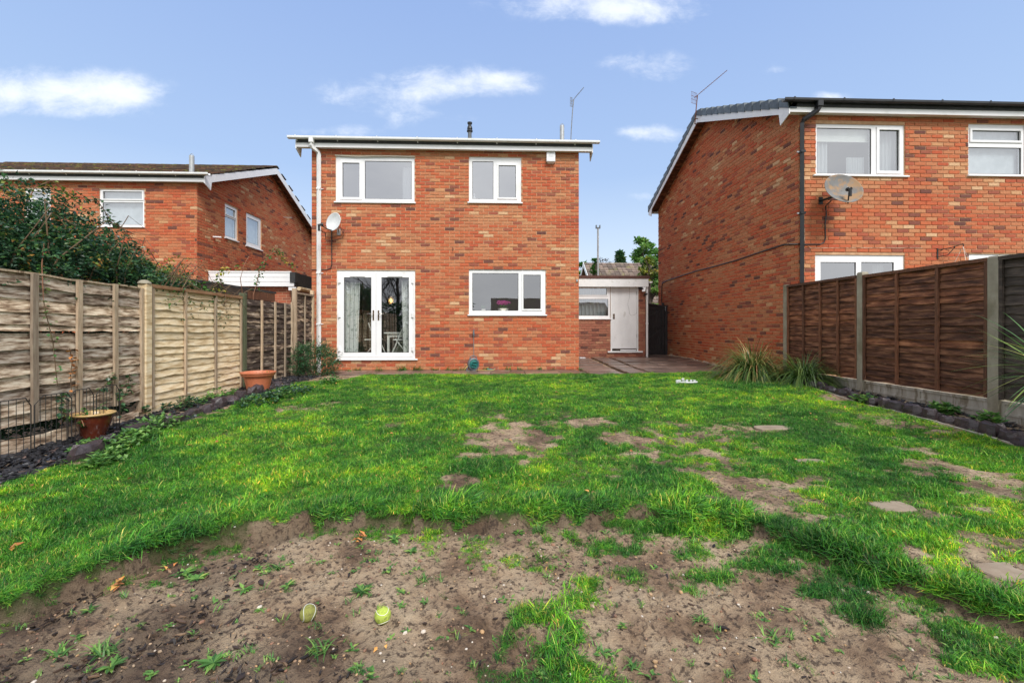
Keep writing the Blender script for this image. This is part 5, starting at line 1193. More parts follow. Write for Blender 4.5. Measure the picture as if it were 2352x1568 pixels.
# ------------------------------------------------------------------ stones, slate and edging
def rock(g, x, y, z, lx, ly, lz, R, rot=0, tint=.5):
    n = 8; vs = []
    for h, s in ((0, 1.0), (.55, .98), (.9, .84), (1, .6)):
        for k in range(n):
            q = 2 * math.pi * (k + .5) / n; f = min(1 / max(abs(math.cos(q)), abs(math.sin(q))), 1.25) * R.uniform(.86, 1.06) * s
            a, b = lx * f * math.cos(q), ly * f * math.sin(q)
            vs.append((x + a * math.cos(rot) - b * math.sin(rot), y + a * math.sin(rot) + b * math.cos(rot), z + lz * h * R.uniform(.86, 1.1)))
    g.add(vs, [(i * n + k, i * n + (k + 1) % n, (i + 1) * n + (k + 1) % n, (i + 1) * n + k) for i in range(3) for k in range(n)] + [tuple(range(3 * n, 4 * n))], tint)
def edging(name, label, pts, stones, seed):
    R = random.Random(seed); E = empty(name, (pts[0][0], pts[0][1], 0), label, 'stone edging')
    for (x, y, L, h, wd) in stones:
        g = G(); z = gh(x, y) - .03; rock(g, x, y, z, wd, L / 2, h + .03, R, R.uniform(-.15, .15), R.random()); build('stone', g, m_stone, E)
    return E
R = random.Random(31)
st = []; y = 3.2
while y < 7.9:
    L = U(.16, .34); xx = np.interp(y, [3, 4, 8], [-3.50, -3.52, -3.68]) + U(-.03, .03)
    if R.random() > .12: st.append((xx, y + L / 2, L, U(.07, .13), U(.06, .10)))
    y += L + U(.0, .09)
edging('stone_edging', 'row of dark rough stones edging the left border below the fence', [(-3.5, 3.2)], st, 5)
st = []; y = 3.0
while y < 7.7:
    L = U(.15, .27); xx = float(xer(y)) + .10 + U(-.02, .03); st.append((xx, y + L / 2, L, U(.07, .12), U(.05, .075)))
    if R.random() < .35: st.append((xx + .10, y + L / 2, L * .7, U(.06, .10), U(.04, .06)))
    y += L + U(.0, .02)
edging('stone_edging', 'row of dark rough stones edging the bed below the right fence', [(5, 3)], st, 6)
g = G(); vs = []; ys_ = np.linspace(3.0, 7.4, 24)
for y in ys_: xx = float(xer(y)) + .015; z = gh(xx, y) + .012; z -= .004; vs += [(xx - .007, y, z - .02), (xx - .007, y, z), (xx + .007, y, z + .002), (xx + .007, y, z - .02)]
g.add(vs, [(4 * i + a, 4 * i + (a + 1) % 4, 4 * i + 4 + (a + 1) % 4, 4 * i + 4 + a) for i in range(23) for a in range(4)])
build('edging_strip', g, m_concp, label='pale plastic edging strip between lawn and dark stones on the right', cat='edging strip')
g = G(); R = random.Random(77)
for i in range(5200):
    if i % 5: x = R.uniform(-4.12, -3.5 + .05 * R.random()); y = R.uniform(2.8, 9.2) if i % 3 else R.uniform(2.8, 5.4)
    else: y = R.uniform(3.0, 7.8); x = R.uniform(float(xer(y)) + .15, 5.55)
    z = gh(x, y); a = R.uniform(0, 6.28); l, w_ = R.uniform(.015, .05), R.uniform(.01, .03); c1, s1 = math.cos(a), math.sin(a); t1, t2 = R.uniform(-.012, .018), R.uniform(-.012, .018); zz = z + R.uniform(.002, .02)
    q = [(x + l * c1, y + l * s1, zz + t1), (x - w_ * s1, y + w_ * c1, zz + t2), (x - l * c1, y - l * s1, zz - t1), (x + w_ * s1, y - w_ * c1, zz - t2)]
    g.add(q + [(p[0], p[1], p[2] - .006) for p in q], [(0, 1, 2, 3), (0, 4, 5, 1), (1, 5, 6, 2), (2, 6, 7, 3), (3, 7, 4, 0)], R.random())
build('slate_chippings', g, m_slate, kind='stuff')
# ------------------------------------------------------------------ small garden things
def place(px, py, z0=0.0):
    x, y = GP(px, py, z0); z = gh(x, y); x, y = GP(px, py, z); return x, y, gh(x, y)
# orange tub
x, y, z = place(593, 897); o = empty('plant_tub', (x, y, z), 'large orange terracotta coloured tub by the dark fence panel', 'plant pot')
r = .245; g = G(); g.lathe([(.150, -.02), (.165, .05), (.20, .20), (.205, .215), (.222, .225), (.238, .245), (r, .27), (r + .012, .28), (r + .010, .295), (r - .02, .297), (.205, .27), (.19, .24)], (x, y, z), 32); build('tub', g, m_terra, o, smooth=False)
g = G(); g.lathe([(.001, .235), (.20, .235)], (x, y, z), 24); g.f = [f for f in g.f]; build('compost', g, m_soil2, o)
g = G(); R = random.Random(2)
for i in range(16): g.leaf((x + R.uniform(-.12, .12), y + R.uniform(-.12, .12), z + .24), (R.uniform(-1, 1), R.uniform(-1, 1), .5), .06, .03, 0, R.random() * .6)
build('seedlings', g, m_leafM, o, kind='stuff')
# glazed pot
x, y, z = place(215, 1012); o = empty('plant_pot', (x, y, z), 'brown glazed pot with ochre rim beside the wire fence on the left', 'plant pot')
R_ = .148; g = G(); g.lathe([(.085, -.02), (.095, .03), (.125, .12), (.142, .19), (R_, .225)], (x, y, z), 32); build('pot_body', g, m_glaze, o, smooth=True)
g = G(); g.lathe([(R_ - .001, .222), (R_ + .018, .230), (R_ + .022, .242), (R_ + .005, .248), (R_ - .014, .238), (R_ - .022, .19), (R_ - .035, .14)], (x, y, z), 32); build('rim', g, m_glazey, o, smooth=True)
g = G(); g.lathe([(.001, .17), (R_ - .026, .17)], (x, y, z), 20); build('compost', g, m_soil2, o)
g = G(); R = random.Random(6); st_ = G()
pts = [(x + .02, y - .02, z + .17), (x - .05, y - .06, z + .27), (x - .02, y - .12, z + .24), (x + .06, y - .17, z + .15)]
st_.tube(pts, .004, 5); st_.tube([(x - .02, y, z + .17), (x - .09, y - .06, z + .26), (x - .16, y - .10, z + .25), (x - .2, y - .12, z + .16)], .003, 5)
build('stem', st_, m_stemr, o)
for i in range(46):
    q = R.random(); p = Vector(pts[0]).lerp(Vector(pts[1]), q * 2) if q < .5 else Vector(pts[1]).lerp(Vector(pts[3]), q * 2 - 1)
    if i % 3 == 0: p = Vector((x - .02, y, z + .17)).lerp(Vector((x - .2, y - .12, z + .2)), q)
    g.leaf(p + Vector((R.uniform(-.03, .03), R.uniform(-.03, .03), R.uniform(-.02, .03))), (R.uniform(-1, 1), R.uniform(-1, .3), R.uniform(-.6, .6)), R.uniform(.03, .06), .028, R.uniform(-1, 1), R.random())
build('trailing_leaves', g, m_leafM, o, kind='stuff')
# folding wire panels
wf = empty('wire_fence', (-3.9, 4.2, 0), 'low black wire folding fence leaning on the left fence behind the glazed pot', 'wire fence')
tops = [(3.62, 1, .36), (4.12, 0, 0), (4.62, 0, 0), (5.08, 0, 0)]
XW = -3.93
wy = [3.55, PX(68, 950, XW)[0], PX(154, 950, XW)[0], PX(212, 950, XW)[0], PX(265, 950, XW)[0]]
for i in range(4):
    a, b = wy[i] + .01, wy[i + 1] - .01; zt_ = .405; zb_ = -.05; n_ = 7; g = G(); lean = .0; Xo = XW + (.03 if i % 2 else 0)
    Xa, Xb = (Xo, Xo + .02)
    fx = lambda y_: Xa + (Xb - Xa) * (y_ - a) / (b - a)
    c = .07
    g.tube([(fx(a), a, zb_), (fx(a), a, zt_ - c), (fx(a + c), a + c, zt_), (fx(b - c * .6), b - c * .6, zt_), (fx(b), b, zt_ - c), (fx(b), b, zb_)], .0045, 5); g.tube([(fx(a), a, zb_), (fx(b), b, zb_)], .0045, 5); g.tube([(fx(a), a, .09), (fx(b), b, .09)], .0035, 4)
    for k in range(1, n_):
        yy = a + (b - a) * k / n_; g.tube([(fx(yy), yy, zb_), (fx(yy), yy, zt_ - (c * .4 if k in (1, n_ - 1) and (yy - a < c or b - yy < c) else 0))], .0028, 4)
    build('wire_panel', g, m_wire, wf)
# hose reel
x, y, z = place(1087, 852); y = 10.22; x = P(1087, 840, y)[0]; z = .0
o = empty('hose_reel', (x, y, z), 'small grey and teal garden hose reel standing against the brick wall', 'hose reel')
rot = Matrix.Rotation(math.radians(90), 3, 'X'); tlt = Matrix.Rotation(math.radians(18), 3, 'Z') @ rot
rr = .115; g = G(); cz = z + .15
g.lathe([(.001, -.06), (rr * .95, -.06), (rr * 1.12, -.05), (rr * 1.12, .05), (rr * .9, .062), (rr * .86, .045)], (x, y, cz), 28, M=tlt @ Matrix.Diagonal((1, 1.12, 1))); build('drum_case', g, m_greyp, o, smooth=False)
g = G(); g.lathe([(.001, .058), (rr * .5, .058), (rr * .86, .046)], (x, y, cz), 24, M=tlt @ Matrix.Diagonal((1, 1.12, 1))); build('reel_disc', g, m_teal, o, smooth=False)
g = G(); c = Vector((x, y, cz)); f = tlt @ Vector((0, 0, .075)); ux = tlt @ Vector((1, 0, 0)); uy = Vector((0, 0, 1))
g.tube([c + f + ux * .07 + uy * .05, c + f - ux * .02 + uy * .055, c + f - ux * .05 + uy * .0, c + f + ux * .04 - uy * .02, c + f + ux * .02 - uy * .07, c + f - ux * .06 - uy * .06], .013, 6); build('crank', g, m_teal, o)
g = G(); g.tube([c + ux * -.09 + uy * .10, c + ux * -.06 + uy * .17, c + uy * .19, c + ux * .06 + uy * .17, c + ux * .09 + uy * .10], .012, 6); build('handle', g, m_greyp, o)
g = G(); g.tube([c + ux * -.10 - uy * .02, c + ux * -.16 - uy * .145], .016, 5); g.tube([c + ux * .08 - uy * .08, c + ux * .10 - uy * .145], .016, 5); g.box(x - .14, x + .11, y - .05, y + .05, z, z + .02); build('stand', g, m_greyp, o)
g = G(); g.tube([(x + .06, y - .05, z + .02), (x + .18, y - .08, z + .018), (x + .32, y - .12, z + .016), (x + .46, y - .10, z + .02), (x + .50, y - .05, z + .05)], .007, 6); g.tube([(x - .10, y - .03, z + .12), (x - .16, y - .05, z + .08), (x - .20, y - .08, z + .02)], .008, 6); build('hose', g, m_yhose, o, smooth=True)
g = G(); g.tube([(x + .32, y - .04, z + .035), (x + .40, y - .05, z + .03), (x + .47, y - .06, z + .025), (x + .50, y - .05, z + .07)], [.022, .018, .012, .006], 8); build('spray_gun', g, m_teal, label='small teal spray gun lying on the slabs beside the hose reel', cat='spray gun')
x0_, z0_ = P(1088, 775, YM - .03)
o = empty('spray_lance', (x0_, YM - .03, .25), 'slim watering lance hanging on the brick wall above the hose reel', 'watering lance')
g = G(); zz1, zz2, zz3 = P(1088, 757, YM)[1], P(1088, 770, YM)[1], P(1088, 823, YM)[1]
g.tube([(x0_, YM - .03, zz2), (x0_ + .004, YM - .025, zz3)], .006, 6); build('tube', g, m_galv, o)
g = G(); g.tube([(x0_, YM - .035, zz2 - .02), (x0_, YM - .035, zz2 + .03), (x0_, YM - .035, zz1 - .02), (x0_ + .0, YM - .03, zz1 + .01), (x0_ + .02, YM - .04, zz1 + .0)], [.018, .024, .014, .008, .005], 8); build('grip', g, m_greyp, o)
# white scalloped edging ring piece in the lawn
x, y, z = place(1578, 882)
o = empty('lawn_edging_ring', (x, y, z), 'small white scalloped edging ring lying in the far lawn', 'edging ring')
g = G(); pr = [(x + .17 * math.cos(q), y + .10 * math.sin(q), z + .035) for q in np.linspace(-2.9, .1, 14)]; g.tube(pr, .013, 6); build('curved_rim', g, m_dish, o)
for k in range(7):
    q = 3.0 - k * .42; g = G(); xx, yy = x + .17 * math.cos(q), y + .10 * math.sin(q); g.box(xx - .02, xx + .02, yy - .01, yy + .012, z, z + (.06 if k != 3 else .085), ch=.005); build('picket', g, m_dish, o)
g = G(); g.tube([(x - .03, y - .1, z + .04), (x - .05, y + .1, z + .06)], .01, 5); build('cross_bar', g, m_dish, o)
# tennis balls
def ball(px, py, r, m, label, seamrot, squash=1.0):
    x, y, z = place(px, py + 18, -.23); zc_ = z + r * .80
    o = empty('tennis_ball', (x, y, z), label, 'tennis ball', 'tennis balls on the bare soil')
    bm_v = G(); prof = [(r * math.sin(math.pi * k / 16) + 1e-4, -r * math.cos(math.pi * k / 16)) for k in range(17)]
    bm_v.lathe(prof, (x, y, zc_), 28); build('felt_shell', bm_v, m, o, smooth=True)
    g = G(); Rm = Matrix.Rotation(seamrot[0], 3, 'X') @ Matrix.Rotation(seamrot[1], 3, 'Y') @ Matrix.Rotation(seamrot[2], 3, 'Z'); pts = []
    for i in range(65):
        t = 2 * math.pi * i / 64; a_, b_ = .72, .28
        v = Vector((a_ * math.cos(t) + b_ * math.cos(3 * t), a_ * math.sin(t) - b_ * math.sin(3 * t), 2 * math.sqrt(a_ * b_) * math.sin(2 * t))).normalized() * (r + .0002)
        pts.append(Vector((x, y, zc_)) + Rm @ v)
    g.tube(pts, .0012, 5, cap=False); build('seam', g, m_cream if m is m_ballY else m_dish, o, smooth=True)
ball(708, 1402, .0335, m_ballD, 'muddy olive tennis ball, left of the two on the soil', (2.2, .2, 1.9))
ball(879, 1405, .0335, m_ballY, 'yellow green tennis ball with a clear white seam', (1.5, .5, .9))
# heap of orange leaves
def leafheap(px, py, n, label, seed, L=.045):
    x, y, z = place(px, py, -.22); g = G(); R = random.Random(seed)
    for i in range(n): g.leaf((x + R.uniform(-.03, .03), y + R.uniform(-.03, .03), z + .01 + i * .003), (R.uniform(-1, 1), R.uniform(-1, 1), R.uniform(-.1, .5)), R.uniform(.6, 1.2) * L, L * .45, R.uniform(-.6, .6), R.random(), curl=.2)
    build('fallen_leaf_cluster', g, m_autumn, label=label, cat='dead leaves')
leafheap(829, 1248, 9, 'curled orange dead leaves below the turf step', 1); leafheap(262, 1300, 6, 'withered brown leaves at the foot of the turf step on the left', 2, .055); leafheap(388, 1312, 3, 'reddish chip of dead leaf on the soil at the left', 3)
leafheap(880, 1478, 2, 'small tan leaf on the soil below the bright tennis ball', 4, .03)
leafheap(10, 1265, 3, 'pale yellow leaf on the grass at the left edge', 5, .05)

# ------------------------------------------------------------------ shrubs and plants
def rose_mass(label, prof, xr, zlo, n, seed, Lr=(.03, .06), m=m_leafD, dens=1.0, group=None, name='rose_hedge', shoots=()):
    R = random.Random(seed); o = empty(name, ((xr[0] + xr[1]) / 2, (prof[0][0] + prof[-1][0]) / 2, 0), label, 'hedge', group)
    ys = [p[0] for p in prof]; zs = [p[1] for p in prof]; g = G(); cnt = 0
    # leaves gather in sprays
    sprays = []
    for i in range(int(n / 16)):
        y = R.uniform(ys[0], ys[-1]); zt = np.interp(y, ys, zs); x = R.uniform(*xr); f = R.random() ** .6
        edge = 1 - .30 * abs((x - (xr[0] * .45 + xr[1] * .55)) / (xr[1] - xr[0])) * 2
        z = zlo + (zt * edge - zlo) * f; sprays.append((x, y, z))
    for (x, y, z) in sprays:
        d0 = Vector((R.uniform(-.6, 1), R.uniform(-1, 1), R.uniform(-.5, .8))).normalized(); L = R.uniform(.12, .34); k = R.randint(12, 20); sh = R.random(); c0 = R.uniform(0, .62) if R.random() < .9 else R.uniform(.6, .95)
        p = Vector((x, y, z)); 
        for j in range(k):
            q = p + d0 * L * j / k + Vector((R.uniform(-.04, .04), R.uniform(-.04, .04), R.uniform(-.04, .04) - .12 * (j / k) ** 2))
            if q.x > -4.02 and q.z < 1.45: continue
            g.leaf(q, (R.uniform(-.3, 1), R.uniform(-1, 1), R.uniform(-.7, .5)), R.uniform(*Lr), R.uniform(*Lr) * .55, R.uniform(-1.2, 1.2), min(1, max(0, c0 + R.uniform(-.2, .2))))
    if zlo > 1.3:
        for i in range(14000):
            q = (R.uniform(-4.75, -4.2), R.uniform(ys[0] - .6, 5.6), R.uniform(.0, 1.45)); g.leaf(q, (R.uniform(-1, 1), R.uniform(-1, 1), R.uniform(-.7, .5)), R.uniform(*Lr) * 1.3, R.uniform(*Lr) * .8, R.uniform(-1.2, 1.2), R.random() * .4)
    build('foliage', g, m, o, kind='stuff')
    g = G()
    for i in range(40):
        y = R.uniform(ys[0], ys[-1]); zt = np.interp(y, ys, zs); x = R.uniform(*xr)
        a = Vector((x, y, zlo - .3)); b = Vector((x + R.uniform(-.1, .5), y + R.uniform(-.4, .5), zlo + (zt - zlo) * R.uniform(.5, 1.02))); c = b + Vector((R.uniform(-.1, .3), R.uniform(-.1, .4), R.uniform(-.3, .02)))
        g.tube([a, a.lerp(b, .5) + Vector((0, -.08, .1)), b, c], [.009, .007, .005, .003], 5)
    build('stem', g, m_stem, o, kind='stuff')
    for (pts, mm, nl, ll) in shoots:
        gs = G(); gs.tube(pts, [.006] + [.0045] * (len(pts) - 2) + [.002], 5); s = build('shoot', gs, m_stemr, o)
        gl = G(); P_ = [Vector(p) for p in pts]
        for i in range(nl):
            f = R.uniform(.1, 1) * (len(P_) - 1); k = min(int(f), len(P_) - 2); q = P_[k].lerp(P_[k + 1], f - k) + Vector((R.uniform(-.03, .03), R.uniform(-.03, .03), R.uniform(-.03, .03)))
            gl.leaf(q, (R.uniform(-1, 1), R.uniform(-1, 1), R.uniform(-.8, .4)), R.uniform(.7, 1.2) * ll, ll * .55, R.uniform(-1, 1), min(1, R.random() * (.5 + .5 * i / nl)))
        build('shoot_leaves', gl, mm, s, kind='stuff')
    return o
XH = -4.75
hp = [(-20, 408), (40, 418), (95, 402), (140, 440), (175, 478), (215, 488), (260, 540), (300, 552), (325, 592), (370, 612), (415, 640), (465, 665)]
prof = [PX(px, py, XH) for px, py in hp]; prof = [(3.6, 2.55)] + prof
s3 = lambda px, py, X_: (X_, PX(px, py, X_)[0], PX(px, py, X_)[1])
sh = [([s3(60, 470, -4.7), s3(80, 430, -4.7), s3(118, 415, -4.65), s3(150, 440, -4.6), s3(182, 470, -4.6)], m_leafY, 55, .045),
      ([s3(130, 480, -4.7), s3(170, 450, -4.65), s3(225, 462, -4.6), s3(250, 500, -4.55), s3(285, 530, -4.5)], m_leafD, 80, .05),
      ([s3(180, 540, -4.6), s3(230, 505, -4.6), s3(270, 515, -4.5), s3(300, 545, -4.45), s3(318, 575, -4.45)], m_leafD, 90, .05),
      ([s3(380, 640, -4.6), s3(365, 610, -4.6), s3(350, 585, -4.55), s3(338, 568, -4.5)], m_leafY, 12, .045),
      ([s3(410, 660, -4.6), s3(395, 620, -4.6), s3(380, 600, -4.6), s3(405, 588, -4.55), s3(440, 594, -4.5)], m_leafY, 46, .045),
      ([s3(450, 670, -4.6), s3(425, 625, -4.6), s3(415, 605, -4.55), s3(432, 612, -4.5)], m_leafY, 30, .04),
      ([s3(100, 560, -4.3), s3(96, 610, -4.2), s3(98, 650, -4.08), s3(100, 690, -4.06)], m_leafM, 14, .035)]
o = rose_mass('dense dark green rambling rose hedge rising above the left fence', prof, (-5.35, -4.28), 1.32, 52000, 3, shoots=sh)
rose_mass('lighter yellow green end of the rose hedge sinking behind the capped post', [PX(px, py, -4.6) for px, py in [(290, 590), (320, 585), (350, 598), (385, 612), (420, 632), (450, 648), (480, 668)]], (-4.95, -4.28), 1.25, 9000, 8, m=mat('yellow_green_leaf', [(.3, .8), (.7, 1.25)], 4, rough=.42, bump=0, tint=[(0, (.02, .07, .025)), (.4, (.07, .17, .04)), (.75, (.18, .27, .05)), (.9, (.40, .36, .06)), (1, (.5, .22, .06))], transl=.3), name='rose_bush')
R = random.Random(9); g = G()
for i in range(16):
    c = Vector(s3(R.uniform(400, 470), R.uniform(595, 640), -4.5)); g.lathe([(.001, -.011), (.009, -.004), (.010, .004), (.001, .012)], c, 6)
build('rose_hip', g, m_red, o, kind='stuff')
# thin rose shoots rising over the shed
for pts, mm, n_, lab_ in (
    ([(556, 668), (552, 640), (560, 610), (572, 588), (560, 575)], m_leafM, 0, 'bare reddish rose stem standing above the shed roof'),
    ([(518, 672), (508, 650), (500, 628), (530, 615), (552, 612)], m_leafY, 40, 'leafy rose shoot left of the bare stem above the fence'),
    ([(582, 676), (590, 650), (596, 620), (610, 595), (632, 575), (650, 578)], m_leafM, 80, 'tall leafy rose shoot arching towards the house wall'),
    ([(632, 577), (648, 590), (660, 602), (676, 612)], m_leafY, 34, 'yellow tipped end of the arching rose shoot'),
    ([(475, 675), (462, 655), (445, 650), (430, 660)], m_leafM, 60, 'low leafy shoot tangled on the fence top')):
    P_ = [Vector(s3(px, py, -4.34)) for px, py in pts]; R = random.Random(int(pts[0][0]))
    o = empty('rose_shoot', P_[0], lab_, 'plant shoot', 'rose shoots above the left fence')
    if 'bare' in lab_ or 'tall' in lab_ or 'left of' in lab_: P_ = [P_[0] - Vector((0, 0, .5))] + P_
    g = G(); g.tube(P_, [.009] + [.006] * (len(P_) - 2) + [.003], 5); build('stem', g, m_stemr, o)
    if n_:
        g = G()
        for i in range(n_):
            f = R.uniform(.25, 1) * (len(P_) - 1); k = min(int(f), len(P_) - 2); q = P_[k].lerp(P_[k + 1], f - k) + Vector((R.uniform(-.05, .05), R.uniform(-.06, .06), R.uniform(-.06, .05)))
            g.leaf(q, (R.uniform(-1, 1), R.uniform(-1, 1), R.uniform(-.9, .3)), R.uniform(.05, .085), .042, R.uniform(-1, 1), R.random() * (.8 if mm is m_leafM else 1))
        build('foliage', g, mm, o, kind='stuff')
# bush by the house corner
x, y, z = place(722, 893); y = 9.45; x = P(722, 860, y)[0]
o = empty('shrub', (x, y, z), 'dense dark green shrub at the left corner of the middle house', 'shrub'); g = G(); R = random.Random(12)
for i in range(620):
    q = R.uniform(0, 6.28); rr = R.random() ** .5; h = R.uniform(0, 1); rad = .46 * math.sin(math.pi * (.22 + .68 * h)) ** .7
    c = Vector((x + rad * rr * math.cos(q), y + rad * rr * math.sin(q), z + h * .66 * (1.08 - .25 * rr))); d0 = Vector((math.cos(q) * .8, math.sin(q) * .8, R.uniform(-.3, .9)))
    for j in range(9): g.leaf(c + d0 * .018 * j + Vector((R.uniform(-.02, .02),) * 3), (d0.x + R.uniform(-.9, .9), d0.y + R.uniform(-.9, .9), d0.z + R.uniform(-.9, .5)), R.uniform(.035, .075), .014, R.uniform(-1, 1), R.random() * .75)
for i in range(26):
    q = R.uniform(0, 6.28); g.blade((x + .2 * math.cos(q), y + .2 * math.sin(q), z + .45), (math.cos(q) * .9, math.sin(q) * .9, .9), R.uniform(.25, .42), .008, 1.0, 4, R.uniform(.5, 1))
build('foliage', g, mat('shrub_leaf', [(.3, .8), (.7, 1.2)], 4, rough=.45, bump=0, tint=[(0, (.012, .045, .018)), (.5, (.035, .13, .045)), (.85, (.08, .22, .06)), (1, (.28, .30, .07))], transl=.2), o, kind='stuff')
g = G()
for i in range(14): g.tube([(x + R.uniform(-.08, .08), y + R.uniform(-.08, .08), z - .03), (x + R.uniform(-.3, .3), y + R.uniform(-.3, .3), z + .45)], [.008, .004], 5)
g.tube([(x - .32, y - .1, z - .03), (x - .22, y - .2, z + .12), (x - .30, y - .25, z + .3)], [.02, .016, .01], 6); build('stem', g, m_stem, o, kind='stuff')
# strappy clumps
def strappy(x, y, rad, H, n, label, seed, dark=0):
    z = gh(x, y); R = random.Random(seed); o = empty('strappy_plant', (x, y, z), label, 'ornamental grass', 'strappy clumps by the gable')
    gs = G()
    for i in range(n * 5):
        q = R.uniform(0, 6.28); el = R.uniform(.35, 1.4); L = R.uniform(.7, 1.1) * H * 1.35; t_ = R.random() if R.random() > .3 else R.uniform(0, .45); t_ = t_ * (1 - dark)
        g = gs if i >= n else G(); b0 = (x + rad * .35 * R.random() * math.cos(q), y + rad * .35 * R.random() * math.sin(q), z - .01)
        g.blade(b0, (math.cos(q) * math.cos(el), math.sin(q) * math.cos(el), math.sin(el)), L * (.8 + .2 * math.cos(el)), R.uniform(.010, .020), R.uniform(1.3, 3.0), 6, t_)
        if i < n: build('leaf', g, m_strap, o)
    build('inner_leaves', gs, m_strap, o, kind='stuff')
strappy(4.80, 8.15, .60, .92, 190, 'big arching tuft of strappy leaves with tan tips by the gable wall', 3)
strappy(5.16, 7.30, .36, .70, 130, 'smaller darker strappy tuft against the first fence post', 4, .35)
# sword leaved plant at the right edge
x, y = XFR - .62, 3.72; x = 4.95; y = 3.55; z = gh(x, y)
o = empty('sword_plant', (x, y, z), 'spiky sword leaved plant reaching in from the right edge', 'spiky plant'); R = random.Random(5)
hub = Vector((4.72, 3.60, .62)); g = G(); g.tube([(x + .02, y, z - .05), (x - .1, y, .3), tuple(hub)], [.06, .05, .035], 8); build('stem', g, m_bark, o)
for i in range(150):
    f = R.random(); q = R.uniform(0, 6.28); el = R.uniform(-.55, .85); d0 = Vector((math.cos(q) * math.cos(el), math.sin(q) * math.cos(el), math.sin(el)))
    g = G(); g.blade(hub + Vector((0, 0, R.uniform(-.12, .06))), d0, R.uniform(.55, .92), R.uniform(.014, .026), R.uniform(.15, .7), 6, R.random()); build('leaf', g, m_cord, o)
# ivy and leafy ground plants in the left border
def low_plant(px, py, n, rad, L, label, m, seed, h=.10, name='ground_plant', gp='leafy plants in the left border'):
    x, y, z = place(px, py, -.03); R = random.Random(seed); g = G()
    for i in range(n):
        q = R.uniform(0, 6.28); rr = rad * R.random() ** .5; cx, cy = x + rr * math.cos(q) * .8, y + rr * math.sin(q) * 1.2; cz = gh(cx, cy) + h * 1.5 * R.random() * (1 - .5 * rr / rad)
        for k in range(3): g.leaf((cx, cy, cz), (math.cos(q + k * 2.1) , math.sin(q + k * 2.1) - .3, R.uniform(-.3, 1.0)), L * R.uniform(.6, 1.15), L * .62, R.uniform(-.4, .4), R.random() * .8, fold=.12)
    build(name, g, m, label=label, cat='ground plant', group=gp, kind='thing')
low_plant(300, 1025, 142, .22, 0.056, 'pale green leafy patch in front of the glazed pot', m_leafF, 1)
low_plant(360, 985, 112, .24, 0.056, 'leafy patch between glazed pot and pale fence panel', m_leafF, 2)
low_plant(250, 1065, 82, .14, 0.056, 'leafy sprig at the end of the big dark stone', m_leafF, 3)
low_plant(425, 935, 90, .26, 0.056, 'ivy patch at the foot of the pale fence panel', m_leafD, 4)
low_plant(600, 925, 105, .30, 0.062, 'dark leafy weeds below the orange tub', m_leafD, 5)
low_plant(665, 905, 135, .36, 0.062, 'dark leafy weeds between orange tub and corner shrub', m_leafD, 6)
low_plant(760, 880, 60, .22, 0.062, 'low weeds at the foot of the corner shrub', m_leafM, 7)
low_plant(200, 1040, 39, .12, 0.05, 'small leafy sprig under the glazed pot', m_leafF, 8)
low_plant(500, 915, 75, .28, 0.062, 'weeds growing along the edging stones near the green post', m_leafF, 9)
low_plant(1985, 925, 45, .12, 0.075, 'leafy weed on the right stone edging, middle of the row', m_leafF, 10, gp='leafy weeds on the right edging')
low_plant(2170, 950, 51, .12, 0.075, 'bright leafy weed in front of the right edging stones', m_leafF, 11, gp='leafy weeds on the right edging')
low_plant(2275, 975, 39, .10, 0.075, 'leafy weed at the right end of the edging stones', m_leafF, 12, gp='leafy weeds on the right edging')
low_plant(1825, 880, 27, .10, 0.075, 'small weed before the dark strappy tuft', m_leafM, 13, gp='leafy weeds on the right edging')
def ivy(pts, n, label, seed, X=XF + .05, m=m_leafD, L=.05):
    P_ = [Vector((X, *PX(px, py, X))) for px, py in pts]; R = random.Random(seed); o = empty('ivy', P_[0], label, 'ivy', 'ivy climbing the left fence')
    g = G(); g.tube(P_, .004, 5); build('stem', g, m_stem, o); g = G()
    for i in range(n):
        f = R.random() * (len(P_) - 1); k = min(int(f), len(P_) - 2); q = P_[k].lerp(P_[k + 1], f - k) + Vector((R.uniform(0, .03), R.uniform(-.04, .04), R.uniform(-.03, .03)))
        g.leaf(q, (.35, R.uniform(-1, 1), R.uniform(-1, .6)), L * R.uniform(.7, 1.2), L * .9, R.uniform(-.3, .3), .25 + R.random() * .5, fold=.1)
    build('foliage', g, m, o, kind='stuff')
ivy([(222, 895), (240, 885), (252, 870), (250, 862)], 24, 'ivy sprig on the third batten of the near panel', 1)
ivy([(278, 960), (272, 915), (278, 890), (276, 880)], 26, 'ivy sprig between the last batten and the capped post', 2)
ivy([(287, 910), (292, 890), (298, 868), (297, 858)], 20, 'tallest ivy sprig left of the capped post', 3)
ivy([(130, 955), (145, 940), (140, 915), (138, 908)], 34, 'ivy sprig behind the wire panels near the glazed pot', 4)
ivy([(190, 948), (215, 940), (235, 935)], 26, 'ivy running level behind the glazed pot', 5)
ivy([(335, 950), (332, 938), (328, 932)], 16, 'ivy at the foot of the capped post', 6)
ivy([(100, 690), (105, 720), (112, 745), (122, 790), (128, 850), (132, 885)], 30, 'thin trailing stem with small leaves hanging down the near panel', 7, m=m_leafM, L=.032)
ivy([(160, 800), (166, 830), (162, 860), (164, 900)], 30, 'dried brown leaves caught on the second batten', 8, m=m_autumn, L=.04)

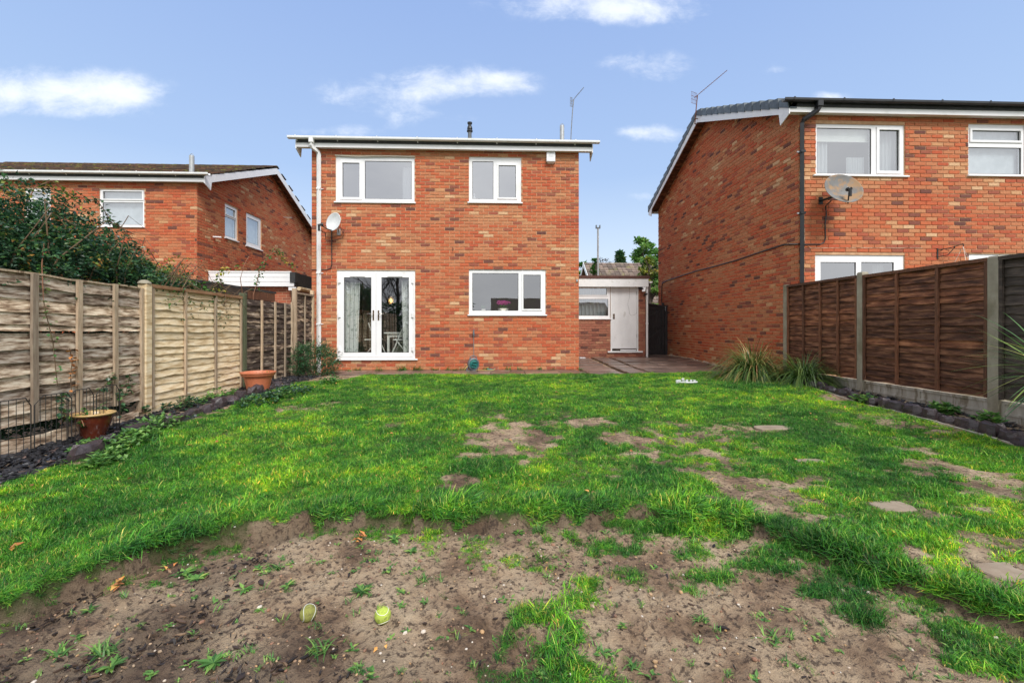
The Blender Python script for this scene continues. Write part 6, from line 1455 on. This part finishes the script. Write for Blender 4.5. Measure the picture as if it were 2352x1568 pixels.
# weeds along the foot of the wall and on the soil
def weed(px, py, n, L, label, seed, m=m_leafM, z0=-.02, gp='weeds along the foot of the house wall', kind_='blade', zoff=0, wd=.011):
    x, y, z = place(px, py, z0)
    if zoff: y = min(y, 10.36); x = y * tanx(px); z = .006; L *= 1.6
    g = G(); R = random.Random(seed)
    for i in range(n):
        q = R.uniform(0, 6.28); el = R.uniform(.15, 1.1); b0 = (x + R.uniform(-1, 1) * L * .35, y + R.uniform(-1, 1) * L * .25, z)
        if kind_ == 'blade': g.blade(b0, (math.cos(q) * math.cos(el), math.sin(q) * math.cos(el), math.sin(el)), L * R.uniform(.5, 1), wd, 1.1, 4, R.random() * .85)
        else: g.leaf((x, y, z + .004), (math.cos(q), math.sin(q), R.uniform(.05, .45)), L * R.uniform(.5, 1), L * .26, 0, R.random() * .9, fold=.12, curl=.1)
    build('weed', g, m, label=label, cat='weed', group=gp)
R = random.Random(3)
for i, (px, py, n, L, lab_) in enumerate([(822, 848, 26, .13, 'weed tuft under the right end of the door sill'), (870, 856, 30, .12, 'low weeds on the slab edge below the door'), (925, 850, 60, .20, 'largest weed tuft, under the wall right of the doors'), (960, 848, 50, .18, 'weed tuft just left of the air brick'),
        (1000, 850, 26, .12, 'weeds below the air brick'), (1030, 850, 26, .11, 'weeds just right of the air brick'), (1062, 848, 26, .12, 'weeds at the left of the hose reel'), (1045, 856, 34, .10, 'flat weeds on the slabs before the hose reel'), (1120, 852, 30, .14, 'weeds between hose reel and spray gun'),
        (1165, 848, 24, .14, 'upright weed right of the spray gun'), (1195, 850, 20, .11, 'weeds under the right part of the kitchen window'), (1270, 848, 14, .10, 'sparse weeds near the right corner of the wall'), (1335, 850, 16, .10, 'weed beside the mottled block'), (800, 858, 18, .10, 'weeds beside the corner shrub'),
        (745, 862, 30, .10, 'weeds on the slab left of the doors'), (1240, 852, 20, .09, 'weeds in the slab joint below the wall')]):
    weed(px, py, n, L, lab_, 50 + i, zoff=.03)
spots = [(635, 1305, 34, .075, 'dark grass tuft on bare soil under the turf step', 'blade'), (970, 1338, 40, .07, 'yellow green tuft right of the tennis balls', 'blade'), (905, 1243, 22, .06, 'flat rosette weed below the turf step', 'leaf'), (945, 1268, 26, .05, 'grey green weed right of the rosette', 'leaf'),
         (832, 1352, 26, .065, 'bluish leafy weed above the bright tennis ball', 'leaf'), (455, 1330, 20, .07, 'dandelion like weed on the left soil', 'leaf'), (240, 1500, 34, .085, 'long leaved weed at the lower left', 'blade'), (130, 1505, 26, .075, 'weed with spreading leaves near the bottom left corner', 'blade'), (255, 1545, 20, .065, 'broad leaved weed at the bottom left', 'leaf'),
         (735, 1500, 26, .08, 'grass tuft below the muddy tennis ball', 'blade'), (490, 1520, 20, .07, 'leafy weed at the bottom, left of centre', 'leaf'), (420, 1265, 22, .075, 'clover like weed at the foot of the turf step', 'leaf'), (1455, 1530, 16, .06, 'small tuft at the bottom right of centre', 'blade'), (1610, 1420, 18, .06, 'tuft on the tan soil right of centre', 'blade'),
         (1770, 1470, 26, .09, 'sprawling tuft on the right soil', 'blade'), (1170, 1418, 14, .05, 'tiny tuft right of the bright tennis ball', 'blade'), (660, 1355, 18, .05, 'thin weed above the muddy tennis ball', 'leaf'), (560, 1360, 20, .06, 'pale weed left of the muddy tennis ball', 'leaf'), (1840, 1370, 14, .05, 'small weed at the edge of the sprawling grass', 'blade'),
         (600, 1400, 10, .04, 'tiny sprout left of the muddy tennis ball', 'leaf'), (205, 1400, 12, .045, 'small sprout at the left in the dark soil', 'leaf'), (1190, 1185, 18, .06, 'leafy sprig growing from the soil face of the step', 'leaf'), (850, 1285, 26, .05, 'weed patch under the orange leaves', 'leaf'), (1235, 1225, 50, .10, 'tall grass tuft just below the soil step', 'blade')]
for i, (px, py, n, L, lab_, kk) in enumerate(spots): weed(px, py, n, L, lab_, 90 + i, m=m_leafF, z0=-.23, gp='weeds on the bare soil', kind_=kk, wd=.006)

g = G(); R = random.Random(71)
for i in range(420):
    px, py = R.uniform(0, 2352), R.uniform(1215, 1568) if i % 3 else R.uniform(1200, 1330)
    x, y = GP(px, py, -.22)
    if y > float(yedge(x)) - .04: continue
    z = gh(x, y); L = R.uniform(.012, .040)
    for k in range(R.randint(5, 14)):
        q = R.uniform(0, 6.28); p = (x + R.uniform(-.5, .5) * L, y + R.uniform(-.5, .5) * L, z + .003)
        if i % 2: g.leaf(p, (math.cos(q), math.sin(q), R.uniform(.1, .6)), L * R.uniform(.5, 1), L * .34, 0, R.random() * .9, fold=.12, curl=.1)
        else: g.blade(p, (math.cos(q) * .6, math.sin(q) * .6, .8), L * R.uniform(.6, 1.2), .004, 1.1, 3, R.random() * .9)
build('seedlings', g, m_leafF, kind='stuff')
# ------------------------------------------------------------------ bits lying on the soil
g = G(); gc = G(); R = random.Random(15)
def onsoil(x, y): return True
N = 9000; xs = np.random.RandomState(4).uniform(-2.6, 2.9, N); ys = 1.0 + np.random.RandomState(5).rand(N) ** 1.15 * 2.3
ok = (ys < yedge(xs) - .02); xs, ys = xs[ok], ys[ok]; zs = gz_(xs, ys); dk = sm((-.2 - xs - (ys - 1.6) * 1.1 + (fbm(xs, ys, 1.8, 3, 4) - .5) * 2.6) / 1.0); 
for x, y, z, d_ in zip(xs, ys, zs, dk):
    if R.random() < .48:
        r = R.uniform(.0022, .0065) * (2.0 if R.random() < .06 else 1); b_ = R.uniform(.55, .85); a = R.uniform(0, 3.14); n = 6; vs = []
        for h, s in ((-.2, .8), (.25, 1), (.7, .72)):
            for k in range(n): q = k * 2 * math.pi / n; u_, v_ = r * s * math.cos(q), r * b_ * s * math.sin(q); vs.append((x + u_ * math.cos(a) - v_ * math.sin(a), y + u_ * math.sin(a) + v_ * math.cos(a), z + r * h))
        vs.append((x, y, z + r * .85)); g.add(vs, [(i * n + k, i * n + (k + 1) % n, (i + 1) * n + (k + 1) % n, (i + 1) * n + k) for i in range(2) for k in range(n)] + [(2 * n + k, 2 * n + (k + 1) % n, 3 * n) for k in range(n)], R.random())
    elif R.random() < (.15 + .85 * d_) * (2.2 if vn(x, y, 5.0) > .55 else .35):
        for _ in range(1 + int(d_ * 4.2)):
            xx, yy = x + R.uniform(-.03, .03), y + R.uniform(-.03, .03); l = R.uniform(.004, .016) * (1.7 if R.random() < .1 else 1); w_ = l * R.uniform(.16, .5); a = R.uniform(0, 6.28); c1, s1 = math.cos(a), math.sin(a); t1 = R.uniform(-.004, .009)
            loc = [(1, R.uniform(-.3, .3)), (R.uniform(.1, .6), 1), (R.uniform(-.7, -.2), R.uniform(.6, 1)), (-1, R.uniform(-.5, .5)), (R.uniform(-.5, .3), -1)]
            zz = gh(xx, yy) if d_ < -1 else z
            q = [(xx + l * u_ * c1 - w_ * v_ * s1, yy + l * u_ * s1 + w_ * v_ * c1, zz + .005 + t1 * u_ + R.uniform(0, .002)) for u_, v_ in loc]
            gc.add(q + [(p[0], p[1], p[2] - .005) for p in q], [(0, 1, 2, 3, 4)] + [(k, 5 + k, 5 + (k + 1) % 5, (k + 1) % 5) for k in range(5)], R.random() ** 1.3)
build('pebbles', g, m_peb, kind='stuff'); build('bark_chippings', gc, m_chip, kind='stuff')
g = G()
for i in range(150):
    x, y = R.uniform(-3.2, 4.5), R.uniform(2.8, 9.2); 
    if y < yedge(x): continue
    g.leaf((x, y, gh(x, y) + .03), (R.uniform(-1, 1), R.uniform(-1, 1), .1), R.uniform(.015, .045), .022, R.uniform(-.7, .7), R.random())
build('fallen_leaves', g, m_autumn, kind='stuff')

# ------------------------------------------------------------------ grass
mg = bpy.data.materials.new('grass_blade'); mg.use_nodes = True; T = NT(mg.node_tree); T.n.clear()
geo = T.new('ShaderNodeNewGeometry'); pos = geo.outputs['Position']
at = T.new('ShaderNodeAttribute', attribute_name='tint')
base = T.ramp(at.outputs['Fac'], [(0, (.015, .070, .015)), (.45, (.048, .170, .021)), (.82, (.100, .255, .025)), (.92, (.13, .27, .035)), (.97, (.36, .33, .10)), (1, (.40, .25, .10))])
nA = T.noise(pos, .75, 5, .6); nB = T.noise(pos, 3.3, 4, .6)
nC = T.noise(pos, 9.0, 3, .6)
sel = T.math('ADD', T.math('ADD', T.math('MULTIPLY', nA, .45), T.math('MULTIPLY', nB, .35)), T.math('MULTIPLY', nC, .20))
var = T.ramp(sel, [(.40, (.12, .18, .20)), (.46, (.22, .27, .26)), (.51, (.36, .37, .28)), (.56, (.62, .50, .27)), (.61, (1.0, .66, .25))])
# ramp data may exceed one, which the multiply below keeps
oi = T.new('ShaderNodeObjectInfo'); gain = T.math('MULTIPLY', T.maprange(oi.outputs['Random'], 0, 1, .50, 1.6), 4.7)
col = T.mix(1.0, base, var, 'MULTIPLY'); vm = T.new('ShaderNodeVectorMath', operation='SCALE'); T.put(vm.inputs[0], col); T.put(vm.inputs['Scale'], gain); col = vm.outputs[0]
b = T.new('ShaderNodeBsdfPrincipled'); T.put(b.inputs['Base Color'], col); b.inputs['Roughness'].default_value = .5; b.inputs['Specular IOR Level'].default_value = .35
tr = T.new('ShaderNodeBsdfTranslucent'); T.put(tr.inputs[0], col); mx = T.new('ShaderNodeMixShader'); mx.inputs[0].default_value = .4
T.l.new(b.outputs[0], mx.inputs[1]); T.l.new(tr.outputs[0], mx.inputs[2]); o = T.new('ShaderNodeOutputMaterial'); T.l.new(mx.outputs[0], o.inputs[0])
tc_ = bpy.data.collections.new('grass_tufts'); NTF = 12
for k in range(NTF):
    R = random.Random(200 + k); g = G(); long = k >= 8; n = 22 if not long else 22
    for i in range(n):
        q = R.uniform(0, 6.28); el = R.uniform(.55, 1.45) if not long else R.uniform(.2, 1.3); L = R.uniform(.018, .038) if not long else R.uniform(.04, .085); rr = .045 * R.random() ** .5
        t_ = R.random() ** 1.0 * .88 if R.random() < .89 else R.uniform(.9, 1)
        g.blade((rr * math.cos(q * 1.7), rr * math.sin(q * 1.7), -.004), (math.cos(q) * math.cos(el), math.sin(q) * math.cos(el), math.sin(el)), L, R.uniform(.0022, .0036), R.uniform(.3, 1.6) if not long else R.uniform(.8, 2.2), 3, t_)
    me = bpy.data.meshes.new('grass_tuft'); me.from_pydata(g.v, [], g.f); a = me.attributes.new('tint', 'FLOAT', 'FACE'); a.data.foreach_set('value', np.array(g.t, dtype=np.float32)); me.materials.append(mg)
    ob = bpy.data.objects.new('grass_tuft_%02d' % k, me); tc_.objects.link(ob)
RS = np.random.RandomState(3)
def cand(n, x0, x1, y0, y1): return RS.uniform(x0, x1, n), RS.uniform(y0, y1, n)
X1, Y1 = cand(120000, -3.7, 5.2, .9, 4.2); X2, Y2 = cand(90000, -3.7, 5.4, 4.2, 9.55)
gx, gy = np.concatenate([X1, X2]), np.concatenate([Y1, Y2]); inview = (np.abs(gx) < gy * 1.35 + .8); gx, gy = gx[inview], gy[inview]
d_ = grassd(gx, gy); clump = .25 + 1.5 * fbm(gx, gy, 7, 2, 12); keep = RS.rand(len(gx)) < np.clip(d_ * clump * 1.25, 0, 1) * (.30 + .70 * (d_ > .25)); keep |= (RS.rand(len(gx)) < .004) & (gy < yedge(gx)) & (gy > 1.1)
ex_ = RS.uniform(-3.6, 4.6, 2600); ey_ = yedge(ex_) + .02 - (fbm(ex_, yedge(ex_), 3.2, 3) - .5) * .16 + RS.uniform(-.02, .05, len(ex_)); ek = fbm(ex_, ey_, 3.5, 3, 50) > np.interp(ex_, [-3, -1.4, -.6, 0, 1.2, 1.8], [.34, .46, .56, .58, .52, .3])
isedge = np.concatenate([np.zeros(keep.sum(), bool), np.ones(ek.sum(), bool)])
gx, gy, d_ = np.concatenate([gx[keep], ex_[ek]]), np.concatenate([gy[keep], ey_[ek]]), np.concatenate([d_[keep], np.ones(ek.sum())]); gz2 = gz_(gx, gy)
onl = gy > yedge(gx) + .05; de = gy - yedge(gx)
nearedge = (np.abs(de) < .16); lr = ((gx > 1.5) & (de < .25)) | (~onl)
islong = (nearedge & (RS.rand(len(gx)) < .65)) | (lr & (RS.rand(len(gx)) < .4)) | (RS.rand(len(gx)) < .05 + .10 * (fbm(gx, gy, 2.2, 2, 30) > .58))
ti = np.where(islong, RS.randint(8, 12, len(gx)), RS.randint(0, 8, len(gx))).astype(np.int32)
scl = RS.uniform(.65, 1.2, len(gx)) * (.25 + 1.5 * fbm(gx, gy, 4.5, 3, 40)) * np.clip(.55 + .5 * d_, .5, 1.05)
scl = np.where(~onl & (gx < .2), scl * .6, scl)
rot = np.stack([RS.uniform(-.25, .25, len(gx)), RS.uniform(-.25, .25, len(gx)), RS.uniform(0, 6.28, len(gx))], 1)
rot[:, 0] += np.where(isedge, RS.uniform(.5, 1.3, len(gx)), 0); rot[:, 2] = np.where(isedge, RS.uniform(-.6, .6, len(gx)), rot[:, 2]); ti = np.where(isedge, RS.randint(8, 12, len(gx)), ti).astype(np.int32)
me = bpy.data.meshes.new('grass'); me.vertices.add(len(gx)); me.vertices.foreach_set('co', np.stack([gx, gy, gz2], 1).astype(np.float32).ravel())
a = me.attributes.new('ti', 'INT', 'POINT'); a.data.foreach_set('value', ti); a = me.attributes.new('sc', 'FLOAT', 'POINT'); a.data.foreach_set('value', scl.astype(np.float32))
a = me.attributes.new('rot', 'FLOAT_VECTOR', 'POINT'); a.data.foreach_set('vector', rot.astype(np.float32).ravel())
go = bpy.data.objects.new('grass', me); COL.objects.link(go); go['kind'] = 'stuff'; me.materials.append(mg)
ng = bpy.data.node_groups.new('scatter', 'GeometryNodeTree'); ng.interface.new_socket('Geometry', in_out='INPUT', socket_type='NodeSocketGeometry'); ng.interface.new_socket('Geometry', in_out='OUTPUT', socket_type='NodeSocketGeometry')
N_ = ng.nodes; gi = N_.new('NodeGroupInput'); gout = N_.new('NodeGroupOutput'); iop = N_.new('GeometryNodeInstanceOnPoints'); ci = N_.new('GeometryNodeCollectionInfo')
ci.inputs['Collection'].default_value = tc_; ci.inputs['Separate Children'].default_value = True; ci.inputs['Reset Children'].default_value = True
def na(nm, typ): n = N_.new('GeometryNodeInputNamedAttribute'); n.data_type = typ; n.inputs['Name'].default_value = nm; return [s for s in n.outputs if s.enabled and s.name == 'Attribute'][0]
Lk = ng.links.new; Lk(gi.outputs[0], iop.inputs['Points']); Lk(ci.outputs[0], iop.inputs['Instance']); iop.inputs['Pick Instance'].default_value = True
Lk(na('ti', 'INT'), iop.inputs['Instance Index']); Lk(na('sc', 'FLOAT'), iop.inputs['Scale']); Lk(na('rot', 'FLOAT_VECTOR'), iop.inputs['Rotation']); Lk(iop.outputs[0], gout.inputs[0])
md = go.modifiers.new('scatter', 'NODES'); md.node_group = ng
print('grass tufts', len(gx))

# ------------------------------------------------------------------ background beyond the houses
yb = 31.0; bx0, zr = P(1352, 604, yb); bx1 = bx0 + 16; ze = zr - 3.6
bg_ = empty('bungalow', (bx0 + 8, yb, 0), 'low house with ribbed brown tiled roof beyond the outbuilding', 'house')
g = G(); ridge_y = yb + 0; fy = yb - 5.0; nrow = 18
prism(g, [(fy, ze), (ridge_y, zr), (ridge_y, zr - .12), (fy, ze - .12)], bx0 - .3, bx1 + .3); prism(g, [(ridge_y, zr - .002), (yb + 5, ze), (yb + 5, ze - .12), (ridge_y, zr - .122)], bx0 - .3, bx1 + .3); rf = build('roof', g, m_tile_far, bg_)
R = random.Random(6)
for i in range(nrow):
    f0, f1 = i / nrow, (i + 1) / nrow; ya, yb2 = fy + 5 * f0 - .05, fy + 5 * f1; za, zb2 = ze + 3.6 * f0, ze + 3.6 * f1; g = G(); x = bx0 - .35
    while x < bx1 + .3:
        g.add([(x, ya, za + .10), (x + .29, ya, za + .10), (x + .29, yb2 + .03, zb2 + .03), (x, yb2 + .03, zb2 + .03), (x, ya, za + .01), (x + .29, ya, za + .01)], [(0, 1, 2, 3), (0, 4, 5, 1)], R.random()); x += .31
    build('tile_course', g, m_tile_far, rf)
g = G(); g.box(bx0, bx1, fy + .5, yb + 4.5, -.3, ze); prism(g, [(fy + .5, ze), (yb + 4.5, ze), (yb, zr - .3)], bx0, bx0 + .2); build('wall', g, m_btex, bg_)
g = G(); xx = bx0 - .36; prism(g, [(fy - .1, ze + .02), (yb, zr + .05), (yb, zr - .25), (fy - .1, ze - .28)], xx - .03, xx); prism(g, [(yb, zr + .05), (yb + 5, ze + .02), (yb + 5, ze - .28), (yb, zr - .25)], xx - .03, xx); build('bargeboard', g, m_white, bg_)
x2, z2_ = P(1338, 631, 42); b2 = empty('bungalow', (x2 - 4, 44, 0), 'far roof just visible at the edge of the middle house', 'house')
g = G(); prism(g, [(40, z2_ - 1.2), (44, z2_ + .25), (48, z2_ - 1.2)], x2 - 6, x2 + 2.2); build('roof', g, m_tile_far, b2); g = G(); g.box(x2 - 5.6, x2 + 1.8, 40.5, 47.5, -.3, z2_ - 1.25); build('wall', g, m_btex, b2)
def tree(px, pytop, pybase, Y, wpx, label, m, seed, n=900, LF=.28, trunk=True, shape='round', cat='tree', name='tree'):
    R = random.Random(seed); x, zt = P(px, pytop, Y); _, zb_ = P(px, pybase, Y); rx = wpx / F * Y / 2; o = empty(name, (x, Y, 0), label, cat); H_ = zt - zb_
    g = G(); g.tube([(x, Y, -.2), (x + .05, Y, zb_), (x, Y, zt - H_ * .25)], [rx * .12 + .05, rx * .09 + .03, .03], 7); 
    for i in range(12):
        q = R.uniform(0, 6.28); h = R.uniform(.1, .8); g.tube([(x, Y, zb_ + H_ * h * .7), (x + rx * .75 * math.cos(q), Y + rx * .75 * math.sin(q), zb_ + H_ * (h + .12))], [.05, .015], 5)
    build('trunk', g, m_bark, o); g = G()
    cl = []
    for i in range(34):
        q = R.uniform(0, 6.28); h = R.random(); w_ = (math.sin(math.pi * (.15 + .75 * h)) if shape == 'round' else (1.05 - h)) ; rr = rx * w_ * R.uniform(.3, .95); cl.append((x + rr * math.cos(q), Y + rr * math.sin(q), zb_ + H_ * h, rx * R.uniform(.18, .38), R.uniform(0, .5)))
    for i in range(n):
        c = cl[i % len(cl)]; d0 = Vector((R.gauss(0, 1), R.gauss(0, 1), R.gauss(0, .8))).normalized() * c[3] * R.random() ** .4
        g.leaf((c[0] + d0.x, c[1] + d0.y, min(c[2] + d0.z, zt)), (R.uniform(-1, 1), R.uniform(-1, 1), R.uniform(-.5, .8)), LF * R.uniform(.6, 1.3), LF * .6, R.uniform(-1, 1), min(1, c[4] + R.uniform(0, .45)))
    build('crown', g, m, o, kind='stuff')
tree(1476, 549, 625, 48, 62, 'round green tree beyond the bungalow roof', m_leafF, 1, 1500, .42)
tree(1506, 572, 630, 46, 34, 'small green tree touching the gable of the right house', m_leafF, 2, 700, .40)
tree(1424, 580, 625, 44, 36, 'dark conifer standing left of the round tree', m_leafD, 3, 1200, .35, shape='cone')
tree(1340, 605, 640, 55, 40, 'tree seen against the edge of the middle house', m_leafM, 4, 700, .45)
tree(1366, 596, 690, 24, 30, 'narrow dark shrub in front of the bungalow roof', m_leafM, 5, 900, .16, shape='cone')
tree(1494, 590, 720, 19.5, 62, 'tall yellow green shrub behind the garden gate', m_leafF, 6, 3600, .12, shape='round')
tree(1490, 592, 650, 19.2, 40, 'yellowing top growth of the shrub behind the gate', m_leafY, 7, 900, .10, shape='round')
tree(1385, 595, 625, 60, 60, 'low bare looking bush on the skyline left of the conifer', m_chip, 8, 260, .22)
px_, zt_ = P(1373.5, 519, 17.5)
o = empty('pole', (px_, 17.5, 0), 'tall thin grey metal pole with a small square bracket on top', 'pole')
g = G(); g.tube([(px_, 17.5, -.2), (px_, 17.5, zt_ - .1)], .038, 8); build('mast', g, m_galv, o)
g = G(); g.box(px_ - .09, px_ - .05, 17.46, 17.54, zt_ - .10, zt_ + .03); g.box(px_ + .05, px_ + .09, 17.46, 17.54, zt_ - .10, zt_ + .03); g.box(px_ - .05, px_ + .05, 17.46, 17.54, zt_ - .10, zt_ - .06); build('bracket', g, m_greyp, o)
# ------------------------------------------------------------------ what stands behind the camera and shows in the panes
nb_ = empty('bungalow', (6, -19, 0), 'low dark roofed house behind the camera, mirrored in the kitchen window', 'house')
d0_ = 20.9 + 17; xl = (1130 - 1135) * d0_ / F; zr2 = 1 + (750 - 684) / F * (d0_ + 3)
g = G(); prism(g, [(-17, 1.7), (-20.5, zr2), (-24, 1.7), (-24, 1.55), (-20.5, zr2 - .15), (-17, 1.55)], xl - .1, xl + 12); build('roof', g, m_tile_old, nb_)
g = G(); g.box(xl + .3, xl + 11.5, -23.6, -17.4, -.3, 1.9); build('wall', g, m_btex, nb_)
g = G(); g.box(xl + 6.2, xl + 7.0, -20.8, -20.2, zr2 - .3, zr2 + .25); build('chimney', g, m_btex, nb_)
for i, (xx, yy, hh) in enumerate([(-12.5, -14, 8.5), (-9.5, -15, 7.5), (-7.4, -13.5, 8.0), (-15.0, -15, 8.2)]):
    R = random.Random(60 + i); o = empty('bare_tree', (xx, yy, 0), ['bare tree behind the camera mirrored in the left door pane', 'bare tree behind the camera nearest the house', 'bare tree behind the camera mirrored in the right door pane', 'bare tree behind the camera farthest to the left'][i], 'tree', 'bare trees behind the camera'); g = G(); br = G()
    g.tube([(xx, yy, -.3), (xx + .1, yy, hh * .4), (xx, yy, hh * .75)], [.16, .11, .05], 7); build('trunk', g, m_bark, o)
    def grow(p, d, L, r, dep):
        e = p + d * L; br.tube([p, e], [r, r * .6], 4, cap=False)
        if dep == 0: return
        for _ in range(4 if dep > 1 else 5):
            nd = (d + Vector((R.uniform(-.8, .8), R.uniform(-.8, .8), R.uniform(-.2, .6)))).normalized(); grow(p + d * L * R.uniform(.4, 1), nd, L * R.uniform(.5, .75), r * .55, dep - 1)
    for k in range(8):
        q = R.uniform(0, 6.28); grow(Vector((xx, yy, hh * R.uniform(.22, .7))), Vector((math.cos(q), math.sin(q), .9)).normalized(), hh * .26, .045, 3)
    build('branches', br, m_bark, o, kind='stuff')
hd = empty('hedge', (-9, -11, 0), 'dark hedge behind the camera', 'hedge'); g = G(); R = random.Random(88)
for i in range(5000): g.leaf((R.uniform(-18, -1.5), -11 + R.uniform(-.7, .7), R.uniform(0, 2.7)), (R.uniform(-1, 1), R.uniform(-1, 1), R.uniform(-.5, .5)), .3, .18, R.uniform(-1, 1), R.random() * .6)
build('foliage', g, m_leafD, hd, kind='stuff')
